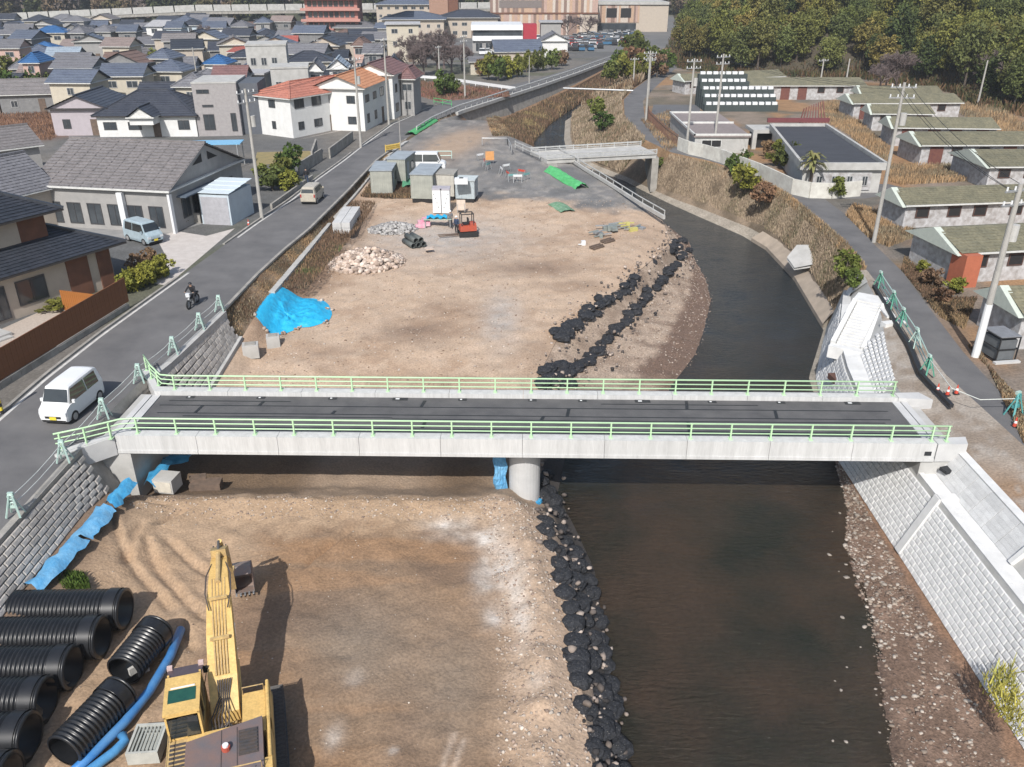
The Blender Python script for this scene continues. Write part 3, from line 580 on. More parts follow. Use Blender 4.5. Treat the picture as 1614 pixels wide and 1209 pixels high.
# ------------------------------------------------------------------ the new bridge
M_gird = mat('girder_concrete', (0.55, 0.55, 0.545), (0.44, 0.44, 0.435), scale=1.3, rough=.9, bump=.1, stretch=(2.2, 2.2, .22), fine=.06, fscale=9, detail=8)
BR = thing('bridge', 'new concrete bridge with pale green railings spanning river and works ground', 'bridge', (0.55, 36.95, 0), radians(-1.15))
HL = 19.3   # half length of the deck
mb = MB()
mb.box(-HL, -1.95, -.62, HL, 1.95, -.25); mb.build('deck_slab', M_conc_mid, BR)
mb = MB(); mb.box(-HL + .35, -2.02, -.249, HL - .35, 2.02, -.06); mb.build('deck_surface', M_asphalt_n, BR)
def seam_lines():
    mb = MB(); z0, z1 = -.06, -.052
    segs = [(-18.6, .95, 18.4, 1.0), (-18.4, .12, -9, .13), (-9, .12, 2, .12), (2, .10, 18.2, .10), (-17, -.18, -6.5, -.2), (-6.5, -.30, 6.5, -.30), (6.5, -.28, 17.8, -.25), (-18.3, 1.45, -12, 1.45), (4, 1.5, 12, 1.5)]
    for x0, y0, x1, y1 in segs: mb.bar((x0, y0, -.054), (x1, y1, -.054), .07, .008)
    for x, ya, yb in ((-13.5, .95, 1.5), (-9.6, .1, .5), (-5.2, 1.0, 1.7), (-4.9, -1.2, -.3), (2.2, .12, .95), (.9, -.3, .1), (8.3, 1.0, 1.9), (8.0, -1.8, -.3), (12.6, .1, .95), (-16.5, .1, .9)): mb.bar((x, ya, -.052), (x + .12, yb, -.052), .16, .010)
    return mb
seam_lines().build('sealed_joint', M_tar, BR, kind='stuff')
# parapet kerbs with outer girder face
def parapet(sg):
    mb = MB(); y0, y1 = (2.05, 2.62) if sg > 0 else (-2.62, -2.05)
    n = 10; xs = np.linspace(-HL, HL, n + 1)
    for i in range(n):
        a, b = xs[i] + (.0), xs[i + 1] - .018
        mb.box(a, y0, -.62, b, y1, .17)
        mb.box(a, y0 + (.05 if sg > 0 else -.04), -.78, b, y1 + (.04 if sg > 0 else -.05), -.621)
    return mb
for sg in (-1, 1):
    parapet(sg).build('parapet', M_gird, BR)
mb = MB()
for y in (-1.75, -.6, .6, 1.75): mb.box(-HL + .2, y - .32, -.80, HL - .2, y + .32, -.621)
mb.build('girder', M_conc_mid, BR)
# railings: three rails each, posts as pieces
def rail_line(parent, pts, n, post_at, zb=.17, ht=.78):
    top = MB(); 
    for k, (z, r) in enumerate(((ht, .045), (ht * .68, .032), (ht * .36, .032))):
        r_ = MB(); r_.tube([(p[0], p[1], zb + z) for p in pts], r, 7); link('rail', r_.mesh('rail', M_green, True), parent)
def post_mesh():
    mb = MB(); mb.box(-.035, -.05, 0, .035, .05, .80); mb.box(-.09, -.14, 0, .09, .14, .025); mb.bar((0, -.05, .02), (0, .02, .80), .06, .04); return mb.mesh('post', M_green)
PM = post_mesh()
for sg, y in ((-1, -2.33), (1, 2.33)):
    R = link('railing', None, BR) if False else bpy.data.objects.new('railing', None); COL.objects.link(R); R.parent = BR
    if sg < 0: rail_line(R, [(-21.4, -3.9), (-20.3, -3.3), (-19.0, y - .1), (-18.4, y), (19.9, y)], 0, None)
    else: rail_line(R, [(-20.9, 4.9), (-20.0, 3.6), (-19.0, y + .1), (-18.4, y), (19.2, y)], 0, None)
    xs = [-18.3 + 1.87 * k for k in range(21)]
    for x in xs: link('post', PM, R, (x, y, .17))
    if sg < 0:
        for x, yy in ((-21.2, -3.8), (-20.3, -3.3), (-19.4, -2.75)): link('post', PM, R, (x, yy, .10))
        link('post', PM, R, (19.8, y, .17))
    else:
        for x, yy in ((-20.8, 4.75), (-20.1, 3.7), (-19.4, 2.9)): link('post', PM, R, (x, yy, .10))
        link('post', PM, R, (19.1, y, .17))
# wings at the left end
mb = MB(); mb.prism([(-21.3, -4.35), (-21.0, -3.75), (-19.35, -2.1), (-19.33, -2.66), (-21.1, -4.4)], -.85, .10); mb.build('wing_wall', M_concrete, BR)
mb = MB(); mb.prism([(-19.35, -2.66), (-19.32, -2.05), (-20.9, -3.6), (-21.3, -4.35)][::-1], .101, .15); mb.build('wing_cap', M_concrete, BR)
mb = MB(); mb.prism([(-19.32, 2.1), (-19.32, 2.66), (-20.75, 5.1), (-21.1, 4.8)][::-1], -.6, .12); mb.build('wing_wall', M_concrete, BR)
mb = MB(); mb.prism([(19.32, 2.08), (21.0, 1.9), (20.6, 2.75), (19.32, 2.66)], -.6, .16); mb.build('wing_wall', M_concrete, BR)
mb = MB(); mb.prism([(19.32, -2.64), (20.7, -2.6), (20.9, -1.9), (19.32, -2.05)], -.78, .16); mb.build('wing_wall', M_concrete, BR)
# approach slabs with joints
for sg in (-1, 1):
    for k, (a, b) in enumerate(((0.02, .42), (.47, .78))):
        mb = MB(); x0, x1 = sg * (HL - .34 + a), sg * (HL - .34 + b); mb.box(min(x0, x1), -2.04, -.25, max(x0, x1), 2.04, -.03 + .004 * k); mb.build('approach_slab', M_concrete, BR)
    mb = MB(); mb.box(sg * (HL + .14) - .34, -2.03, -.25, sg * (HL + .14) + .34, 2.03, -.075); mb.build('joint_gap', M_tar, BR)
# kerbside drains
for px in (302, 412, 524, 630, 728, 838, 917, 1012, 1122, 1231, 1345):
    p = at(px, 622 + (px - 400) * .0155, 0); x = p.x - .55
    mb = MB(); mb.box(-.22, -.12, -.065, .22, .12, -.045); mb.box(-.13, -.05, -.044, -.02, .05, -.04, 1)
    o = mb.build('drain', [M_tar, M_white], BR); o.location = (x, 1.86, 0.0)
    if px in (630, 1012, 1345): o.scale = (1.8, 1.2, 1)
mb = MB(); mb.box(-.16, -.012, -.12, .16, 0, .10); o = mb.build('name_plate', M_tar, BR); o.location = (18.95, -2.622, -.35)
# pier, cap and abutments
mb = MB(); mb.cyl((0, 0, -4.6), (0, 0, -1.05), .78, n=28); o = mb.build('pier_column', M_concrete, BR); o.location = (.1, -1.0, 0)
mb = MB(); mb.box(-.75, -1.9, -1.05, .85, 1.9, -.8); mb.build('pier_cap', M_conc_mid, BR)
mb = MB(); mb.box(-20.3, -2.6, -4.3, -18.75, 2.6, -.8); mb.box(-20.3, -2.6, -.8, -19.35, 2.6, -.3); mb.build('abutment', M_conc_mid, BR)
mb = MB(); mb.box(19.35, -2.55, -2.6, 20.4, 2.55, -.3); mb.box(18.75, -2.55, -2.6, 19.35, 2.55, -.8); mb.build('abutment', M_conc_mid, BR)
mb = MB(); mb.tube([(.1 + .82 * cos(a), -1.0 + .82 * sin(a), -4.35) for a in np.linspace(-.3, -2.4, 8)], .12, 6); mb.tube([(.1 + .80 * cos(a), -1.0 + .8 * sin(a), -4.15) for a in np.linspace(-.1, -1.2, 6)], .14, 6)
tag(mb.build('blue_tarp', M_tarp, None), 'small blue tarp tucked round the foot of the bridge pier', 'tarp').location = (.55 + .02, 36.95, 0)
mb = MB(); mb.grid([[(x + .06 * sin(z * 5 + x * 9), -1.3 + .15 * sin(x * 7 + z * 2) , z) for x in np.linspace(-1.35, -.72, 6)] for z in np.linspace(-4.1, -1.1, 10)])
o = mb.build('blue_tarp', M_tarp2); tag(o, 'blue tarp hanging beside the bridge pier', 'tarp'); o.location = (.45, 36.95, 0)

# ------------------------------------------------------------------ revetments made of blocks
BLK = {}
def block_mesh(w, h, t, m, key):
    if key in BLK: return BLK[key]
    mb = MB(); e = .035
    vs = [(-w / 2, -h / 2, -t), (w / 2, -h / 2, -t), (w / 2, h / 2, -t), (-w / 2, h / 2, -t), (-w / 2, -h / 2, -.02), (w / 2, -h / 2, -.02), (w / 2, h / 2, -.02), (-w / 2, h / 2, -.02),
          (-w / 2 + e, -h / 2 + e, .012), (w / 2 - e, -h / 2 + e, .012), (w / 2 - e, h / 2 - e, .012), (-w / 2 + e, h / 2 - e, .012)]
    fs = [(0, 1, 5, 4), (1, 2, 6, 5), (2, 3, 7, 6), (3, 0, 4, 7), (4, 5, 9, 8), (5, 6, 10, 9), (6, 7, 11, 10), (7, 4, 8, 11), (8, 9, 10, 11)]
    mb.add(vs, fs); BLK[key] = mb.mesh('block', m); return BLK[key]
def lay_blocks(root, lo, hi, Y0, Y1, bw, rows, m, key, limit=300, skip=None, lift=.05, namep='block', s0=0., s1=1., gap=.03):
    """blocks laid in courses on the slope between two lines; nearest ones become parts"""
    cells = []; n = int((Y1 - Y0) / bw)
    for r in range(rows):
        off = (bw / 2 if r % 2 else 0)
        for i in range(n):
            y = Y0 + (i + .5) * bw + off
            if y + bw / 2 > Y1 + .01: continue
            cells.append((r, y))
    cells.sort(key=lambda c: c[1]); big = MB(); cnt = 0
    Ym = (Y0 + Y1) / 2
    L = (Vector((float(hi.x(Ym)), 0, float(hi.z(Ym)))) - Vector((float(lo.x(Ym)), 0, float(lo.z(Ym))))).length * (s1 - s0)
    me = block_mesh(bw - gap, L / rows - gap, .16, m, key)
    for r, y in cells:
        s = s0 + (r + .5) / rows * (s1 - s0)
        a = Vector((float(lo.x(y)), y, float(lo.z(y)))); b = Vector((float(hi.x(y)), y, float(hi.z(y)))); up = (b - a).normalized()
        y2 = y + .5
        a2 = Vector((float(lo.x(y2)), y2, float(lo.z(y2)))); b2 = Vector((float(hi.x(y2)), y2, float(hi.z(y2))))
        along = ((a2 + (b2 - a2) * s) - (a + (b - a) * s)).normalized(); nrm = along.cross(up).normalized()
        if nrm.z < 0: nrm = -nrm
        al = up.cross(nrm).normalized(); R = Matrix((al, up, nrm)).transposed().to_4x4()
        P = a + (b - a) * s + nrm * (lift + RND.uniform(-.012, .012)); Mx = Matrix.Translation(P) @ R
        if skip and skip(P): continue
        if cnt < limit:
            o = link(namep, me, root); o.matrix_local = Mx; cnt += 1
        else:
            big.add([Mx @ v.co for v in me.vertices], [tuple(p.vertices) for p in me.polygons])
    if big.v: big.build(namep + 's_beyond', m, root, kind='stuff')
    return root
R1 = thing('revetment', 'grey stone block revetment below the road, nearer than the bridge', 'revetment')
C0 = Off(LC, .28, 0)
lay_blocks(R1, LD, C0, 18, 33.6, .62, 7, M_block_g, 'g1', s1=.93)
mb = MB()
for y0 in np.arange(16, 34.0, 2.0):
    x0 = float(LC.x(y0)); x1 = float(LC.x(y0 + 1.98)); mb.add([(x0, y0, -.3), (x0 + .30, y0, -.3), (x1 + .30, y0 + 1.97, -.3), (x1, y0 + 1.97, -.3), (x0, y0, .07), (x0 + .30, y0, .07), (x1 + .30, y0 + 1.97, .07), (x1, y0 + 1.97, .07)], [(4, 5, 6, 7), (0, 1, 5, 4), (1, 2, 6, 5), (2, 3, 7, 6), (3, 0, 4, 7)])
mb.build('coping', M_conc_old, R1)
R2 = thing('revetment', 'grey concrete block revetment below the road, just beyond the bridge', 'revetment')
lay_blocks(R2, LD, C0, 41.6, 51.2, .5, 6, M_block_g, 'g2', s0=.10, s1=.90)
for nm, l, dz in (('coping', Off(LC, .05), .07), ('toe_beam', Off(LD, -.25, .12), .12)):
    mb = MB()
    for y0 in np.arange(41.6, 51.0, 1.6):
        y1 = y0 + 1.57; x0, x1 = float(l.x(y0)), float(l.x(y1)); z0, z1 = float(l.z(y0)), float(l.z(y1)); wd = .42 if nm == 'coping' else .40
        mb.add([(x0, y0, z0 - .5), (x0 + wd, y0, z0 - .5), (x1 + wd, y1, z1 - .5), (x1, y1, z1 - .5), (x0, y0, z0 + dz), (x0 + wd, y0, z0 + dz), (x1 + wd, y1, z1 + dz), (x1, y1, z1 + dz)], [(4, 5, 6, 7), (0, 1, 5, 4), (1, 2, 6, 5), (2, 3, 7, 6), (3, 0, 4, 7)])
    mb.build(nm, M_conc_mid, R2)
R3 = thing('revetment', 'white new block revetment with flat berm on the far river bank, nearer than the bridge', 'revetment')
lay_blocks(R3, LT, LS1, 14, 41, .38, 11, M_block_w, 'w1', limit=300, s1=.94, gap=.02)
def cap_slabs(root, y0s, dy, parts_, nm):
    for y0 in y0s:
        for a, b, z in parts_:
            y1 = y0 + dy; A0 = on(LS1, LS2, y0, a, z); B0 = on(LS1, LS2, y0, b, z); B1 = on(LS1, LS2, y1, b, z); A1 = on(LS1, LS2, y1, a, z); dn = Vector((0, 0, -.24 - z))
            mb = MB(); mb.add([A0 + dn, B0 + dn, B1 + dn, A1 + dn, A0, B0, B1, A1], [(4, 5, 6, 7), (0, 1, 5, 4), (1, 2, 6, 5), (2, 3, 7, 6), (3, 0, 4, 7)]); mb.build(nm, M_concw, root)
def on(l0, l1, y, s, lift=0):
    return Vector((float(l0.x(y) * (1 - s) + l1.x(y) * s), y, float(l0.z(y) * (1 - s) + l1.z(y) * s) + lift))
cap_slabs(R3, np.arange(14, 40, 2.4), 2.38, ((0.0, .30, .10), (.31, 1.0, .03)), 'berm_slab')
# rib down the wall face, upper stepped panels and top kerb
def on(l0, l1, y, s, lift=0):
    return Vector((float(l0.x(y) * (1 - s) + l1.x(y) * s), y, float(l0.z(y) * (1 - s) + l1.z(y) * s) + lift))
mb = MB(); mb.bar(on(LT, LS1, 31.9, 0, .12), on(LT, LS1, 31.9, 1, .12), .45, .22); mb.bar(on(LS1, LS2, 31.9, 0, .06), on(LS1, LS2, 31.9, 1, .06), .45, .22); mb.build('rib', M_concw, R3)
R4 = thing('revetment', 'white upper panelled slope with five dark joints right below the bridge end', 'revetment')
for r in range(6):
    for y0 in np.arange(27.4, 34.2, 1.15):
        s0, s1 = r / 6 + .01, (r + 1) / 6 - .025; y1 = y0 + 1.12
        a, b, c, d = on(LS2, LS3, y0, s0, .03), on(LS2, LS3, y1, s0, .03), on(LS2, LS3, y1, s1, .09), on(LS2, LS3, y0, s1, .09)
        mb = MB(); dn = Vector((.05, 0, -.14)); mb.add([a, b, c, d, a + dn, b + dn, c + dn, d + dn], [(3, 2, 1, 0), (4, 5, 6, 7), (0, 1, 5, 4), (1, 2, 6, 5), (2, 3, 7, 6), (3, 0, 4, 7)])
        mb.build('panel', M_block_w, R4)
mb = MB()
for y0 in np.arange(27.4, 34.0, 1.7):
    a, b = on(LS3, LS3, y0, 0), on(LS3, LS3, y0 + 1.68, 0); mb.add([a + Vector((0, 0, -.3)), a + Vector((.42, 0, -.3)), b + Vector((.42, 0, -.3)), b + Vector((0, 0, -.3)), a + Vector((0, 0, .12)), a + Vector((.42, 0, .12)), b + Vector((.42, 0, .12)), b + Vector((0, 0, .12))], [(4, 5, 6, 7), (0, 1, 5, 4), (1, 2, 6, 5), (2, 3, 7, 6), (3, 0, 4, 7)])
mb.build('top_kerb', M_concw, R4)
mb = MB(); mb.bar(on(LS2, LS3, 34.25, 0, .10), on(LS2, LS3, 34.25, 1, .16), .4, .3); mb.bar(on(LS2, LS3, 27.25, 0, .05), on(LS2, LS3, 27.25, 1, .10), .22, .25); mb.build('edge_beam', M_concw, R4)
mb = MB(); p = on(LS2, LS3, 33.6, .35, .12); mb.cbox(p, (.55, .45, .16), .3); mb.build('drain_cover', M_tar, R4)
R5 = thing('revetment', 'bright white revetment with a flight of steps beyond the bridge by the lane', 'revetment')
lay_blocks(R5, LT, LS1, 41.5, 57.6, .5, 7, M_block_w, 'w2', limit=300, s1=.94)
cap_slabs(R5, np.arange(41.5, 56.5, 1.5), 1.47, ((0.0, 1.0, .09),), 'berm_slab')
lay_blocks(R5, LS2, LS3, 41.8, 49.0, .5, 6, M_block_w, 'w3', limit=90, gap=.05, lift=.02)
P0 = Vector((21.25, 48.9, -1.35)); P1 = Vector((23.75, 52.7, .02)); sd = (P1 - P0); sn = Vector((sd.x, sd.y, 0)).normalized(); sa = atan2(sn.y, sn.x) - pi / 2; ss = Vector((sn.y, -sn.x, 0)); NS = 15
for k in range(NS):
    P = P0 + sd * ((k + .5) / NS); mb = MB(); mb.cbox(P + Vector((0, 0, -.5)), (1.45, sd.xy.length / NS - .045, 1.0), sa + .0); mb.build('step', M_concw, R5)
for s_ in (-1, 1):
    mb = MB(); o_ = ss * (.92 * s_); mb.bar(P0 + o_ - sn * .1 + Vector((0, 0, -.22)), P1 + o_ + sn * .2 + Vector((0, 0, -.22)), .3, .75); mb.build('side_beam', M_concw, R5)
mb = MB(); mb.cbox(P1 + sn * .85 + Vector((0, 0, -.4)), (2.15, 1.6, .92), sa); mb.build('top_landing', M_concw, R5)
mb = MB(); mb.cbox(P0 - sn * .35 + Vector((0, 0, -.45)), (2.1, .6, .8), sa); mb.build('foot_landing', M_concw, R5)
mb = MB(); mb.cbox((24.35, 51.0, -.25), (.6, 1.5, .55), -.1); mb.cbox((24.0, 49.3, -.22), (1.5, .5, .6), .25); mb.build('edge_beam', M_concw, R5)
mb = MB(); a = on(LT, LS1, 58.6, 0); b = on(LS2, LS3, 57.3, 1); mb.add([(a.x, 58.2, a.z), (a.x + .3, 59.3, a.z), (b.x + .1, 57.9, .08), (b.x - .1, 56.8, .08), (a.x + 1.2, 58.2, -1.3), (a.x + 1.35, 59.2, -1.3)], [(0, 4, 5, 1), (4, 3, 2, 5)]); mb.build('end_wall', M_concw, R5)
mb = MB(); p = on(LT, LS1, 47.2, .55, .1); mb.cbox(p, (.5, .9, .35), .15); mb.build('outlet', mat('rust_brown', (.12, .06, .045), rough=.8), R5)
# old concrete apron on the far bank
mb = MB(); q = [(1213, 395), (1240, 425), (1265, 432), (1300, 470), (1330, 530), (1302, 518), (1254, 441)]
A1 = thing('concrete_apron', 'old tan concrete channel edge along the curving far bank', 'apron')
ys = np.arange(60, 84, 1.0); rows = []
for y in ys:
    a, b = on(LG, LG, y, 0), on(LT, LT, y, 0); rows.append([(a.x - .05, y, WZ - .2), (a.x - .02, y, -4.45), (b.x + .1, y, -3.75), (b.x + .5, y, -3.3)])
mb = MB(); mb.grid(rows); mb.build('channel_lining', mat('tan_concrete', (.40, .33, .26), (.30, .25, .20), scale=1, rough=.95), A1)
rp = at(1268, 400, -2.5); mb = MB(); mb.add([rp + Vector(d) for d in ((-1.1, -1.2, -.9), (.9, -1.9, -.2), (1.3, .9, .55), (-.2, 1.7, .3), (-1.3, .6, -.5))], [(0, 1, 2, 3, 4)]); 
mb.add([rp + Vector(d) for d in ((-1.1, -1.2, -1.1), (.9, -1.9, -.5), (1.3, .9, .35), (-.2, 1.7, .1), (-1.3, .6, -.7))], [(4, 3, 2, 1, 0)]); mb.build('repair_patch', M_conc_mid, A1)
# low kerb wall between verge and field
KW = thing('kerb_wall', 'long low pale concrete kerb wall between the road verge and the field', 'kerb')
ks = [(-17.3, 57.4), (-17.1, 62), (-16.9, 67.0), (-16.75, 72), (-16.6, 77.1), (-16.3, 83), (-16.05, 88.2), (-15.8, 94), (-15.4, 100), (-14.6, 106), (-13.4, 112)]
kx = lambda y: float(np.interp(y, [k[1] for k in ks], [k[0] for k in ks]))
for y0 in np.arange(57.4, 111, 2.0):
    if 74.8 < y0 < 77: continue
    z = float(LD.z(y0)) ; y1 = y0 + 1.95
    mb = MB(); mb.add([(kx(y0) - .22, y0, z - .6), (kx(y0) + .22, y0, z - .6), (kx(y1) + .22, y1, z - .6), (kx(y1) - .22, y1, z - .6), (kx(y0) - .22, y0, z + .22), (kx(y0) + .22, y0, z + .22), (kx(y1) + .22, y1, z + .22), (kx(y1) - .22, y1, z + .22)], [(4, 5, 6, 7), (0, 1, 5, 4), (1, 2, 6, 5), (2, 3, 7, 6), (3, 0, 4, 7)])
    mb.build('segment', M_conc_mid, KW)
# river kerb with white guard along the yard
GK = thing('river_guard', 'white pipe guard on concrete kerb along the yard above the river', 'guard rail')
gp = [(14.3, 78.0), (12.6, 83), (10.9, 88.8), (9.6, 93), (8.2, 97.4), (6.9, 102), (5.6, 105.4)]
mb = MB(); 
for (x0, y0), (x1, y1) in zip(gp[:-1], gp[1:]): mb.bar((x0, y0, -1.0 + (y0 - 78) * .026), (x1, y1, -1.0 + (y1 - 78) * .026), .22, .34)
mb.build('kerb', M_conc_mid, GK)
mb = MB(); mb.tube([(x, y, -.35 + (y - 78) * .024) for x, y in gp], .06, 6); mb.build('rail', M_wgrey, GK)
for k in range(15):
    t = k / 14 * 6; i = min(int(t), 5); fr = t - i; x = gp[i][0] * (1 - fr) + gp[i + 1][0] * fr; y = gp[i][1] * (1 - fr) + gp[i + 1][1] * fr
    mb = MB(); mb.cyl((0, 0, -.6), (0, 0, 0), .05, n=6); o = mb.build('post', M_wgrey, GK); o.location = (x, y, -.33 + (y - 78) * .024)

# small older bridge upstream
SB = thing('small_bridge', 'older small concrete bridge with white beam rails beyond the gravel yard', 'bridge')
a = at(862, 252, 0); b = at(1035, 243, 0); a2 = at(838, 240, 0); b2 = at(1010, 230, 0)
mb = MB(); mb.prism([(a.x, a.y), (b.x, b.y), (b2.x, b2.y), (a2.x, a2.y)], -.45, .02); mb.build('deck', M_conc_mid, SB)
for nm, (p, q) in (('near', (a, b)), ('far', (a2, b2))):
    G = bpy.data.objects.new('railing', None); COL.objects.link(G); G.parent = SB
    mb = MB(); mb.bar((p.x, p.y, .06), (q.x, q.y, .06), .25, .12); mb.build('kerb', M_conc_mid, G)
    mb = MB(); mb.bar((p.x, p.y, .52), (q.x, q.y, .52), .06, .16); mb.bar((p.x, p.y, .27), (q.x, q.y, .27), .05, .08); mb.build('beam', M_wgrey, G)
    for k in range(9):
        t = k / 8; mb = MB(); mb.box(-.05, -.05, 0, .05, .05, .6); o = mb.build('post', M_wgrey, G); o.location = (p.x * (1 - t) + q.x * t, p.y * (1 - t) + q.y * t, .05)
mb = MB(); mb.box(b.x - .5, b.y - .1, -4.5, b.x + .3, b2.y + .1, -.46); mb.build('abutment', M_conc_old, SB)
mb = MB(); mb.box(a.x + .1, a.y - 1.0, -4.5, a.x + 1.2, a2.y + .2, -.46); mb.build('abutment', M_conc_old, SB)

# pipe crossing the channel further up
mb = MB(); p = at(888, 139, .5); q = at(998, 143, .5); mb.cyl((p.x, p.y, .5), (q.x, q.y, .5), .16, n=8)
tag(mb.build('water_pipe', M_steel), 'thick pale pipe crossing the scrubby channel beyond the pond', 'pipe')

# ------------------------------------------------------------------ net bags of stone (riprap)
def bag_mesh(seed):
    r = random.Random(seed); mb = MB(); nu, nv = 14, 9; vs = []; 
    for j in range(nv + 1):
        ph = -pi / 2 + pi * j / nv
        for i in range(nu):
            th = 2 * pi * i / nu
            rr = 1 + .17 * (r.random() - .5) * 2
            cr = abs(cos(ph)) ** .75
            vs.append((cr * cos(th) * rr, cr * sin(th) * rr, sin(ph) * .62 * (1 + .1 * (r.random() - .5))))
    fs = [(j * nu + i, j * nu + (i + 1) % nu, (j + 1) * nu + (i + 1) % nu, (j + 1) * nu + i) for j in range(nv) for i in range(nu)]
    mb.add(vs, fs); mb.cyl((0, 0, .5), (.1, 0, .78), .16, .05, n=6)
    return mb.mesh('stone_bag', M_bag, False)
def bag_mat():
    m = mat('black_net', (.010, .011, .014), (.026, .028, .034), scale=3.5, rough=.72, bump=1.0, bscale=9, fine=.5, fscale=9); n = m.node_tree.nodes; L = m.node_tree.links; b = n['Principled BSDF']
    tc = n['Texture Coordinate']; v = n.new('ShaderNodeTexVoronoi'); v.inputs['Scale'].default_value = 9.0; L.new(tc.outputs['Object'], v.inputs['Vector'])
    # pale stones glimpsed through the net
    gt = n.new('ShaderNodeMath'); gt.operation = 'GREATER_THAN'; gt.inputs[1].default_value = .82; sp = n.new('ShaderNodeSeparateColor'); L.new(v.outputs['Color'], sp.inputs[0]); L.new(sp.outputs[0], gt.inputs[0])
    ls = n.new('ShaderNodeMath'); ls.operation = 'LESS_THAN'; ls.inputs[1].default_value = .20; L.new(v.outputs['Distance'], ls.inputs[0]); mu = n.new('ShaderNodeMath'); mu.operation = 'MULTIPLY'; L.new(gt.outputs[0], mu.inputs[0]); L.new(ls.outputs[0], mu.inputs[1])
    src = b.inputs['Base Color'].links[0].from_socket; mx = n.new('ShaderNodeMix'); mx.data_type = 'RGBA'; L.new(mu.outputs[0], mx.inputs[0]); L.new(src, mx.inputs[6]); mx.inputs[7].default_value = (.30, .28, .26, 1); L.new(mx.outputs[2], b.inputs['Base Color'])
    return m
M_bag = bag_mat()
BM = [bag_mesh(s) for s in range(6)]
def bag(x, y, z, s, label, group):
    o = link('stone_bag', BM[RND.randrange(6)], None, (x, y, z), RND.uniform(0, 6.28)); o.scale = (s * RND.uniform(.85, 1.2), s * RND.uniform(.85, 1.15), s * RND.uniform(.8, 1.05)); tag(o, label, 'stone bag', group)
lab = 'black net bag of stones in the row along the dark water edge'
near = []
for py_, xa, xb in ((752, 846, 862), (772, 846, 872), (792, 848, 882), (812, 850, 890), (832, 852, 896), (852, 858, 908), (872, 868, 920), (893, 872, 932), (914, 880, 938), (936, 886, 945), (958, 890, 948), (980, 896, 952), (1003, 900, 956), (1026, 905, 962), (1050, 908, 966), (1074, 912, 970), (1099, 914, 975), (1125, 918, 978), (1152, 922, 982), (1180, 926, 984), (1209, 932, 988), (1238, 936, 990)):
    nb = max(2, int((xb - xa) / 22 + .6))
    for q_ in range(nb): near.append((xa + (xb - xa) * (q_ + .2) / nb + RND.uniform(-4, 8), py_ + RND.uniform(-9, 9)))
for px, py in near:
    p = at(px, py, -4.0)
    for _ in range(3): zz = max(WZ - .1, float(bank_z(np.array([p.x]), np.array([p.y]))[0])); p = at(px, py, zz + .2)
    bag(p.x, p.y, zz + .10, RND.uniform(.34, .50), lab, 'net bags along the dark water')
lab2 = 'black net bag of stones in the line between field and gravel bar'
farb = []
for ln, wd_, st_ in (([(880, 536), (918, 505), (955, 472)], 9, 4), ([(976, 470), (1025, 424), (1074, 381)], 8, 3.6), ([(868, 596), (925, 572), (950, 540), (980, 509), (1012, 477), (1037, 441), (1062, 418), (1084, 392)], 5, 7.5), ([(856, 588), (884, 574)], 5, 8), ([(852, 606), (905, 604)], 4, 9), ([(880, 520), (880, 536)], 4, 8)):
    for (x0, y0), (x1, y1) in zip(ln[:-1], ln[1:]):
        n = max(1, int(hypot(x1 - x0, y1 - y0) / st_))
        for k in range(n): t = (k + .5) / n; farb.append((x0 + (x1 - x0) * t + RND.uniform(-wd_, wd_), y0 + (y1 - y0) * t + RND.uniform(-wd_ * .5, wd_ * .5)))
for px, py in farb:
    p = at(px, py, -3.2)
    for _ in range(4): zz = max(WZ, float(bank_z(np.array([p.x]), np.array([p.y]))[0]) if p.x > LE.x(p.y) else FZ(p.x, p.y)); p = at(px, py, zz + .15)
    bag(p.x, p.y, zz + (.26 if p.x < LE.x(p.y) + .6 else .15), RND.uniform(.42, .56), lab2, 'net bags between field and gravel bar')
# loose pale rocks among the bags
X = []; Y = []; 
for px, py in near + farb:
    for k in range(4):
        p = at(px + RND.gauss(3, 13), py + RND.gauss(0, 10), -3.75 if py > 700 else -3.3); X.append(p.x); Y.append(p.y)
X = np.array(X); Y = np.array(Y); Z = np.maximum(bank_z(X, Y), WZ) + .15
stones('riprap_stones', X, Y, Z + NR.uniform(-.1, .4, len(X)), .05, .15, [(.44, .37, .32), (.34, .28, .24), (.22, .18, .155), (.13, .11, .10), (.05, .046, .046)], 'loose angular rocks wedged between the black net bags', .8, 1.5, rich=True)
# ------------------------------------------------------------------ excavator
YEL = mat('machine_yellow', (.68, .46, .165), (.54, .36, .13), scale=3.5, rough=.5, fine=.16, fscale=14, bump=.1, detail=9)
YEL2 = mat('machine_yellow_worn', (.56, .40, .17), (.36, .25, .13), scale=4, rough=.6, fine=.2, fscale=16)
M_eng = mat('engine_dark', (.05, .05, .055), (.09, .07, .06), scale=6, rough=.6)
M_hood = mat('hood_grey', (.13, .12, .13), (.20, .13, .11), scale=1.6, rough=.55, fine=.1)
M_track = mat('track_steel', (.17, .165, .16), (.10, .09, .085), scale=5, rough=.7, metal=.3, fine=.2)
M_chrome = mat('chrome_rod', (.75, .76, .78), rough=.15, metal=.9)
M_buck = mat('bucket_grey', (.22, .20, .19), (.30, .20, .16), scale=4, rough=.6, metal=.3)
M_gg = mat('green_glass', (.010, .06, .045), (.02, .09, .06), scale=3, rough=.12, spec=.9)
M_trimx = mat('mirror_black', (.02, .02, .022), rough=.6)
EX = thing('excavator', 'large yellow excavator parked on the brown soil by the black pipes', 'excavator', (-8.98, 18.75, Zp + .02), radians(16.5))
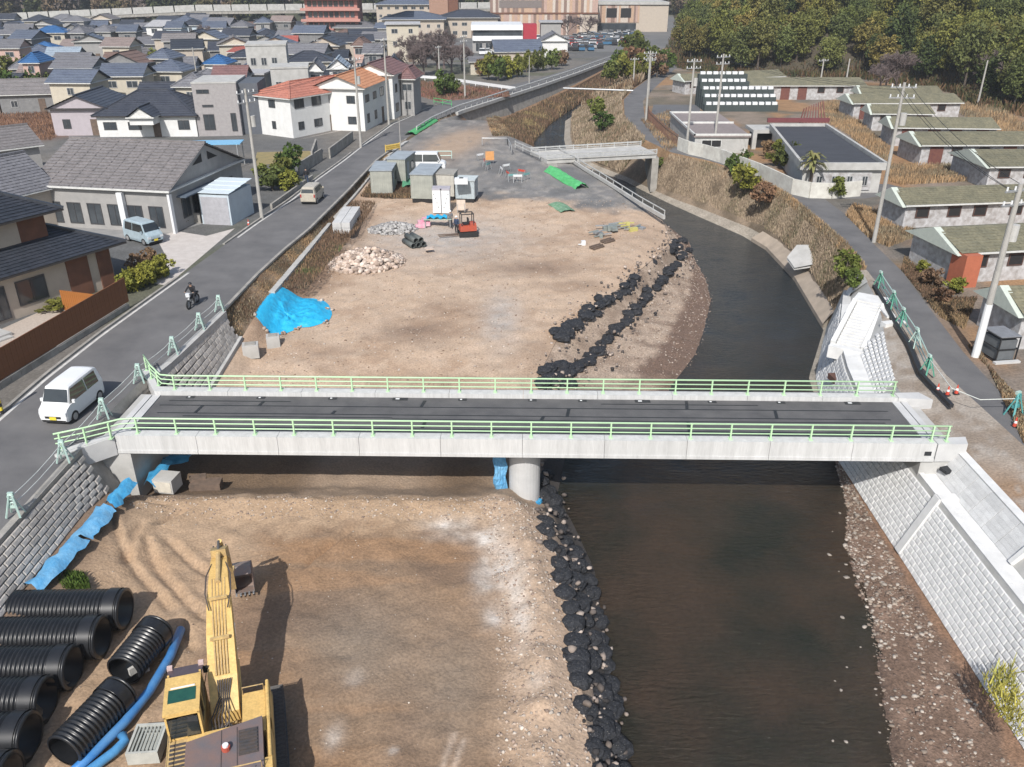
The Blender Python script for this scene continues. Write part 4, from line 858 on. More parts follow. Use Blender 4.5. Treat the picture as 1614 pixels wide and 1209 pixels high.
# tracks
def shoe_mesh():
    mb = MB(); mb.box(-.32, -.082, -.03, .32, .082, 0); mb.box(-.32, -.075, 0, .32, -.055, .035); mb.box(-.32, .0, 0, .32, .02, .035); mb.box(-.32, .06, 0, .32, .078, .03); return mb.mesh('track_shoe', M_track)
SHOE = shoe_mesh()
for sx in (-1.45, 1.50):
    T = bpy.data.objects.new('track', None); COL.objects.link(T); T.parent = EX; T.location = (sx, 0, 0)
    mb = MB(); mb.box(-.2, -1.9, .22, .2, 1.9, .68); mb.build('track_frame', M_eng, T)
    L = 1.95; r = .42; per = 4 * L + 2 * pi * r; n = int(per / .175)
    for k in range(n):
        s = per * k / n
        if s < 2 * L: y, z, a = -L + s, 2 * r + .03, 0
        elif s < 2 * L + pi * r: t = (s - 2 * L) / r; y, z, a = L + r * sin(t), r + .03 + r * cos(t), -t
        elif s < 4 * L + pi * r: y, z, a = L - (s - 2 * L - pi * r), .03, pi
        else: t = (s - 4 * L - pi * r) / r; y, z, a = -L - r * sin(t), r + .03 - r * cos(t), pi - t
        o = link('track_shoe', SHOE, T); o.location = (0, y, z); o.rotation_euler = (a, 0, 0)
mb = MB(); mb.box(-1.1, -.8, .35, 1.1, .8, .85); mb.cyl((0, 0, .85), (0, 0, 1.0), .7, n=24); mb.build('undercarriage', M_eng, EX)
# turntable deck
mb = MB(); mb.box(-1.5, -1.9, 1.0, 1.5, 1.55, 1.25); mb.build('turntable_deck', YEL2, EX)
mb = MB(); mb.box(-1.48, -2.9, 1.0, 1.48, -1.9, 2.15); mb.build('counterweight', YEL, EX)
mb = MB(); mb.prism([(-.95, -2.35), (1.25, -2.35), (1.25, -.35), (-.95, -.75)], 1.25, 2.22); mb.build('engine_hood', M_hood, EX)
mb = MB(); mb.box(.55, -1.7, 2.222, 1.12, -.75, 2.24); 
for k in range(7): mb.box(.58, -1.66 + k * .13, 2.241, 1.09, -1.60 + k * .13, 2.28)
mb.build('grille', M_eng, EX)
mb = MB(); mb.cyl((.2, -1.35, 2.22), (.2, -1.35, 2.36), .13, n=12); mb.cyl((.2, -1.35, 2.36), (.2, -1.35, 2.42), .09, n=12, m=1); mb.build('filler_cap', [mat('cap_red', (.4, .08, .05)), M_white], EX)
mb = MB(); mb.box(-1.5, -1.9, 1.25, -.96, -.35, 1.95); mb.build('side_cabinet', YEL2, EX)
mb = MB()
for k in range(9): mb.box(-1.45, -1.85 + k * .16, 1.951, -1.0, -1.77 + k * .16, 1.975)
mb.build('grille', M_eng, EX)
mb = MB(); mb.box(-.95, -.74, 1.25, 1.5, -.30, 2.0); mb.build('cross_box', YEL, EX)
mb = MB(); mb.box(.62, -.29, 1.25, 1.32, 1.1, 1.85); mb.box(1.0, 1.1, 1.0, 1.45, 1.45, 1.5); mb.build('tool_box', YEL, EX)
mb = MB(); mb.tube([(1.42, -1.8, 2.05), (1.42, 1.25, 2.05), (1.42, 1.4, 1.4)], .055, 8); mb.box(1.34, -1.9, 1.3, 1.5, 1.1, 2.0); mb.build('side_fender', YEL, EX)
mb = MB(); mb.box(-.33, -.29, 1.25, .60, .42, 1.32); mb.cyl((.1, -.1, 1.3), (.1, .2, 1.6), .16, n=10); mb.tube([(-.2, -.2, 1.4), (0, .1, 1.75), (.35, .0, 1.5)], .04, 6); mb.tube([(-.1, -.25, 1.5), (.2, .1, 1.8), (.45, -.1, 1.5)], .04, 6); mb.build('swing_motor', M_eng, EX)
# cab
CB = bpy.data.objects.new('cab', None); COL.objects.link(CB); CB.parent = EX; CB.location = (-.98, .62, 1.25)
mb = MB(); mb.box(-.5, -.95, 0, .5, .95, .75); mb.box(-.5, -.95, .75, -.44, -.6, 1.72); mb.box(.44, -.95, .75, .5, -.6, 1.72); mb.box(-.5, -.95, 1.62, .5, -.60, 1.72)
for x in (-.47, .47):
    mb.bar((x, .93, .7), (x, .72, 1.72), .06, .06); mb.bar((x, 0, .7), (x, 0, 1.72), .06, .06)
mb.build('cab_frame', YEL, CB)
mb = MB(); mb.add([(-.44, .90, .75), (.44, .90, .75), (.44, .72, 1.66), (-.44, .72, 1.66)], [(0, 1, 2, 3)]); mb.box(-.485, -.58, .76, -.475, .86, 1.62); mb.box(.475, -.58, .76, .485, .86, 1.62); mb.box(-.42, -.97, .8, .42, -.955, 1.55); mb.build('cab_window', M_cglass, CB)
mb = MB(); mb.box(-.52, -.98, 1.72, .52, .55, 1.80); mb.build('cab_roof', YEL, CB)
mb = MB(); mb.box(-.40, -.55, 1.801, .40, -.02, 1.815); mb.build('roof_window', M_gg, CB)
mb = MB(); mb.box(-.34, .02, 1.801, .36, .06, 1.83); mb.build('label_strip', M_white, CB)
mb = MB(); mb.add([(-.5, .56, 1.70), (.5, .56, 1.70), (.54, 1.25, 1.52), (-.54, 1.25, 1.52)], [(0, 1, 2, 3)]); mb.add([(-.5, .56, 1.66), (.5, .56, 1.66), (.54, 1.25, 1.48), (-.54, 1.25, 1.48)], [(3, 2, 1, 0)]); mb.box(-.5, .56, 1.62, .5, .58, 1.78); mb.build('sun_visor', mat('visor_purple', (.10, .07, .08), rough=.3), CB)
for x in (-.47, .47):
    mb = MB(); mb.box(x - .08, 1.12, 1.52, x + .08, 1.26, 1.66); mb.build('work_lamp', mat('lamp_pink', (.6, .45, .42)), CB)
for x in (-.46, .46):
    mb = MB(); mb.tube([(x, .9, .8), (x * 1.25, 1.1, 1.2), (x * 1.25, 1.1, 1.5)], .015, 5); mb.cbox((x * 1.25, 1.12, 1.35), (.16, .03, .28)); mb.build('mirror', M_trimx, CB)
mb = MB(); mb.cbox((0, -.2, .55), (.5, .5, .14)); mb.cbox((0, -.45, .9), (.48, .12, .6)); mb.build('driver_seat', M_eng, CB)
mb = MB()
for (a_, b_) in (((-1.45, -1.85), (-1.45, -.4)), ((-.9, -2.3), (1.2, -2.3)), ((.65, 1.05), (1.3, 1.05))):
    z_ = 1.95 if a_[0] == -1.45 else 2.2 if a_[0] == -.9 else 1.85; mb = MB(); mb.tube([(a_[0], a_[1], z_), (a_[0], a_[1], z_ + .3), (b_[0], b_[1], z_ + .3), (b_[0], b_[1], z_)], .018, 5); mb.build('handrail', YEL2, EX)
mb = MB()
for k_ in range(6): mb.tube([(-.25 + .09 * k_, -.2, 1.45), (-.3 + .11 * k_, .2, 1.9 + .03 * k_), (-.05 + .06 * k_, .9, 2.05), (-.05 + .08 * k_, 1.3, 2.45)], .022, 5)
mb.build('hydraulic_hose', M_eng, EX, kind='stuff')
mb = MB()
for k_ in range(14): a_ = k_ * .9; mb.cyl((-.9 + (k_ % 7) * .32, -2.2 + .14 * (k_ // 7), 2.221), (-.9 + (k_ % 7) * .32, -2.2 + .14 * (k_ // 7), 2.24), .02, n=6)
mb.box(.05, -2.3, 2.221, .07, -.6, 2.235); mb.box(.50, -2.3, 2.221, .52, -.6, 2.235); mb.build('hood_seam', M_eng, EX, kind='stuff')
# boom, arm, bucket
def plate_boom(pts, hts, wds, name, m, parent):
    mb = MB(); vs = []
    for (y, z), h, w_ in zip(pts, hts, wds):
        vs += [(-w_, y, z - h), (w_, y, z - h), (w_, y, z + h), (-w_, y, z + h)]
    n = len(pts); fs = [(0, 1, 2, 3), (4 * n - 1, 4 * n - 2, 4 * n - 3, 4 * n - 4)]
    for k in range(n - 1):
        for i in range(4):
            j = (i + 1) % 4; fs.append((4 * k + i, 4 * k + 4 + i, 4 * k + 4 + j, 4 * k + j))
    mb.add(vs, fs); return mb.build(name, m, parent)
BO = bpy.data.objects.new('boom', None); COL.objects.link(BO); BO.parent = EX; BO.location = (.10, .55, 1.55)
bp = [(0, 0), (.9, .55), (2.15, 1.15), (3.3, 1.55), (4.3, 1.80), (5.35, 1.88), (6.3, 1.74)]
plate_boom(bp, [.22, .34, .42, .42, .36, .28, .20], [.42, .45, .43, .39, .33, .28, .23], 'boom_beam', YEL, BO)
for x in (-.20, -.10, .0, .10, .20):
    mb = MB(); mb.tube([(x * (.9 + .05 * k), y, z + .45 - .012 * k * k + (.02 if k else -.05)) for k, (y, z) in enumerate(bp[1:5])], .028, 5); mb.build('hydraulic_pipe', YEL2, BO)
mb = MB(); mb.box(-.10, 5.35, 1.9, .10, 6.3, 2.12); mb.box(-.24, 5.9, 1.55, -.20, 6.45, 2.05); mb.box(.20, 5.9, 1.55, .24, 6.45, 2.05); mb.build('boom_fork', M_eng, BO)
for sgn in (-1, 1):
    mb = MB(); mb.tube([(sgn * .30, 2.9, 1.98), (sgn * .42, 3.6, 2.15), (sgn * .40, 4.5, 2.2), (sgn * .24, 5.2, 2.15)], .025, 5); mb.build('hydraulic_hose', M_eng, BO)
for k, (y, z) in enumerate(((1.9, 1.15), (3.3, 1.68))):
    mb = MB(); mb.box(-.30, y - .04, z + .40, .30, y + .04, z + .50); mb.build('pipe_clamp', YEL2, BO)
for x in (-.38, .38):
    mb = MB(); mb.cyl((x, .55, -.55), (x, 2.0, .45), .09, n=10); mb.build('boom_cylinder', YEL, BO)
    mb = MB(); mb.cyl((x, 2.0, .45), (x, 3.0, 1.18), .045, n=8); mb.build('cylinder_rod', M_chrome, BO)
mb = MB(); mb.cyl((0, 4.1, 2.16), (0, 5.6, 2.28), .09, n=10); mb.cyl((0, 5.6, 2.28), (0, 6.35, 2.30), .05, n=8, m=1); mb.build('arm_cylinder', [YEL2, M_track], BO)
AR = bpy.data.objects.new('arm', None); COL.objects.link(AR); AR.parent = EX; AR.location = (.10, 6.85, 3.29)
ar = [(-.75, .55), (0, 0.05), (.55, -.75), (1.05, -1.75), (1.5, -2.75)]
plate_boom([(p[0] * .9, p[1] * .95) for p in ar], [.16, .30, .27, .22, .16], [.26, .30, .27, .23, .19], 'arm_beam', YEL2, AR)
mb = MB(); mb.cyl((0, .35, .35), (0, 1.25, -.9), .085, n=10); mb.cyl((0, 1.25, -.9), (0, 1.75, -1.75), .045, n=8, m=1); mb.build('bucket_cylinder', [YEL, M_chrome], AR)
BK = bpy.data.objects.new('bucket', None); COL.objects.link(BK); BK.parent = EX; BK.location = (.58, 8.5, .55); BK.scale = (.78,) * 3
prof = [(-.35, .75), (.15, .95), (.72, .80), (.95, .30), (.80, -.25), (.25, -.48), (-.35, -.40)]
mb = MB()
for x in (-.48, .45): mb.xprism(prof + [(-.2, .3)], x, x + .03)
for (a, b) in zip(prof[:-1], prof[1:]): mb.add([(-.48, a[0], a[1]), (.48, a[0], a[1]), (.48, b[0], b[1]), (-.48, b[0], b[1])], [(0, 1, 2, 3)])
mb.build('bucket_shell', M_buck, BK)
for k in range(5):
    mb = MB(); x = -.42 + k * .21; mb.bar((x, -.32, -.40), (x, -.58, -.36), .08, .05); mb.build('tooth', M_steel, BK)
mb = MB(); mb.box(-.6, -.05, .70, -.35, .25, .98); mb.build('linkage', YEL2, BK)

# ------------------------------------------------------------------ corrugated pipes
def corr_pipe(L, r=.64, ribs=None):
    root_mb = MB(); n = 28; prof = []; ribs = ribs or int(L / .155); 
    for k in range(ribs):
        x0 = L * k / ribs; x1 = L * (k + 1) / ribs; d = x1 - x0
        prof += [(x0, r - .08), (x0 + d * .10, r - .01), (x0 + d * .22, r), (x0 + d * .36, r), (x0 + d * .48, r - .01), (x0 + d * .58, r - .08)]
    prof.append((L, r - .07)); prof.append((L, r - .10)); prof.append((.02, r - .10)); 
    rows = [[(x, rr * cos(2 * pi * i / n), rr * sin(2 * pi * i / n)) for i in range(n + 1)] for x, rr in prof]
    root_mb.grid(rows); return root_mb
def pipe_thing(p, L, rz, ry, r, label):
    t = thing('corrugated_pipe', label, 'pipe', p, rz, 'black corrugated drain pipes'); t.rotation_euler = (0, ry, rz)
    corr_pipe(L, r).build('pipe_wall', M_black, t, smooth=True)
    mb = MB(); n = 28; x = L + .0
    for a, b in ((.55, .75),): pass
    rows = [[(L - .55 + q, (r + .035) * cos(2 * pi * i / n), (r + .035) * sin(2 * pi * i / n)) for i in range(n + 1)] for q in (0, .42)]
    mb.grid(rows); rows = [[(L - .06 + q, (r + dr) * cos(2 * pi * i / n), (r + dr) * sin(2 * pi * i / n)) for i in range(n + 1)] for q, dr in ((0, -.02), (0.02, .03), (.07, .03), (.09, -.09))]
    mb.grid(rows); mb.build('socket_collar', M_black, t, smooth=True); return t
rows_ = [((196, 961), 'black corrugated pipe nearest the blue tarp strip, its open end farthest out'), ((160, 1005), 'second black corrugated pipe, lying beside the one by the tarps'),
         ((114, 1053), 'third black corrugated pipe of the row, between its open ended neighbours'), ((72, 1104), 'fourth black corrugated pipe of the row, level with the diagonal pipe'),
         ((46, 1162), 'fifth black corrugated pipe with pale ringed open end'), ((15, 1228), 'sixth black corrugated pipe, cut by the bottom edge of the photo')]
for k, ((px, py), lb) in enumerate(rows_):
    zc = Zp + .80; p = at(px, py, zc); L = 6.2
    pipe_thing((p.x - L * cos(.02), p.y - L * sin(.02) + .05, zc), L, .02, 0, .77, lb)
for (pa, pb), lb in ((((247, 992), (194, 1058)), 'short black corrugated pipe lying diagonally beside the blue pipe end'), (((190, 1090), (100, 1185)), 'black corrugated pipe lying diagonally below the short one')):
    zc = Zp + .72; a = at(*pb, zc); b = at(*pa, zc); L = (b - a).length
    t = pipe_thing((a.x, a.y, zc), L, atan2(b.y - a.y, b.x - a.x), 0, .64, lb)
# blue hose pipes
M_bp = mat('blue_pipe', (.03, .17, .46), (.10, .26, .50), scale=1.2, rough=.35, fine=.1)
pts = [at(285, 992, Zp + .12), at(268, 1035, Zp + .2), at(235, 1090, Zp + .3), at(195, 1140, Zp + .35), at(150, 1185, Zp + .35), at(95, 1235, Zp + .3)]
mb = MB(); mb.tube(pts, .165, 12); tag(mb.build('blue_pipe', M_bp, smooth=True), 'long blue plastic pipe running beside the black corrugated pipes', 'pipe')
pts = [at(192, 1158, Zp + .30), at(197, 1168, Zp + .25), at(180, 1185, Zp + .2), at(140, 1215, Zp + .2), at(110, 1240, Zp + .2)]
mb = MB(); mb.tube(pts, .155, 12); tag(mb.build('blue_pipe', mat('blue_pipe_light', (.08, .28, .55), rough=.4), smooth=True), 'lighter blue short pipe lying against the long blue pipe', 'pipe')
# slatted crate
p = at(236, 1180, Zp); CR = thing('grate_crate', 'pale grey slatted plastic crate on the soil left of the excavator', 'crate', p, .08)
mb = MB()
for a in (-.5, .42): mb.box(a, -.6, 0, a + .08, .6, .5)
for a in (-.6, .52): mb.box(-.42, a, 0, .42, a + .08, .5)
mb.box(-.42, -.52, 0, .42, .52, .08); mb.build('crate_frame', mat('pale_plastic', (.45, .46, .43), rough=.5), CR)
sm = MB(); sm.box(-.03, -.50, 0, .03, .50, .03); SM = sm.mesh('slat', mat('slat_grey', (.34, .36, .34)))
for k in range(7): link('slat', SM, CR, (-.36 + k * .12, 0, .42))
mb = MB(); p = at(215, 1053, Zp + .45); mb.cbox(p, (.55, .12, .3), .9); mb.cbox(p + Vector((.12, .15, -.2)), (.4, .3, .18), .7)
tag(mb.build('concrete_chunk', M_conc_mid), 'broken pale concrete chunk between the diagonal black pipes', 'chunk')
# blue tarp strips at the toe of the blocks
def tarp_strip(pts, wd, m, label, seed):
    r = random.Random(seed); rows = []
    for k, p in enumerate(pts):
        d = (Vector(pts[min(k + 1, len(pts) - 1)]) - Vector(pts[max(k - 1, 0)])); d.z = 0; d.normalize(); s = Vector((-d.y, d.x, 0)); p = Vector(p)
        rows.append([tuple(p + s * wd * (q / 5 - .5) * r.uniform(.8, 1.15) + Vector((0, 0, .28 * cos((q / 5 - .5) * 3) + r.uniform(-.07, .09)))) for q in range(6)])
    mb = MB(); mb.grid(rows); o = mb.build('blue_tarp', m, smooth=True); tag(o, label, 'tarp', 'blue tarps along the toe of the blocks'); return o
def dens(a, b, n, z): return [at(a[0] + (b[0] - a[0]) * t + RND.uniform(-3, 3), a[1] + (b[1] - a[1]) * t + RND.uniform(-2, 2), z) for t in np.linspace(0, 1, n)]
tarp_strip(dens((203, 762), (174, 800), 8, -1.62), .75, M_tarp, 'bright blue tarp strip nearest the bridge, along the toe of the blocks', 1)
tarp_strip(dens((171, 803), (124, 852), 8, -1.62), .95, M_tarp2, 'middle stretch of faded blue tarp along the toe of the blocks', 2)
tarp_strip(dens((121, 856), (52, 930), 10, -1.58), .95, M_tarp2, 'crumpled pale blue tarp nearest the black pipes', 3)
tarp_strip(dens((236, 768), (262, 728), 6, -2.6), .7, M_tarp, 'dark blue tarp under the bridge end beside the white crate', 4)
tarp_strip(dens((262, 728), (300, 722), 4, -2.9), .9, M_tarp, 'dark blue tarp in the shade under the deck', 5)
p = at(266, 770, -3.0); WB = thing('white_crate', 'white concrete block standing beside blue tarp under the bridge end', 'block', p, -.15)
mb = MB(); mb.box(-.5, -.45, 0, .5, .45, .75); mb.build('block_body', M_conc_mid, WB); mb = MB(); mb.box(-.42, -.47, .08, .42, -.452, .65); mb.build('front_panel', mat('cream_panel', (.6, .56, .48)), WB)
mb = MB(); p = at(325, 765, -3.3); mb.cbox(p, (1.5, .7, .45), .1); mb.cbox(p + Vector((-.5, .35, .25)), (.8, .5, .1), .3); tag(mb.build('formwork_box', M_wood), 'brown wooden formwork box in the shade under the bridge', 'box')
# green weeds
x, y = scatter_poly([tuple(at(*q, -2.0))[:2] for q in ((88, 920), (95, 903), (135, 905), (142, 925), (110, 932))], 900)
blades('green_weeds', x, y, np.full(900, -2.05), .28, .06, [(.06, .11, .02), (.10, .15, .03), (.04, .07, .02)], 'green weeds sprouting at the edge of the black pipes')
x, y = scatter_poly([tuple(at(*q, -1.2))[:2] for q in ((1560, 1020), (1614, 1000), (1640, 1110), (1590, 1060))], 500)
blades('bamboo_sprays', x, y, np.full(500, -3.2) + NR.uniform(0, .8, 500), .35, .05, [(.40, .36, .08), (.30, .30, .08)], 'yellow green leaf sprays against the white blocks', lean=1.2)

# ------------------------------------------------------------------ field objects
def heap(name, label, cat, cx, cy, rx, ry, h, n, r0, r1, cols, ang=0.0):
    a = NR.uniform(0, 2 * pi, n); q = np.sqrt(NR.uniform(0, 1, n)); X0 = q * np.cos(a) * rx; Y0 = q * np.sin(a) * ry
    X = cx + X0 * cos(ang) - Y0 * sin(ang); Y = cy + X0 * sin(ang) + Y0 * cos(ang); gz = float_field(X, Y)
    prof = h * np.clip(1 - q ** 1.5, 0, 1) * (.8 + .5 * fbm(X * 1.2, Y * 1.2, 5)); o = stones(name, X, Y, gz + prof + .02, r0, r1, cols, label, .8, 1.3, rich=True)
    t = thing(name, label, cat); o.parent = t; o.name = 'rocks'
    mb = MB(); rows = []
    for qq in (1.0, .8, .6, .4, .2, .02):
        row = []
        for k in range(21):
            t_ = 2 * pi * k / 20; x0 = qq * cos(t_) * rx * .97; y0 = qq * sin(t_) * ry * .97; x = cx + x0 * cos(ang) - y0 * sin(ang); y = cy + x0 * sin(ang) + y0 * cos(ang); row.append((x, y, FZ(x, y) - .06 + h * max(0, 1 - qq ** 1.5) * .85))
        rows.append(row)
    mb.grid(rows); mb.build('core', mat('heap_core_' + name, tuple(c * .5 for c in cols[0]), rough=.95), t)
    return t
p = at(577, 408, -1.7); heap('rock_pile', 'large pile of pale broken rock on the field', 'rock pile', p.x, p.y, 3.2, 2.4, 1.15, 800, .12, .27, [(.56, .45, .38), (.48, .38, .31), (.36, .28, .23), (.62, .53, .46)], .15)
p = at(618, 355, -1.4); heap('gravel_pile', 'low pile of grey stones beside the white block stack', 'gravel pile', p.x, p.y, 2.3, 1.4, .7, 520, .10, .2, [(.34, .33, .32), (.27, .26, .26), (.42, .41, .40)], 0)
# white block stack
BS = thing('block_stack', 'stack of long white concrete blocks by the kerb wall', 'block stack', (0, 0, 0))
a = at(525, 372, -1.5); b = at(553, 372, -1.5); c = at(579, 345, -1.5)
ux = (b - a); ux.z = 0; wx = ux.length; ux.normalize(); ang = atan2(ux.y, ux.x); uy = Vector((-ux.y, ux.x, 0)); dep = (c - b).dot(uy)
for i in range(2):
    for j in range(4):
        for k in range(2):
            mb = MB(); P = a + ux * (i + .5) * wx / 2 + uy * (j + .5) * dep / 4 + Vector((0, 0, .32 + .5 * k + .15)); mb.cbox(P, (wx / 2 - .04, dep / 4 - .05, .47), ang); mb.build('concrete_block', M_concrete, BS)
# loose concrete blocks below the tarp heap
for (px, py), s, lb in (((396, 556), (1.0, .75, .8), 'grey concrete block with hollow top, nearest the far railing'), ((431, 540), (.85, .7, .7), 'squat grey concrete block just under the blue tarp heap')):
    x, y = tuple(at(px, py, -2.4))[:2]; t = thing('concrete_block', lb, 'concrete block', (x, y, FZ(x, y)), .25); mb = MB(); mb.box(-s[0] / 2, -s[1] / 2, -.1, s[0] / 2, s[1] / 2, s[2]); mb.build('body', M_conc_mid, t); mb = MB(); mb.box(-s[0] / 3, -s[1] / 3, s[2] + .002, s[0] / 3, s[1] / 3, s[2] + .06); mb.build('lid', M_conc_old, t)
# blue tarp covered heap
pa = at(455, 505, -2.3); n = 34; rows = []
outl = [(399, 486), (440, 472), (503, 468), (517, 480), (512, 498), (470, 505), (445, 512), (425, 517), (402, 510), (396, 495)]
ow = [at(px, py, -2.0) for px, py in outl]; cx = sum(p.x for p in ow) / len(ow); cy = sum(p.y for p in ow) / len(ow)
def rad(t):
    best = []
    for p in ow: best.append((atan2(p.y - cy, p.x - cx) % (2 * pi), hypot(p.x - cx, p.y - cy)))
    best.sort(); A = [q[0] for q in best]; R_ = [q[1] for q in best]; return float(np.interp(t % (2 * pi), A, R_, period=2 * pi))
for q in np.linspace(1.04, 0.0, 16):
    row = []
    for k in range(61):
        t = 2 * pi * k / 60; r = rad(t) * q; x = cx + r * cos(t); y = cy + r * sin(t); hgt = .36 * (1 - max(0, q) ** 3.2); hgt *= .8 + .5 * float(fbm(np.array([x * .8]), np.array([y * .8]), 3)[0])
        hgt += .20 * (abs(float(fbm(np.array([x * 2.6]), np.array([y * 2.6]), 8)[0]) - .5) * 4 - .5) * min(1, 3 * (1.05 - q)); row.append((x, y, max(FZ(max(x, -16.4), y) + hgt + .06, FZ(x, y) + .05 + .3 * hgt)))
    rows.append(row)
M_tarpB = mat('cyan_tarp', (.01, .32, .58), (.03, .42, .68), scale=3.0, rough=.5, bump=1.0, bscale=4, fine=.12)
mb = MB(); mb.grid(rows); tag(mb.build('blue_tarp', M_tarpB, smooth=True), 'vivid blue tarp covering a low heap at the field edge', 'tarp heap')
X = []; Y = []
for p in ow:
    for k in range(4): X.append(p.x + RND.gauss(0, .15)); Y.append(p.y - .15 + RND.gauss(0, .12))
stones('weight_stones', np.array(X), np.array(Y), float_field(np.array(X), np.array(Y)) + .08, .08, .16, PALE, 'small stones weighing down the blue tarp edge', .8, 1, rich=True)
# short black pipes bundle near rock pile
p = at(652, 380, -1.6); PB = thing('pipe_bundle', 'small bundle of short dark pipes beside the rock pile', 'pipe bundle', (p.x, p.y, FZ(p.x, p.y)), .55)
for k, (x, z) in enumerate(((-.45, .25), (.05, .25), (.55, .25), (-.2, .68), (.3, .68))):
    mb = MB(); mm = 18; rr = .25; rows = [[(x + q * cos(2 * pi * i / mm), yy, z + q * sin(2 * pi * i / mm)) for i in range(mm + 1)] for yy, q in ((-.9, rr - .04), (-.9, rr), (1.0, rr), (1.0, rr - .04), (-.88, rr - .05))]
    mb.grid(rows); mb.build('short_pipe', mat('pipe_grey_green', (.06, .07, .07), (.10, .11, .105), rough=.6), PB, smooth=True)
mb = MB(); p = at(676, 392, -1.7); mb.cbox(p, (.7, .5, .12), .4); tag(mb.build('stone_slab', mat('pale_slab', (.55, .45, .38))), 'pale flat slab near the short dark pipes', 'slab')
# scrap heaps on the field's river side
def scrap(px, py, n, sc, label, cols, seed):
    r = random.Random(seed); p = at(px, py, -2.2); t = thing('scrap_heap', label, 'scrap heap', (p.x, p.y, FZ(p.x, p.y)))
    for k in range(n):
        mb = MB(); x, y = r.gauss(0, sc), r.gauss(0, sc * .5); h = r.uniform(.05, .5); 
        if k % 3: mb.bar((x - .6, y - .2, h), (x + r.uniform(.2, .9), y + r.uniform(-.3, .5), h + r.uniform(-.1, .2)), .12, .10)
        else: mb.cbox((x, y, h * .6), (r.uniform(.4, .9), r.uniform(.3, .6), r.uniform(.2, .5)), r.uniform(0, 3))
        mb.build('scrap_piece', cols[k % len(cols)], t)
MG = mat('scrap_greygreen', (.24, .27, .26), (.17, .19, .18), rough=.6)
scrap(978, 370, 16, .75, 'grey green tangle of steel forms on the field near the river', [MG, M_steel, MG, mat('scrap_yellow', (.5, .45, .15))], 5)
scrap(944, 378, 6, .35, 'few grey steel offcuts left of the steel form tangle', [MG, M_steel], 6)
for (px, py), lb in (((940, 398), 'brown timber bundle lying near the steel forms'), ((957, 388), 'second brown timber bundle close behind the other')):
    p = at(px, py, -2.3); t = thing('timber_bundle', lb, 'timber', (p.x, p.y, FZ(p.x, p.y)), .75)
    for k in range(4):
        mb = MB(); mb.box(-.7, -.3 + k * .15, 0 + .1 * (k % 2), .7, -.17 + k * .15, .13 + .1 * (k % 2)); mb.build('plank', M_wood, t)
p = at(919, 393, -2.3); mb = MB(); mb.cbox((p.x, p.y, FZ(p.x, p.y) + .2), (.35, .3, .4), .3); mb.cbox((p.x - .25, p.y - .1, FZ(p.x, p.y) + .1), (.4, .12, .06), .2); tag(mb.build('paper_sack', M_white), 'small white sack on the field left of the timber', 'sack')
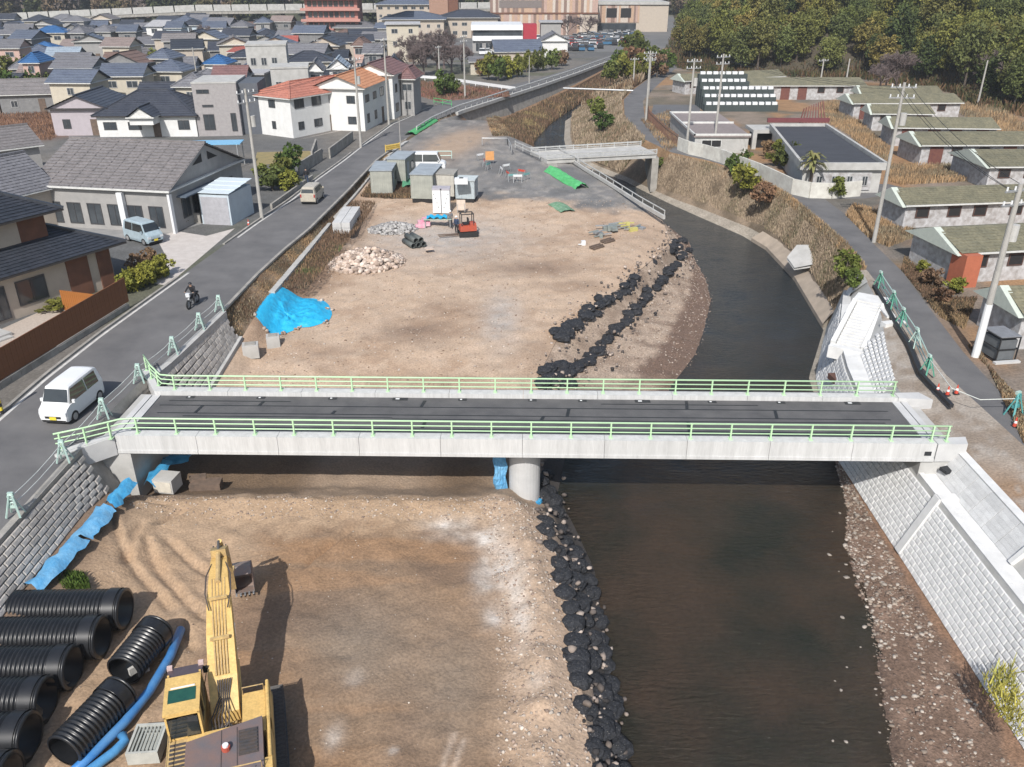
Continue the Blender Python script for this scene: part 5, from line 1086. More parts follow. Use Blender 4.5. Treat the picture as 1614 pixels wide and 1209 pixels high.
# ------------------------------------------------------------------ vehicles
M_lamp = mat('head_lamp', (.7, .72, .74), rough=.15)
M_tail = mat('tail_lamp', (.35, .02, .02), rough=.3)
M_rim = mat('wheel_rim', (.45, .46, .47), rough=.35, metal=.6)
M_plateY = mat('plate_yellow', (.75, .60, .05), rough=.5)
M_trim = mat('black_trim', (.02, .02, .022), rough=.6)
def wheel(parent, x, y, r, w_=.16):
    W = MB(); s = 1 if x > 0 else -1; W.cyl((-w_ / 2, 0, 0), (w_ / 2, 0, 0), r, n=16); o = W.build('wheel', M_rubber, parent); o.location = (x, y, r)
    R = MB(); R.cyl((s * (w_ / 2 - .01), 0, 0), (s * (w_ / 2 + .012), 0, 0), r * .62, n=12); R.build('rim', M_rim, o)
def car(label, cat, loc, rz, m, L=3.4, W=1.475, Ht=1.85, hood=.35, rake=.45, belt=1.0, tail=.08, plate=None, name='parked_car', sliding=True):
    """front towards +y"""
    T = thing(name, label, cat, loc, rz); hw = W / 2; h0 = .22; nose = .78 if hood < .6 else .82
    yf = L / 2; ys = yf - hood; yr = ys - rake
    st = [(-L / 2, h0 + .1, belt - .05, belt, .93, .90), (-L / 2 + .02, h0, belt, belt + .1, .97, .90), (-L / 2 + tail + .05, h0, belt, Ht - .12, 1, .80), (-L / 2 + tail + .35, h0, belt, Ht - .01, 1, .84), (0, h0, belt, Ht, 1, .85),
          (yr, h0, belt, Ht - .03, 1, .84), (yr + .08, h0, belt, Ht - .10, 1, .83), (ys, h0, belt - .02, belt + .04, .99, .90), (yf - .12, h0, nose + .06, nose + .12, .97, .90), (yf - .02, h0 + .06, nose - .1, nose, .93, .86), (yf, h0 + .12, nose - .2, nose - .12, .88, .80)]
    rows = []
    for y, z0, zb, zt, a, b in st:
        rows.append([(-hw * .94 * a, y, z0), (-hw * a, y, z0 + .18), (-hw * a, y, zb), (-hw * b * (.96 if zt - zb > .3 else 1), y, zt - .05), (-hw * b * .8, y, zt), (0, y, zt + .015), (hw * b * .8, y, zt), (hw * b * (.96 if zt - zb > .3 else 1), y, zt - .05), (hw * a, y, zb), (hw * a, y, z0 + .18), (hw * .94 * a, y, z0)])
    mb = MB(); mb.grid(rows); mb.poly(rows[0][::-1]); mb.poly(rows[-1]); o = mb.build('body', m, T)
    mb = MB(); mb.box(-hw * .86, -L / 2 + .1, h0 - .06, hw * .86, L / 2 - .1, h0 + .05); mb.build('underbody', M_trim, T)
    e = .012; zb, zt = belt + .04, Ht - .16
    sx = lambda z: hw * (1 - (z - belt) / (Ht - .05 - belt) * (1 - .85 * .96)) + e
    ws = [(-L / 2 + tail + .30, -.32), (-.25, ys - rake * .62 - .05)]
    for s in (-1, 1):
        for k, (a, b) in enumerate(ws):
            if b - a < .2: continue
            top_b = b if k == 0 else min(b, yr + .02); pts = [(s * sx(zb), a, zb), (s * sx(zb), b + (.25 if k else 0), zb), (s * sx(zt), top_b, zt), (s * sx(zt), a + (.05 if k == 0 else 0), zt)]
            mb = MB(); mb.poly(pts if s > 0 else pts[::-1]); mb.build('side_window', M_cglass, T)
    p0 = Vector((0, ys - .02, belt + .06)); p1 = Vector((0, yr + .10, Ht - .115)); nn = Vector((0, p0.z - p1.z, p1.y - p0.y)).normalized(); nn = -nn if nn.y < 0 else nn
    lo, hi = p0 + (p1 - p0) * .06 + nn * .025, p0 + (p1 - p0) * .95 + nn * .025
    mb = MB(); mb.add([(-hw * .86, lo.y, lo.z), (hw * .86, lo.y, lo.z), (hw * .76, hi.y, hi.z), (-hw * .76, hi.y, hi.z)], [(0, 1, 2, 3)]); mb.build('windscreen', M_cglass, T)
    mb = MB(); yb = -L / 2 + tail + .02; mb.add([(-hw * .80, -L / 2 + .015, belt + .10), (hw * .80, -L / 2 + .015, belt + .10), (hw * .72, yb, Ht - .17), (-hw * .72, yb, Ht - .17)], [(3, 2, 1, 0)]); mb.build('rear_window', M_cglass, T)
    for s in (-1, 1):
        mb = MB(); mb.box(s * hw * .74 - .15, yf - .10, nose - .20, s * hw * .74 + .13, yf + .005, nose - .03); mb.build('headlight', M_lamp, T)
        mb = MB(); mb.box(s * hw * .86 - .06, -L / 2 - .01, .7, s * hw * .86 + .06, -L / 2 + .05, 1.0); mb.build('tail_light', M_tail, T)
        mb = MB(); mb.box(s * (hw + .08) - .07, ys - .30, belt + .02, s * (hw + .08) + .07, ys - .20, belt + .18); mb.build('wing_mirror', m, T)
    mb = MB(); mb.box(-hw * .55, yf - .03, nose - .36, hw * .55, yf + .012, nose - .24); mb.build('grille', M_trim, T)
    mb = MB(); mb.box(-.17, yf + .0, .36, .17, yf + .025, .52); mb.build('number_plate', plate or M_white, T)
    for x in (-hw + .07, hw - .07):
        for y in (-L / 2 + .55, L / 2 - .62): wheel(T, x, y, .29)
    return T
a = at(100, 668, 0); b = at(160, 632, 0)
# travelling vehicles
car('white boxy van with yellow number plate driving past the bridge end', 'van', (-22.05, 37.6, 0), pi - .10, M_white, plate=M_plateY, name='white_van', hood=.42, rake=.42, Ht=1.82)
p = at(487, 322, 0); car('small beige car driving away along the road by the pole', 'car', (p.x + .1, p.y + 1.4, 0), -.05, mat('car_beige', (.47, .43, .36), rough=.35), Ht=1.62, name='beige_car', hood=.5)
p = at(222, 385, 0); car('light blue small van parked in front of the grey house', 'van', (p.x, p.y + .8, 0), pi + .95, mat('car_lightblue', (.36, .45, .50), rough=.3), Ht=1.8, name='blue_van', plate=M_plateY)
p = at(672, 268, -.2); car('white van parked behind the site cabins', 'van', (p.x, p.y, -.15), pi / 2 + pi, M_white, L=4.4, W=1.7, Ht=1.95, hood=.5, name='white_van')

# people ---------------------------------------------------------------------
def person(name, label, loc, rz, J, mats, cat='person', hat=None, group=None):
    """J: joint positions; one skinned body"""
    order = ['pelvis', 'chest', 'neck', 'head', 'hip_l', 'knee_l', 'foot_l', 'toe_l', 'hip_r', 'knee_r', 'foot_r', 'toe_r', 'sh_l', 'el_l', 'ha_l', 'sh_r', 'el_r', 'ha_r', 'crown']
    edges = [('pelvis', 'chest'), ('chest', 'neck'), ('neck', 'head'), ('head', 'crown'), ('pelvis', 'hip_l'), ('hip_l', 'knee_l'), ('knee_l', 'foot_l'), ('foot_l', 'toe_l'), ('pelvis', 'hip_r'), ('hip_r', 'knee_r'), ('knee_r', 'foot_r'), ('foot_r', 'toe_r'), ('chest', 'sh_l'), ('sh_l', 'el_l'), ('el_l', 'ha_l'), ('chest', 'sh_r'), ('sh_r', 'el_r'), ('el_r', 'ha_r')]
    rad_ = dict(pelvis=.14, chest=.16, neck=.06, head=.10, crown=.085, hip_l=.10, knee_l=.065, foot_l=.045, toe_l=.04, sh_l=.075, el_l=.05, ha_l=.04)
    for k in list(rad_): rad_[k.replace('_l', '_r')] = rad_[k]
    me = bpy.data.meshes.new('body'); me.from_pydata([J[k] for k in order], [(order.index(a), order.index(b)) for a, b in edges], [])
    o = bpy.data.objects.new('tmp', me); COL.objects.link(o); md = o.modifiers.new('s', 'SKIN'); sv = me.skin_vertices[0].data
    for i, k in enumerate(order): sv[i].radius = (rad_[k], rad_[k]); sv[i].use_root = (k == 'pelvis')
    md2 = o.modifiers.new('b', 'SUBSURF'); md2.levels = 1; md2.render_levels = 1
    dg = bpy.context.evaluated_depsgraph_get(); me2 = bpy.data.meshes.new_from_object(o.evaluated_get(dg)); bpy.data.objects.remove(o)
    me2.materials.clear()
    for m in mats: me2.materials.append(m)
    hz = J['neck'][2]; pz = J['pelvis'][2]; hands = [Vector(J['ha_l']), Vector(J['ha_r'])]; kn = [Vector(J[k]) for k in ('knee_l', 'foot_l', 'toe_l', 'hip_l', 'knee_r', 'foot_r', 'toe_r', 'hip_r')]; ft = [Vector(J[k]) for k in ('toe_l', 'toe_r')]
    up = [Vector(J[k]) for k in ('chest', 'sh_l', 'el_l', 'sh_r', 'el_r', 'neck')]
    for f in me2.polygons:
        c = f.center; f.use_smooth = True
        if (c - Vector(J['head'])).length < .15 or (c - Vector(J['crown'])).length < .13: f.material_index = 0
        elif min((c - h).length for h in hands) < .07: f.material_index = 0
        elif min((c - h).length for h in ft) < .13: f.material_index = 3
        elif min((c - h).length for h in kn) < min((c - h).length for h in up) and c.z < pz + .05: f.material_index = 2
        else: f.material_index = 1
    T = thing(name, label, cat, loc, rz, group); link('body', me2, T)
    if hat:
        mb = MB(); h = Vector(J['crown']); nv = 6; rows = [[tuple(h + Vector((.125 * cos(ph) * cos(t), .14 * cos(ph) * sin(t), .12 * sin(ph) - .03))) for t in [2 * pi * i / 14 for i in range(15)]] for ph in [k / nv * pi / 2 for k in range(nv + 1)]]
        mb.grid(rows); mb.build('hat', hat, T, smooth=True)
    return T
M_skin = mat('skin', (.45, .28, .20), rough=.6)
M_cb = mat('cloth_black', (.02, .02, .024), rough=.9); M_cn = mat('cloth_navy', (.03, .05, .10), rough=.9); M_cg = mat('cloth_grey', (.16, .16, .17), rough=.9)
STAND = dict(pelvis=(0, 0, .92), chest=(0, .02, 1.28), neck=(0, .02, 1.48), head=(0, .03, 1.60), crown=(0, .03, 1.66), hip_l=(-.1, 0, .88), knee_l=(-.11, .04, .48), foot_l=(-.11, .0, .08), toe_l=(-.12, .14, .04), hip_r=(.1, 0, .88), knee_r=(.11, .04, .48), foot_r=(.11, -.03, .08), toe_r=(.12, .11, .04),
             sh_l=(-.19, 0, 1.40), el_l=(-.25, .02, 1.12), ha_l=(-.24, .14, .90), sh_r=(.19, 0, 1.40), el_r=(.25, .02, 1.12), ha_r=(.24, .14, .90))
WALK = dict(STAND); WALK.update(knee_l=(-.1, .16, .50), foot_l=(-.1, .25, .10), toe_l=(-.1, .38, .07), knee_r=(.1, -.02, .47), foot_r=(.1, -.28, .12), toe_r=(.1, -.17, .04), ha_l=(-.24, -.05, .92), ha_r=(.24, .22, .94))
SIT = dict(pelvis=(0, -.25, .82), chest=(0, -.10, 1.17), neck=(0, -.04, 1.36), head=(0, .01, 1.48), crown=(0, .01, 1.54), hip_l=(-.11, -.2, .80), knee_l=(-.2, .22, .72), foot_l=(-.18, .16, .32), toe_l=(-.18, .30, .28), hip_r=(.11, -.2, .80), knee_r=(.2, .22, .72), foot_r=(.18, .16, .32), toe_r=(.18, .30, .28),
           sh_l=(-.19, -.08, 1.28), el_l=(-.30, .12, 1.08), ha_l=(-.27, .38, 1.02), sh_r=(.19, -.08, 1.28), el_r=(.30, .12, 1.08), ha_r=(.27, .38, 1.02))
# motorcycle heading towards the bridge
p = at(303, 484, 0)
MC = thing('motorcycle', 'black motorcycle ridden on the road towards the bridge', 'motorcycle', (p.x, p.y + .3, 0), pi - .08)
for y in (-.62, .68):
    mb = MB(); pts = [(0, y + .27 * cos(t), .30 + .27 * sin(t)) for t in np.linspace(0, 2 * pi, 19)]; mb.tube(pts, .055, 6, caps=False); w_ = mb.build('wheel', M_rubber, MC)
    mb = MB(); mb.cyl((-.03, y, .30), (.03, y, .30), .17, n=12); mb.build('rim', M_rim, w_)
mb = MB(); mb.bar((0, .68, .30), (0, .42, .95), .10, .06); mb.tube([(-.32, .30, 1.0), (-.1, .42, 1.02), (.1, .42, 1.02), (.32, .30, 1.0)], .02, 6); mb.build('fork', M_steel, MC)
mb = MB(); mb.cbox((0, .10, .72), (.26, .50, .24)); mb.build('fuel_tank', M_cb, MC)
mb = MB(); mb.cbox((0, .05, .42), (.28, .42, .34)); mb.bar((0, -.62, .30), (0, .0, .45), .2, .07); mb.build('engine', M_steel, MC)
mb = MB(); mb.cbox((0, -.40, .74), (.26, .62, .10)); mb.cbox((0, -.72, .68), (.18, .2, .08)); mb.build('seat', M_trim, MC)
mb = MB(); mb.cbox((0, .56, .92), (.26, .16, .24)); mb.build('headlight', M_lamp, MC)
mb = MB(); mb.bar((.14, -.75, .33), (.14, .1, .30), .09, .09); mb.build('exhaust', M_rim, MC)
person('person', 'motorcyclist in black with dark helmet riding the motorcycle', (p.x, p.y + .3, 0), pi - .08, SIT, [M_skin, M_cb, M_cb, M_cb], hat=mat('helmet_dark', (.03, .03, .035), rough=.2))
p = at(488, 291, 0); person('person', 'person in dark clothes walking beside the low wall', (p.x - .25, p.y, 0), .3, WALK, [M_skin, M_cb, M_cn, M_cb], hat=M_cb)
p = at(720, 362, -1.4); person('person', 'worker in navy standing behind the red carrier', (p.x, p.y, FZ(p.x, p.y)), 2.6, STAND, [M_skin, M_cn, M_cb, M_cb], hat=M_white)
p = at(714, 357, -1.4); person('person', 'second worker in grey stooping nearer the blue tarp table', (p.x - .3, p.y + .9, FZ(p.x, p.y)), 3.4, WALK, [M_skin, M_cg, M_cb, M_cb], hat=M_white)
# red tracked carrier
p = at(737, 364, -1.5); RC = thing('tracked_carrier', 'small red tracked carrier with dark rollover frame', 'carrier', (p.x, p.y, FZ(p.x, p.y) + .02), .25)
mb = MB(); mb.cbox((0, 0, .75), (1.5, 1.0, .5)); mb.cbox((.45, 0, 1.05), (.55, .9, .3)); mb.build('body', mat('machine_red', (.45, .08, .04), (.35, .08, .05), rough=.5), RC)
for y in (-.5, .5):
    mb = MB(); mb.prism([(-.85, y - .14), (.85, y - .14), (.85, y + .14), (-.85, y + .14)], .0, .42); mb.build('track', M_rubber, RC)
mb = MB()
for x in (-.6, .5):
    for y in (-.42, .42): mb.bar((x, y, 1.0), (x, y, 2.05), .07, .07)
mb.bar((-.6, -.42, 2.05), (.5, -.42, 2.05), .07, .07); mb.bar((-.6, .42, 2.05), (.5, .42, 2.05), .07, .07); mb.bar((-.6, -.42, 2.05), (-.6, .42, 2.05), .07, .07); mb.bar((.5, -.42, 2.05), (.5, .42, 2.05), .07, .07); mb.build('roll_frame', M_trim, RC)
mb = MB(); mb.box(-2.7, -.28, .12, -.8, -.18, .2); mb.box(-2.7, .18, .12, -.8, .28, .2); mb.build('fork', M_wood, RC)
mb = MB(); mb.cbox((-.2, 0, 1.15), (.45, .5, .12)); mb.cbox((0.05, 0, 1.4), (.1, .5, .45)); mb.build('seat', M_cb, RC)
# work table with tarps
p = at(690, 352, -1.4); z = FZ(p.x, p.y); WT = thing('work_table', 'work trestle draped with blue tarp in front of the white toilets', 'trestle', (p.x, p.y, z), .05)
mb = MB(); mb.box(-1.3, -.45, .72, 1.3, .45, .80); mb.build('top', mat('pale_green_board', (.36, .45, .38)), WT)
for x in (-1.15, 1.15):
    for y in (-.36, .36):
        mb = MB(); mb.box(x - .04, y - .04, 0, x + .04, y + .04, .72); mb.build('leg', M_steel, WT)
mb = MB(); mb.grid([[(x, y, .84 + .22 * sin(x * 5 + y * 3) ** 2) for x in np.linspace(-1.0, .9, 12)] for y in np.linspace(-.5, .55, 6)]); tag(mb.build('blue_tarp', M_tarpB, smooth=True), 'rumpled blue sheet lying on the work trestle', 'tarp').location = (p.x, p.y, z)
p = at(668, 352, -1.4); z = FZ(p.x, p.y); mb = MB(); mb.cbox((0, 0, .4), (1.1, .8, .45), .2); mb.cbox((.2, .1, .75), (.6, .5, .3), .5); mb.cbox((-.3, -.3, .2), (.9, .4, .3), .1)
o = mb.build('bag_heap', mat('pink_bags', (.62, .22, .33), (.6, .45, .48), scale=2), None); o.location = (p.x, p.y, z); tag(o, 'heap of pink and white sacks beside the blue draped trestle', 'sacks')
# site cabins ---------------------------------------------------------------
M_cabin = mat('cabin_grey', (.36, .37, .33), (.27, .28, .25), scale=1.5, rough=.7, fine=.08)
M_croof = mat('cabin_roof', (.30, .34, .38), (.23, .26, .29), scale=1.2, rough=.6)
M_cream = mat('cabin_cream', (.50, .48, .43), rough=.7)
def cabin(label, p0, p1, D, h, zg, m=M_cabin, roof=M_croof, win=1, door=True):
    a = at(*p0, zg); b = at(*p1, zg); W = (b - a).length; rz = atan2(b.y - a.y, b.x - a.x); T = thing('site_cabin', label, 'cabin', (a.x, a.y, zg - .05), rz + .0)
    mb = MB(); mb.box(0.03, 0.03, .12, W - .03, D - .03, h)
    n = int(W / .22)
    for k in range(n): mb.box(k * W / n, 0, .12, k * W / n + .11, .03, h)
    n = int(D / .22)
    for k in range(n): mb.box(W - .03, k * D / n, .12, W, k * D / n + .11, h); mb.box(0, k * D / n, .12, .03, k * D / n + .11, h)
    mb.build('wall', m, T)
    mb = MB(); mb.box(-.06, -.06, h, W + .06, D + .06, h + .10)
    for k in range(int(D / .5)): mb.box(-.03, .2 + k * .5, h + .10, W + .03, .25 + k * .5, h + .13)
    mb.build('roof', roof, T); mb = MB(); mb.box(.1, .1, -.3, W - .1, D - .1, .12); mb.build('base_frame', M_dark, T)
    if door: mb = MB(); mb.box(W + .0, D * .15, .18, W + .03, D * .15 + .8, 2.0); mb.build('door', M_croof, T)
    if win: mb = MB(); mb.box(W + .0, D * .55, 1.0, W + .035, D * .55 + .9, 1.8); mb.build('window', M_cglass, T)
    return T
cabin('grey ribbed site cabin closest to the road', (585, 306), (619, 306), 4.6, 2.4, -.9)
cabin('grey ribbed site cabin behind the one closest to the road', (612, 286), (640, 287), 4.2, 2.4, -.5)
cabin('widest grey ribbed site cabin, beside the portable toilets', (648, 314), (683, 315), 5.0, 2.5, -.9)
cabin('low cream site cabin directly behind the portable toilets', (682, 310), (716, 311), 2.4, 2.3, -.9, M_cream, mat('roof_greyish', (.30, .29, .27)), win=0)
cabin('pale blue steel container with white unit on its roof', (718, 314), (748, 315), 2.2, 1.9, -.9, mat('container_pale', (.42, .48, .51), rough=.6), mat('container_top', (.45, .50, .52)), win=0)
p = at(727, 285, 1.2); mb = MB(); mb.cbox((p.x, p.y, 1.2), (1.3, .7, .55)); mb.cbox((p.x, p.y, 1.49), (.4, .4, .04), m=1); tag(mb.build('roof_unit', [M_white, M_trim]), 'white cooling unit standing on the pale blue container', 'cooling unit')
for k, (px, lb) in enumerate(((682, 'white portable toilet nearer the ribbed cabins'), (695, 'white portable toilet nearer the blue container'))):
    a = at(px, 331, -1.1); T = thing('portable_toilet', lb, 'toilet', (a.x + .02, a.y, FZ(a.x, a.y)), 0)
    mb = MB(); mb.box(0, 0, .1, .86, 1.2, 2.35); mb.build('booth', M_white, T); mb = MB(); mb.box(-.03, -.03, 2.35, .9, 1.25, 2.5); mb.build('roof', mat('toilet_roof', (.40, .38, .42)), T)
    mb = MB(); mb.box(.07, -.02, .16, .79, 0, 2.2); mb.build('door', M_white, T)
    for q in range(4): mb = MB(); s = .12 + .14 * q if k == 0 else .68 - .14 * q; mb.box(s, -.03, 1.9 - .42 * q, s + .06, -.021, 2.0 - .42 * q); mb.build('vent', M_trim, T)
a = at(720, 333, -1.3); T = thing('board_stack', 'small cream signboard stack beside the portable toilets', 'signboard', (a.x, a.y, FZ(a.x, a.y)), 0); mb = MB(); mb.box(0, 0, .3, .85, .08, 1.3); mb.box(.05, .1, .2, .8, .16, 1.15); mb.build('board', mat('cream_board', (.62, .52, .44)), T); mb = MB(); mb.box(.05, -.02, 0, .1, .3, .9); mb.box(.75, -.02, 0, .8, .3, .9); mb.build('leg', M_steel, T)
mb = MB(); p = at(648, 286, -.4); mb.grid([[(p.x + x, p.y + y, FZ(p.x + x, p.y + y) + .25 + .5 * abs(sin(x * 2 + y))) for x in np.linspace(-.9, .9, 8)] for y in np.linspace(-1.2, 1.2, 8)]); tag(mb.build('green_net', mat('green_net', (.06, .22, .12), (.09, .28, .17), scale=3)), 'green net heaped between the two nearest site cabins', 'net')

# ------------------------------------------------------------------ barricade stands with pipes and ropes
M_stp = mat('stand_pale', (.42, .55, .50), (.34, .47, .43), rough=.5); M_stg = mat('stand_green', (.07, .26, .18), (.10, .33, .24), rough=.5)
def stand(p, rz, m, label, group, sc=1.0):
    T = thing('barricade_stand', label, 'barricade stand', p, rz, group); T.scale = (sc,) * 3
    mb = MB()
    for s in (-1, 1): mb.bar((s * .28, -.22, 0), (s * .06, 0, .92), .07, .05); mb.bar((s * .28, .22, 0), (s * .06, 0, .92), .07, .05)
    mb.cbox((0, 0, .42), (.36, .1, .12)); mb.build('frame', m, T)
    for z in (.50, .86):
        mb = MB(); mb.tube([(.11 * cos(t), 0, z + .11 * sin(t)) for t in np.linspace(0, 2 * pi, 13)], .04, 5, caps=False); mb.build('pipe_ring', m, T)
    mb = MB(); mb.cbox((0, .06, .99), (.22, .10, .13)); mb.build('head_plate', M_stp, T); return T
M_rope = mat('rope_white', (.62, .65, .62), rough=.8)
LSx = lambda Y: float(LC.x(Y)) + .06
ly = [28.4, 32.6, 36.7, 40.7, 44.4, 48.1, 51.2]
whr = ['beside the bottom edge revetment', 'at the near wing of the bridge', 'in front of the white van bonnet', 'at the bridge corner by the road', 'just beyond the far bridge railing', 'above the middle of the block slope', 'closest to the motorcycle']
for y, wz in zip(ly, whr): stand((LSx(y), y, .07), .05, M_stp, 'pale green barricade stand ' + wz, 'barricade stands along the road')
for z in (.50, .86):
    pts = []
    for y0, y1 in zip(ly[:-1], ly[1:]):
        for t in (0, .25, .5, .75): pts.append((LSx(y0 + (y1 - y0) * t), y0 + (y1 - y0) * t, z + .07 - .10 * sin(pi * t)))
    pts.append((LSx(ly[-1]), ly[-1], z + .07)); mb = MB(); mb.tube(pts, .018, 5); tag(mb.build('rope', M_rope), ('upper' if z > .6 else 'lower') + ' white rope strung through the pale stands along the road', 'rope')
rp_ = [(1385, 453, 0), (1405, 485, 0), (1420, 513, 0), (1441, 546, 0), (1460, 590, 0)]; rw = [at(*q) for q in rp_]
wr = ['at the top of the white steps', 'second along the lane rope from the white steps', 'midway along the lane above the white slope', 'next to last before the gravel pad', 'at the corner of the gravel pad']
for p, wz, k in zip(rw, wr, range(5)): stand(p, 1.75, M_stg if k in (1, 2) else M_stp if k == 3 else M_stg, 'green barricade stand ' + wz, 'barricade stands beside the lane', 1.15)
for z in (.3, .58, .98):
    mb = MB()
    for a, b in zip(rw[:-1], rw[1:]): mb.tube([a + Vector((0, 0, z)), b + Vector((0, 0, z))], .032, 6)
    tag(mb.build('pipe_rail', M_stp), {.3: 'lowest', .58: 'middle', .98: 'topmost'}[z] + ' pale pipe joining the green stands beside the lane', 'pipe')
# black kerb strip under the stands
mb = MB()
for a, b in zip(rw[:-1], rw[1:]): mb.bar(a + Vector((-.35, 0, .06)), b + Vector((-.35, 0, .06)), .22, .28)
mb.bar(rw[-1] + Vector((-.35, 0, .06)), at(1500, 640, .06), .2, .2); tag(mb.build('edge_kerb', M_tar), 'black edging strip between lane and gravel pad', 'kerb')
pc = at(1597, 655, 0); stand(pc, .4, mat('stand_teal', (.08, .30, .30), rough=.5), 'teal barricade stand near the orange cone at the lane edge', 'barricade stands beside the lane', 1.25)
mb = MB(); pp = [rw[-1] + Vector((0, 0, .9)), at(1500, 612, .9), at(1545, 630, .85), pc + Vector((0, 0, .95))]; mb.tube(pp, .022, 5); tag(mb.build('rope', M_rope), 'white dotted rope reaching from the pad corner to the teal stand', 'rope')
M_cone = mat('cone_red', (.55, .07, .04), rough=.5)
def cone(p, label, group=None):
    T = thing('traffic_cone', label, 'traffic cone', p, 0, group); T.scale = (.72,) * 3; mb = MB(); mb.box(-.19, -.19, 0, .19, .19, .03); mb.build('base', M_trim, T)
    mb = MB(); mb.cyl((0, 0, .03), (0, 0, .27), .145, .105, 12); mb.cyl((0, 0, .43), (0, 0, .7), .075, .03, 12); mb.build('cone_body', M_cone, T); mb = MB(); mb.cyl((0, 0, .27), (0, 0, .43), .107, .075, 12); mb.build('white_band', M_white, T); return T
cone(at(1477, 618, 0), 'red traffic cone nearest the last green stand'); cone(at(1493, 622, 0), 'red traffic cone in the middle of three by the pad'); cone(at(1507, 620, 0), 'red traffic cone farthest out on the lane side of the pad'); cone(at(1599, 672, 0), 'red and white cone at the foot of the teal stand')
cone(at(392, 355, 0), 'red cone beside the blue grey shed by the road')
# yellow black marker at the left edge post
p = at(3, 652, 0); PM_ = thing('marker_post', 'yellow and black striped marker post at the road edge', 'marker post', p)
for k in range(5): mb = MB(); mb.cyl((0, 0, .0 + k * .2), (0, 0, .2 + k * .2), .11, n=10); mb.build('band', M_plateY if k % 2 else M_trim, PM_)
mb = MB(); mb.cyl((0, 0, 1.0), (0, 0, 2.3), .10, n=8); mb.build('pole', M_stp, PM_)
# fences and barricades in the yard
def barrier(pts, m, label, cat='barricade', h=.9, posts=2.0, rails=(.35, .85), wd=.06, name='barricade', group=None):
    T = thing(name, label, cat, (0, 0, 0), 0, group); pts = [Vector(p) for p in pts]
    for z in rails:
        mb = MB(); mb.tube([p + Vector((0, 0, z)) for p in pts], wd, 5); mb.build('rail', m, T)
    for a, b in zip(pts[:-1], pts[1:]):
        n = max(1, int((b - a).length / posts))
        for k in range(n + 1): q = a + (b - a) * k / n; mb = MB(); mb.box(-.04, -.04, 0, .04, .04, h); o = mb.build('post', m, T); o.location = q
    return T
MNG = mat('net_green', (.06, .32, .10), (.10, .42, .17), scale=2, rough=.7)
def netting(name, pts, h, label, m=MNG):
    mb = MB(); rows = []
    for q in np.linspace(-1, 1, 9):
        rows.append([tuple(Vector((p[0], p[1], 0)) + Vector((q * .75 + RND.uniform(-.06, .06), q * .3, (FZ(p[0], p[1]) if p[1] < 112 and p[0] > -14 else p[2]) + h * max(0, 1 - q * q) * RND.uniform(.75, 1.1) + .03))) for p in pts])
    mb.grid(rows); return tag(mb.build(name, m), label, 'netting')
netting('green_netting', [at(868 + 50 * t, 266 + 23 * t, -.4) for t in np.linspace(0, 1, 12)], .6, 'bright green netting heaped beside the white river guard')
netting('green_netting', [at(876 + 20 * t, 316 + 10 * t, -.9) for t in np.linspace(0, 1, 6)], .2, 'small scrap of green netting lying on the yard', mat('net_dull', (.08, .20, .10), (.2, .3, .22), scale=4))
netting('green_netting', [at(646 + 36 * t, 213 - 22 * t, 0) for t in np.linspace(0, 1, 10)], .4, 'green netting folded along the road edge beyond the cabins')
barrier([at(663, 250, -.1), at(712, 250, -.1)], M_stp, 'pale green pipe barricade behind the parked white van')
barrier([at(760, 228, 0), at(800, 228, 0), at(806, 240, 0)], M_steel, 'thin grey pipe barricade across the yard bend', rails=(.8,))
barrier([at(684, 163, 0), at(712, 168, 0)], MNG, 'small green barricade by the road bend', h=.8)
barrier([at(608, 240, 0), at(630, 236, 0)], mat('board_yellow', (.60, .42, .10)), 'yellow barricade board by the road behind the cabins', rails=(.3, .5, .7), wd=.12)
barrier([at(812, 233, 0), at(850, 250, 0)], M_wgrey, 'white pipe guard leading to the small bridge', rails=(.35, .75), group=None)
r = random.Random(3)
for k, (px, py) in enumerate(((757, 250), (763, 256), (770, 262), (790, 268), (800, 272), (808, 276), (816, 277), (822, 270), (830, 275), (798, 264))):
    p = at(px, py, -.2); T = thing('striped_barricade', ['leaning', 'upright', 'fallen', 'tilted', 'folded', 'stacked', 'crooked', 'spare', 'outermost', 'middle'][k] + ' striped barricade frame in the jumble beside the yard track', 'barricade', (p.x, p.y, FZ(p.x, p.y)), r.uniform(0, 3), 'barricade frames in the yard')
    mb = MB(); mb.bar((-.5, 0, .75), (.5, 0, .75), .05, .22); mb.build('board', [M_white, M_cone, mat('frame_teal', (.15, .33, .33))][k % 3], T); mb = MB(); mb.bar((-.45, -.2, 0), (-.45, 0, .8), .05, .05); mb.bar((.45, -.2, 0), (.45, 0, .8), .05, .05); mb.bar((-.45, .2, 0), (-.45, 0, .8), .05, .05); mb.bar((.45, .2, 0), (.45, 0, .8), .05, .05); mb.build('leg', M_steel, T)
p = at(772, 253, -.1); T = thing('orange_sign', 'orange signboard standing among the barricade frames', 'sign', (p.x, p.y, FZ(p.x, p.y)), .1); mb = MB(); mb.box(-.5, 0, .5, .5, .05, 1.5); mb.build('board', mat('board_orange', (.65, .32, .12)), T); mb = MB(); mb.bar((-.4, .25, 0), (-.4, 0, 1.4), .04, .04); mb.bar((.4, .25, 0), (.4, 0, 1.4), .04, .04); mb.build('leg', M_steel, T)
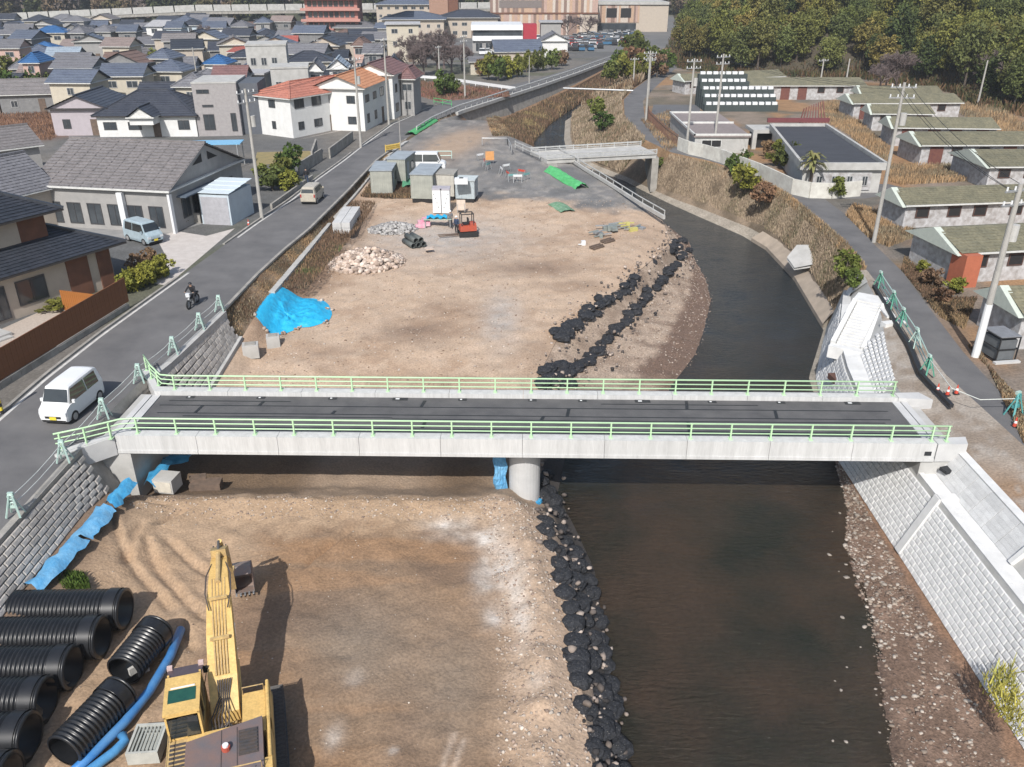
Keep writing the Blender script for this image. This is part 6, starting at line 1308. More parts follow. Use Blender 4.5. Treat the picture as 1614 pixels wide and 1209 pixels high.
# guard rail along the far curve of the road
mb = MB(); GR = thing('guard_rail', 'long pale guard rail following the curved road above the channel', 'guard rail')
ys = np.concatenate([np.arange(118, 150, 2.0), np.arange(150, 236, 4.0)]); pts = [Vector((float(LC.x(y)) + .15, y, 0)) for y in ys]
mb.tube([p + Vector((0, 0, .72)) for p in pts], .12, 6); mb.build('beam', M_wgrey, GR)
pm = MB(); pm.box(-.06, -.06, -.3, .06, .06, .72); PMm = pm.mesh('post', M_wgrey)
for p in pts: link('post', PMm, GR, tuple(p))
mb = MB()
for a, b in zip(pts[:-1], pts[1:]):
    if a.y > 134: mb.bar(a + Vector((.25, 0, -.25)), b + Vector((.25, 0, -.25)), .5, .5)
mb.build('edge_beam', M_conc_mid, GR)

# ------------------------------------------------------------------ utility poles and wires
TOPS = {}
def pole(key, base_px, top_px, label, arms=2, trans=False, r=.17, z0=0.0, h=None, wood=False):
    b = at(base_px[0], base_px[1], z0)
    if h is None:
        d = atY(top_px[0], top_px[1], b.y); h = max(6, d.z - z0)
    T = thing('utility_pole', label, 'utility pole', b, RND.uniform(-.3, .3) + (1.0 if b.x < 0 else .2)); lx = 0.0
    mb = MB(); mb.cyl((0, 0, -.2), (0, 0, h), r, r * .62, 12); mb.build('shaft', M_pole if not wood else M_wood, T, smooth=False)
    for k in range(arms):
        z = h - .35 - k * .75; mb = MB(); mb.box(-.95, -.05, z - .05, .95, .05, z + .05)
        mb.build('crossarm', M_steel, T)
        for x in (-.85, -.3, .35, .85): mb = MB(); mb.cyl((x, 0, z + .05), (x, 0, z + .25), .05, n=6); mb.build('insulator', M_white, T)
    if trans: mb = MB(); mb.cyl((.38, 0, h - 3.1), (.38, 0, h - 2.2), .25, n=12); mb.build('transformer', M_conc_mid, T)
    if b.y < 60: mb = MB(); mb.cyl((0, 0, .0), (0, 0, 3.2), r + .012, r * .9 + .012, 12); mb.build('pole_band', M_white, T)
    TOPS[key] = Vector((b.x, b.y, z0 + h - .3)); return T
pole('a', (413, 344), (388, 140), 'tall pale utility pole rising beside the blue grey shed', trans=True)
pole('b', (569, 232), (556, 90), 'utility pole in front of the orange roofed white house', trans=True)
pole('c', (613, 197), (603, 60), 'utility pole between the two tall white houses', trans=False)
pole('d', (733, 155), (731, 55), 'pale utility pole standing alone by the road bend')
pole('e', (834, 131), (834, 88), 'short pale pole by the curved guard rail', arms=0, h=5.0, r=.1)
pole('f', (632, 242), (630, 203), 'thin grey lamp post beside the yellow board', arms=0, h=4.2, r=.06)
pole('g', (1537, 562), (1612, 290), 'large leaning looking utility pole beside the white hut and grey cage', trans=True, r=.21)
pole('h', (1377, 382), (1424, 130), 'tall utility pole at the lane corner with orange grass', trans=True)
pole('i', (1125, 238), (1140, 85), 'utility pole standing before the white tray racks')
pole('j', (1082, 236), (1092, 92), 'utility pole at the car park fence corner', trans=True)
pole('k', (1018, 190), (1026, 80), 'utility pole at the bend of the lane beyond the reeds', trans=False)
pole('l', (1022, 150), (1015, 85), 'far utility pole next to the wooded hill foot', trans=False)
pole('m', (998, 135), (996, 100), 'short pole at the end of the pipe crossing', arms=1, h=5)
pole('n', (1540, 168), (1552, 95), 'white utility pole against the wooded hill', arms=0)
pole('o', (318, 170), (312, 105), 'thin pole in front of the grey box house', arms=0, h=9, r=.12)
pole('p', (1290, 150), (1282, 95), 'distant pole behind the flat dark roof', arms=1)
pole('q', (115, 85), (112, 48), 'distant pole among the blue sheeted roofs', arms=1)
pole('r', (505, 110), (500, 62), 'distant pole before the dark hip roof', arms=1)
pole('s', (693, 130), (700, 72), 'distant pole beside the bare cherry trees', arms=1)
pole('t', (1330, 150), (1322, 100), 'distant pole behind the long olive roof', arms=0)
def wire(k1, k2, n=3, lab='', sag=.6):
    a, b = TOPS[k1], TOPS[k2]; d = (b - a); s = Vector((-d.y, d.x, 0)).normalized(); mb = MB()
    for q in range(n):
        o = s * ((q - (n - 1) / 2) * .55) + Vector((0, 0, -.25 * (q % 2))); mb.tube([a + o + d * t + Vector((0, 0, -sag * 4 * t * (1 - t))) for t in np.linspace(0, 1, 9)], .016, 4)
    tag(mb.build('overhead_wire', M_tar), lab, 'overhead wires')
wire('a', 'b', 3, 'overhead wires from the shed pole to the orange roofed house pole')
wire('b', 'c', 3, 'overhead wires between the poles of the white houses')
wire('c', 'd', 3, 'overhead wires from the white houses to the road bend pole')
wire('g', 'h', 3, 'overhead wires between the two big poles of the lane')
wire('h', 'i', 3, 'overhead wires crossing above the flat dark roof')
wire('i', 'j', 3, 'overhead wires between the poles by the car park')
wire('j', 'k', 3, 'overhead wires along the lane towards the hill')
wire('d', 'e', 1, 'single wire from road bend pole to short pole', .3)
# ------------------------------------------------------------------ buildings
def rmat(key):
    P = {'grey': ((.165, .165, .18), (.125, .125, .14)), 'blue_grey': ((.115, .135, .175), (.085, .10, .14)), 'dark': ((.055, .06, .075), (.035, .04, .055)), 'black': ((.040, .045, .058), (.025, .03, .04)),
         'brown': ((.17, .11, .09), (.12, .08, .07)), 'red': ((.36, .10, .08), (.28, .08, .065)), 'orange': ((.52, .25, .13), (.42, .19, .10)), 'terracotta': ((.42, .17, .12), (.33, .13, .095)), 'maroon': ((.20, .11, .105), (.15, .085, .085)),
         'blue_sheet': ((.02, .085, .22), (.03, .12, .29)), 'pale_blue': ((.30, .36, .42), (.24, .29, .35)), 'pinkish': ((.25, .20, .185), (.20, .16, .15)), 'pale': ((.40, .40, .41), (.33, .33, .34)),
         'mossy': ((.190, .175, .115), (.130, .125, .085)), 'warm_grey': ((.185, .17, .17), (.145, .135, .135))}[key]
    return mat('roof_' + key, P[0], P[1], scale=1.0, rough=.75 if key not in ('black', 'dark', 'blue_grey') else .5, fine=.22, fscale=5, bump=.15, bscale=10, rand=.08)
def wmat(key):
    P = {'cream': ((.52, .475, .385), (.44, .40, .33)), 'white': ((.68, .68, .67), (.60, .60, .59)), 'grey': ((.33, .32, .31), (.27, .265, .26)), 'dim': ((.22, .22, .22), (.16, .16, .165)), 'pink': ((.52, .36, .31), (.45, .31, .27)), 'lilac': ((.42, .38, .41), (.37, .335, .36)),
         'beige': ((.46, .40, .33), (.40, .345, .29)), 'brown': ((.17, .075, .045), (.12, .055, .035)), 'pale_blue': ((.48, .55, .60), (.42, .48, .53)), 'salmon': ((.42, .20, .17), (.36, .17, .145)), 'stained': ((.50, .50, .51), (.26, .24, .23))}[key]
    return mat('wall_' + key, P[0], P[1], scale=1.4 if key != 'stained' else 2.2, rough=.85, fine=.07, bump=.1)
ROOFWORD = {'grey': 'grey', 'blue_grey': 'blue grey', 'dark': 'dark', 'black': 'black', 'brown': 'brown', 'red': 'red', 'orange': 'orange', 'terracotta': 'terracotta', 'maroon': 'maroon', 'blue_sheet': 'blue sheeted', 'pale_blue': 'pale blue', 'pinkish': 'pinkish', 'pale': 'pale', 'mossy': 'mossy', 'warm_grey': 'warm grey'}
M_wf = mat('window_frame', (.40, .40, .40), rough=.5); M_wfd = mat('window_frame_dark', (.06, .06, .065), rough=.5); M_fascia = mat('fascia_white', (.62, .62, .60), rough=.7); M_fasd = mat('fascia_dark', (.05, .045, .045), rough=.7)
def roof_plane(mb, e0, e1, r1, r0, n, step, cols=0, cw=.3):
    e0, e1, r1, r0 = map(Vector, (e0, e1, r1, r0)); N = (e1 - e0).cross(r0 - e0 if (r0 - e0).length > .01 else r1 - e0).normalized()
    if N.z < 0: N = -N
    for k in range(n):
        a, b = k / n, (k + 1) / n; A0 = e0.lerp(r0, a); A1 = e1.lerp(r1, a); B0 = e0.lerp(r0, b); B1 = e1.lerp(r1, b); u = N * step
        if not cols:
            mb.add([A0 + u, A1 + u, B1, B0, A0 - u * .2, A1 - u * .2], [(0, 1, 2, 3), (4, 5, 1, 0)])
        else:
            L = (A1 - A0).length; m = max(1, int(L / cw)); 
            for q in range(m):
                s0, s1 = q / m, (q + .93) / m; v = u * (1.0 if (q + k) % 2 else .72)
                a0, a1, b0, b1 = A0.lerp(A1, s0), A0.lerp(A1, s1), B0.lerp(B1, s0), B0.lerp(B1, s1); mb.add([a0 + v, a1 + v, b1, b0, a0, a1], [(0, 1, 2, 3), (4, 5, 1, 0)])
            mb.add([A0, A1, B1, B0], [(0, 1, 2, 3)])
def add_window(T, x0, x1, y0, y1, z0, z1, nrm, fr=M_wf, glass=M_glass, mull=True):
    """flat wall window; nrm in 'x+','x-','y-','y+'"""
    mb = MB(); t = .07
    if nrm[0] == 'y':
        s = -1 if nrm[1] == '-' else 1; y = y0; ya, yb = sorted((y, y + s * .06))
        for q in ((x0, z0, x1, z0 + t), (x0, z1 - t, x1, z1), (x0, z0 + t, x0 + t, z1 - t), (x1 - t, z0 + t, x1, z1 - t)): mb.box(q[0], ya, q[1], q[2], yb, q[3])
        if mull: mb.box((x0 + x1) / 2 - .03, ya, z0 + t, (x0 + x1) / 2 + .03, yb, z1 - t)
        f = mb.build('window', fr, T); g_ = MB(); ya, yb = sorted((y, y + s * .03)); g_.box(x0 + t, ya, z0 + t, x1 - t, yb, z1 - t)
    else:
        s = -1 if nrm[1] == '-' else 1; x = x0; xa, xb = sorted((x, x + s * .06))
        for q in ((y0, z0, y1, z0 + t), (y0, z1 - t, y1, z1), (y0, z0 + t, y0 + t, z1 - t), (y1 - t, z0 + t, y1, z1 - t)): mb.box(xa, q[0], q[1], xb, q[2], q[3])
        if mull: mb.box(xa, (y0 + y1) / 2 - .03, z0 + t, xb, (y0 + y1) / 2 + .03, z1 - t)
        f = mb.build('window', fr, T); g_ = MB(); xa, xb = sorted((x, x + s * .03)); g_.box(xa, y0 + t, z0 + t, xb, y1 - t, z1 - t)
    g_.build('pane', glass, f)
def roof_shape(T, W, D, he, rise, kind, rm, o=.45, n=6, step=.035, cols=0, cw=.3, fascia=M_fascia, ridge=True, x0=0., y0=0., nm='roof'):
    """roof over the rectangle (x0,y0)-(x0+W,y0+D) in local axes"""
    a, b, c, d = x0 - o, y0 - o, x0 + W + o, y0 + D + o; z = he; mb = MB(); rz = he + rise; my = (b + d) / 2; mx = (a + c) / 2; caps = []
    if kind == 'gx':
        roof_plane(mb, (a, b, z), (c, b, z), (c, my, rz), (a, my, rz), n, step, cols, cw); roof_plane(mb, (c, d, z), (a, d, z), (a, my, rz), (c, my, rz), n, step, cols, cw); caps = [((a, my, rz), (c, my, rz))]
    elif kind == 'gy':
        roof_plane(mb, (a, d, z), (a, b, z), (mx, b, rz), (mx, d, rz), n, step, cols, cw); roof_plane(mb, (c, b, z), (c, d, z), (mx, d, rz), (mx, b, rz), n, step, cols, cw); caps = [((mx, b, rz), (mx, d, rz))]
    elif kind == 'hip':
        k = min(c - a, d - b) / 2
        if c - a >= d - b: R0, R1 = (a + k, my, rz), (c - k, my, rz)
        else: R0, R1 = (mx, b + k, rz), (mx, d - k, rz)
        if c - a >= d - b:
            roof_plane(mb, (a, b, z), (c, b, z), R1, R0, n, step, cols, cw); roof_plane(mb, (c, d, z), (a, d, z), R0, R1, n, step, cols, cw); roof_plane(mb, (a, d, z), (a, b, z), R0, R0, n, step, cols, cw); roof_plane(mb, (c, b, z), (c, d, z), R1, R1, n, step, cols, cw)
        else:
            roof_plane(mb, (a, d, z), (a, b, z), R0, R1, n, step, cols, cw); roof_plane(mb, (c, b, z), (c, d, z), R1, R0, n, step, cols, cw); roof_plane(mb, (a, b, z), (c, b, z), R0, R0, n, step, cols, cw); roof_plane(mb, (c, d, z), (a, d, z), R1, R1, n, step, cols, cw)
        caps = [(R0, R1), ((a, b, z), R0), ((a, d, z), R0 if c - a >= d - b else R1), ((c, b, z), R1 if c - a >= d - b else R0), ((c, d, z), R1)]
    elif kind == 'mono':
        roof_plane(mb, (a, b, z), (c, b, z), (c, d, rz), (a, d, rz), n, step, cols, cw)
    elif kind == 'flat':
        mb.box(a, b, z - .0, c, d, z + .25)
    R = mb.build(nm, rm, T)
    if ridge and caps:
        mb = MB()
        for p, q in caps:
            if (Vector(p) - Vector(q)).length > .3: mb.bar(Vector(p) + Vector((0, 0, .05)), Vector(q) + Vector((0, 0, .05)), .26, .16)
        mb.build('ridge_cap', rm, T)
    if kind in ('gx', 'gy', 'hip'):
        mb = MB(); e = .12; mb.box(a, b, z - .14, c, d, z - .012); mb.build('eaves', fascia, T)
        if kind == 'gx':
            for xx, s in ((x0 + .02, 1), (x0 + W - .02, -1)):
                mb = MB(); mb.xprism([(b + .3, z - .01), (d - .3, z - .01), (my, rz - .12)], min(xx, xx + s * .15), max(xx, xx + s * .15)); mb.build('gable', T.get('_w') and MATS[T['_w']] or fascia, T)
        if kind == 'gy':
            for yy, s in ((y0 + .02, 1), (y0 + D - .02, -1)):
                mb = MB(); ya, yb = sorted((yy, yy + s * .15)); mb.add([(a + .3, ya, z - .01), (c - .3, ya, z - .01), (mx, ya, rz - .12), (a + .3, yb, z - .01), (c - .3, yb, z - .01), (mx, yb, rz - .12)], [(0, 1, 2), (5, 4, 3), (0, 3, 4, 1), (1, 4, 5, 2), (2, 5, 3, 0)]); mb.build('gable', T.get('_w') and MATS[T['_w']] or fascia, T)
    return R
def house(label, A, rz, W, D, he, rise, kind, rk, wk, cat='house', name='house', o=.45, n=5, win=True, floors=None, step=.035, fr=M_wf, group=None, side='x-', cols=0, cw=.3, roofm=None, fascia=M_fascia, seed=None):
    """A = front left wall corner on the ground, front faces -y"""
    T = thing(name, label, cat, (A[0], A[1], 0), rz, group); wm = wmat(wk); T['_w'] = wm.name
    mb = MB(); mb.box(0, 0, -.2, W, D, he - .141); mb.build('wall', wm, T)
    roof_shape(T, W, D, he, rise, kind, roofm or rmat(rk), o=o, n=n, step=step, cols=cols, cw=cw, fascia=fascia)
    if win:
        r = random.Random(seed if seed is not None else int(abs(A[0] * 7 + A[1] * 3))); fl = floors or max(1, int(he / 2.6))
        for f in range(fl):
            zb = .9 + f * 2.7; k = max(1, int(W / 3.0)); u = W / k
            for i in range(k):
                w_ = r.choice((1.0, 1.5, 1.7)); x = i * u + (u - w_) / 2
                if f == 0 and i == k // 2 and k > 1: mb = MB(); mb.box(x, -.05, 0, x + .95, 0, 2.1); mb.build('door', M_wood, T); continue
                add_window(T, x, x + w_, 0, 0, zb, zb + r.choice((1.0, 1.2)), 'y-', fr)
            if side:
                k = max(1, int(D / 3.4)); u = D / k
                for i in range(k):
                    if r.random() < .3 and k > 1: continue
                    w_ = r.choice((.7, 1.2)); y = i * u + (u - w_) / 2; add_window(T, 0 if side == 'x-' else W, 0, y, y + w_, zb, zb + 1.0, side, fr)
    del T['_w']
    return T
def by_eave(p0, p1, he, z=None):
    a = at(p0[0], p0[1], he); b = at(p1[0], p1[1], he); return a, (b - a).xy.length, atan2(b.y - a.y, b.x - a.x)

# --- the long grey roofed hall
a, W, rz = by_eave((50, 290), (265, 300), 3.6); D = 12.8
T = house('large hall with long ribbed grey tile roof and pale gable end facing the road', (a.x, a.y), rz, W, D, 3.6, 2.7, 'gx', 'warm_grey', 'grey', o=.3, n=16, step=.07, cat='hall', name='hall', side=None, cols=1, cw=1.0, win=False)
for k in range(6): x = 1.0 + k * 1.9; add_window(T, x, x + 1.3, 0, 0, .4, 2.2, 'y-', M_wfd)
mb = MB(); mb.box(-.3, -.42, 3.46, W + .3, -.34, 3.62); mb.build('gutter', M_fascia, T)
for k, (y, w_) in enumerate(((1.6, 1.3), (3.3, 1.2), (5.0, 1.5), (9.8, .9))): add_window(T, W, 0, y, y + w_, .8 if k < 3 else 1.2, 2.5, 'x+', M_wfd)
mb = MB(); mb.box(W, 1.0, 2.75, W + .9, 7.2, 2.85); mb.build('canopy', mat('canopy_blue', (.10, .13, .17)), T)
for s, (ya, yb) in ((0, (4.2, 5.9)), (1, (6.9, 8.6))): mb = MB(); mb.poly([(W + .012, ya, 4.75), (W + .012, yb, 4.75), (W + .012, 5.9 if s == 0 else 6.9, 5.5)]); mb.build('gable_vent', M_dark, T)
mb = MB(); mb.box(W - .04, -.3, 0, W + .16, .1, 3.3); mb.box(W * .64, -.5, 0, W * .64 + .5, -.1, 3.3); mb.build('pillar', M_white, T)
# neighbours of the hall to the left
a, W, rz = by_eave((-60, 243), (60, 228), 3.6); house('low flat grey roofed annex behind the hall at the picture edge', (a.x, a.y), rz, W, 7, 3.6, 1.6, 'gx', 'warm_grey', 'grey', cat='annex', name='annex', n=8)
a, W, rz = by_eave((-45, 330), (45, 312), 3.4); T = house('annex with steep ribbed grey roof joined in front of the hall', (a.x - 1.2, a.y + .3), 1.1, 8.0, 6.0, 3.4, 2.6, 'gx', 'grey', 'beige', cat='annex', name='annex', n=14, cols=1, cw=.5, step=.05)
# --- near two storey house with brown panels
A = at(200, 380, 3.0); B = at(0, 440, 3.0); d = (A - B); rz = atan2(d.y, d.x); L = 15.0; org = A - Vector((cos(rz), sin(rz), 0)) * L
NH = thing('house', 'near house with black tiled roofs, cream walls and brown timber panels', 'house', (org.x, org.y, 0), rz); NH['_w'] = wmat('beige').name
mb = MB(); mb.box(0, .7, -.1, L - 1.0, 7.5, 2.85); mb.build('wall', wmat('beige'), NH)
roof_shape(NH, L - .7, 6.6, 3.0, 1.7, 'hip', rmat('black'), o=.55, n=14, step=.05, cols=1, cw=.30, x0=.1, y0=.55, fascia=M_fasd, nm='lower_roof')
mb = MB(); mb.box(0, 2.4, 3.0, 9.1, 8.6, 5.65); mb.build('upper_wall', wmat('beige'), NH)
mb = MB(); mb.box(9.101, 2.4, 3.4, 11.0, 8.4, 5.6); mb.build('timber_wall', wmat('brown'), NH)
roof_shape(NH, 11.2, 6.6, 5.8, 2.0, 'hip', rmat('black'), o=.75, n=15, step=.05, cols=1, cw=.30, x0=0, y0=2.3, fascia=M_fasd, nm='upper_roof')
NH.pop('_w', None) if hasattr(NH, 'pop') else None
M_gb = mat('glass_blue', (.03, .16, .24), (.05, .22, .32), scale=2, rough=.1)
add_window(NH, 5.4, 6.3, 2.4, 0, 4.0, 5.2, 'y-', M_wfd); add_window(NH, 6.3, 7.2, 2.4, 0, 4.0, 5.2, 'y-', M_wfd, M_gb, False)
add_window(NH, 7.0, 9.0, .7, 0, .7, 2.3, 'y-', M_wfd); add_window(NH, 5.2, 6.3, .7, 0, .2, 2.3, 'y-', M_wfd); add_window(NH, 3.0, 4.7, .7, 0, .2, 2.3, 'y-', M_wfd)
mb = MB(); mb.box(10.6, .62, 0, 12.2, .70, 2.75); mb.build('timber_panel', wmat('brown'), NH); mb = MB(); mb.box(12.9, .6, 0, 13.9, .70, 2.75); mb.build('timber_panel', wmat('brown'), NH)
mb = MB(); mb.box(-.3, -1.6, .0, 4.8, .3, .22); mb.box(-.3, -2.0, 0, 4.6, -1.6, .11); mb.build('porch_step', M_conc_mid, NH)
mb = MB(); mb.tube([(8.7, 2.3, 3.3), (9.9, .1, 3.02)], .05, 5); mb.build('drain_pipe', M_white, NH)
# brown timber fence
M_fence = mat('fence_brown', (.20, .078, .030), (.155, .060, .024), scale=2, rough=.8, fine=.12, stretch=(1, 1, .15)); M_fenceo = mat('fence_orange', (.33, .12, .025), (.27, .10, .02), scale=2, rough=.7)
FN = thing('timber_fence', 'long reddish brown board fence between garden and road', 'fence')
f0 = at(0, 613, 0); f1 = at(205, 484, 0); f0 = f0 + (f0 - f1).normalized() * 4; dv = (f1 - f0); Lf = dv.length; dv.normalize(); fa = atan2(dv.y, dv.x)
bm_ = MB(); bm_.box(0, -.03, 0, .186, .03, 1.62); BMf = bm_.mesh('board', M_fence)
for k in range(int(Lf / .2)):
    q = f0 + dv * (k * .2); o = link('board', BMf, FN, (q.x, q.y + (k % 2) * .008, .42), fa)
cut = [(0, 1.9), (.28, .45), (.36, .62)]
mb = MB(); 
for k in range(int(Lf / .8)): q = f0 + dv * (k * .8); w2 = .42 - .10 * (k > Lf / .8 * .5) ; mb.cbox((q.x + dv.x * .39, q.y + dv.y * .39, .21 - .02), (.77, .26, w2), fa)
mb.build('block_base', M_conc_old, FN)
FO = thing('timber_fence', 'short bright orange brown board fence across the garden', 'fence'); g0 = at(97, 470, .9); g1 = at(160, 478, .9); g0.z = g1.z = 0; gd = (g1 - g0); Lg = gd.length; gd.normalize()
bo = MB(); bo.box(0, -.03, 0, .145, .03, 1.35); BMo = bo.mesh('board', M_fenceo)
for k in range(int(Lg / .16)): q = g0 + gd * (k * .16); link('board', BMo, FO, (q.x, q.y, .1), atan2(gd.y, gd.x))
# shed
A = at(320, 353, 0); W = 2.75; rz = -.17; D = 4.3
T = house('blue grey metal shed with pale roof standing at the roadside', (A.x, A.y), rz, W, D, 2.75, .35, 'mono', 'pale_blue', 'pale_blue', cat='shed', name='shed', n=4, o=.15, win=False, roofm=mat('shed_roof', (.60, .68, .73), (.54, .61, .66), rough=.5))
mb = MB(); mb.box(.15, -.04, 0, W - .15, 0, 2.4); mb.build('shutter_door', mat('shutter_grey', (.40, .40, .43), rough=.6), T)
# the white road-side trio
for (p0, p1, p2, he, rk, wk, lb) in (((420, 216), (463, 218), (588, 192), 5.0, 'terracotta', 'white', 'long white house with terracotta tile roof, closest of the white row'), ((548, 200), (576, 207), (620, 183), 5.6, 'orange', 'white', 'white house with orange roof, middle of the white row'), ((600, 188), (622, 188), (650, 172), 6.2, 'maroon', 'white', 'tall narrow white house with maroon roof at the row end')):
    A = at(*p0, 0); B = at(*p1, 0); C = at(*p2, 0); rz = atan2((C - B).y, (C - B).x); W = (C - B).xy.length; D = max(4.5, (B - A).xy.length)
    house(lb, (B.x, B.y), rz, W, D + 2.2, he, 1.5, 'hip' if he < 5.2 else 'gx', rk, wk, n=7, floors=2, side='x-', fr=M_wfd)
# grey box house
A = at(316, 214, 0); B = at(373, 206, 0); rz = atan2(B.y - A.y, B.x - A.x); Wb = 5.6
T = thing('house', 'modern grey box house with flat roof and dark side wing', 'house', (A.x, A.y - .5, 0), .12)
mb = MB(); mb.box(0, 0, 0, Wb, 8, 6.6); mb.build('wall', mat('box_grey', (.34, .32, .32), rough=.8), T); mb = MB(); mb.box(-.05, -.05, 6.601, Wb + .05, 8.05, 6.8); mb.build('roof', M_conc_mid, T)
mb = MB(); mb.box(Wb + .002, .8, 0, Wb + 2.6, 8, 6.5); mb.build('side_wing', mat('box_dark', (.10, .11, .13), rough=.7), T)
for q in ((.5, 2.1, 5.4, 5.9), (1.0, 2.4, 3.7, 4.0), (.9, 2.3, .8, 2.8), (4.4, 5.1, .6, 2.9)): add_window(T, q[0], q[1], 0, 0, q[2], q[3], 'y-', M_wfd)
A = at(372, 170, 4); mb = MB()
# black tiled house and lilac gable house
A = at(158, 216, 0); T = house('house with shining black tiled hip roof and white ground floor', (A.x, A.y), .03, 12.8, 9, 2.7, 2.7, 'hip', 'dark', 'white', n=12, step=.05, cols=1, cw=.45, fascia=M_fasd, fr=M_wfd)
roof_shape(T, 3.0, 3.5, 2.9, 1.2, 'gy', rmat('dark'), x0=5.2, y0=-2.6, n=5, o=.3, fascia=M_fascia, nm='porch_roof'); mb = MB(); mb.box(5.2, -2.5, 1.9, 8.2, 0, 2.75); mb.build('porch', wmat('white'), T)
A = at(88, 214, 0); house('lilac grey two storey house with dark gable roof behind the hall', (A.x, A.y), .05, 7.2, 9, 3.5, 1.6, 'gy', 'dark', 'lilac', n=8, floors=1, fr=M_wfd, seed=4, fascia=M_fasd)
mb = MB(); p = at(320, 217, 2.6); mb.cbox((p.x + 2, p.y - 3, 2.6), (6.5, 2.5, .1), .1); q = mb.build('carport_roof', mat('carport_blue', (.16, .40, .62), (.22, .46, .66), rough=.4)); tag(q, 'light blue flat carport roof below the grey box house', 'carport')
mb = MB()
for dx, dy in ((-1, -4), (5, -4), (-1, -2), (5, -2)): mb.box(p.x + dx - .05, p.y + dy - .05, 0, p.x + dx + .05, p.y + dy + .05, 2.55)
o = mb.build('post', M_steel, q)
# --- town houses, row by row: (px, py of eave centre, px width, roof, wall, kind, storeys)
ROWS = [
 ('the row under the viaduct', [(22, 54, 46, 'grey', 'dim', 'gx', 2), (78, 52, 58, 'blue_sheet', 'cream', 'hip', 2), (122, 52, 30, 'grey', 'dim', 'hip', 2), (160, 50, 42, 'grey', 'grey', 'hip', 2), (200, 50, 34, 'blue_grey', 'dim', 'gx', 2), (244, 42, 34, 'pale', 'white', 'mono', 2), (274, 44, 30, 'blue_grey', 'pale_blue', 'gx', 2), (300, 40, 34, 'dark', 'pale_blue', 'hip', 2), (338, 44, 42, 'blue_grey', 'white', 'gx', 2), (378, 42, 34, 'grey', 'dim', 'hip', 2), (414, 36, 28, 'blue_grey', 'grey', 'hip', 2), (444, 34, 40, 'pinkish', 'dim', 'gx', 2)]),
 ('the second row from the viaduct', [(14, 76, 40, 'grey', 'pink', 'gx', 2), (66, 78, 48, 'blue_sheet', 'pale_blue', 'hip', 1), (112, 74, 40, 'pinkish', 'dim', 'gx', 1), (150, 72, 34, 'grey', 'grey', 'hip', 1), (184, 73, 56, 'pinkish', 'cream', 'gx', 2), (232, 70, 38, 'grey', 'dim', 'gx', 1), (282, 66, 34, 'brown', 'pale_blue', 'hip', 1), (330, 66, 30, 'pale', 'dim', 'hip', 1), (372, 62, 36, 'grey', 'dim', 'gx', 1), (418, 56, 36, 'dark', 'cream', 'hip', 1), (456, 68, 30, 'red', 'pink', 'gx', 1)]),
 ('the row with the blue hip roof', [(48, 99, 32, 'blue_sheet', 'pink', 'hip', 2), (98, 88, 60, 'pale_blue', 'grey', 'gx', 1), (112, 98, 66, 'grey', 'dim', 'gx', 1), (150, 106, 40, 'pale_blue', 'dim', 'hip', 1), (182, 97, 44, 'brown', 'white', 'gx', 1), (252, 92, 44, 'blue_grey', 'dim', 'hip', 2), (340, 101, 44, 'blue_sheet', 'white', 'hip', 1), (300, 84, 30, 'grey', 'white', 'gx', 1)]),
 ('the middle town row', [(112, 130, 84, 'blue_grey', 'cream', 'gx', 2), (192, 120, 82, 'blue_grey', 'cream', 'gx', 2), (262, 112, 70, 'blue_grey', 'cream', 'hip', 2), (10, 134, 34, 'dark', 'dim', 'gx', 1), (30, 108, 28, 'grey', 'dim', 'hip', 1), (44, 116, 34, 'pinkish', 'pink', 'gx', 1)]),
 ('the row behind the box house', [(300, 136, 58, 'grey', 'cream', 'hip', 2), (362, 124, 60, 'maroon', 'grey', 'gx', 2), (430, 106, 56, 'blue_grey', 'grey', 'gx', 1), (244, 150, 60, 'dark', 'dim', 'gx', 1), (400, 118, 36, 'pale', 'pale', 'flat', 2)]),
 ('the group behind orange roofs', [(488, 122, 34, 'dark', 'grey', 'hip', 1), (520, 122, 46, 'black', 'white', 'hip', 1), (533, 108, 34, 'pale_blue', 'white', 'gy', 2), (497, 112, 24, 'grey', 'white', 'gy', 2), (503, 74, 48, 'dark', 'cream', 'hip', 1), (533, 92, 36, 'black', 'brown', 'gx', 1), (588, 84, 34, 'grey', 'dim', 'gx', 2), (592, 104, 44, 'dark', 'dim', 'gx', 1), (566, 72, 22, 'brown', 'pink', 'hip', 2), (622, 102, 30, 'dark', 'grey', 'gy', 1), (642, 124, 26, 'maroon', 'grey', 'hip', 2)]),
]
ORD = ['first', 'second', 'third', 'fourth', 'fifth', 'sixth', 'seventh', 'eighth', 'ninth', 'tenth', 'eleventh', 'twelfth']
WW = {'cream': 'cream', 'white': 'white', 'grey': 'grey', 'dim': 'dark grey', 'pink': 'pink', 'pale_blue': 'pale blue', 'brown': 'brown', 'pale': 'pale'}
KW2 = {'gx': 'gabled', 'gy': 'end gabled', 'hip': 'hipped', 'mono': 'sloping', 'flat': 'flat'}
for rn, lst in ROWS:
    for i, (px, py, pw, rk, wk, kind, st) in enumerate(sorted(lst)):
        he = 5.3 if st == 2 else 3.0; a = at(px - pw * .42, py, he); b = at(px + pw * .42, py, he); W = (b - a).length * .92; rr = random.Random(px * 31 + py); wk2 = wk if wk != 'pale' else 'grey'
        D = max(5.5, min(9.5, W * rr.uniform(.65, .85))); rzh = rr.uniform(-.10, .16)
        T = house(f"{ROOFWORD[rk]} {KW2[kind]} house, {WW[wk]} walls, {ORD[i]} in {rn}", (a.x, a.y), rzh, W, D, he, min(2.4, D * .27), kind, rk, wk2, n=5, group='houses of ' + rn, side='x-' if a.x > -60 or rr.random() < .5 else None, step=.05)
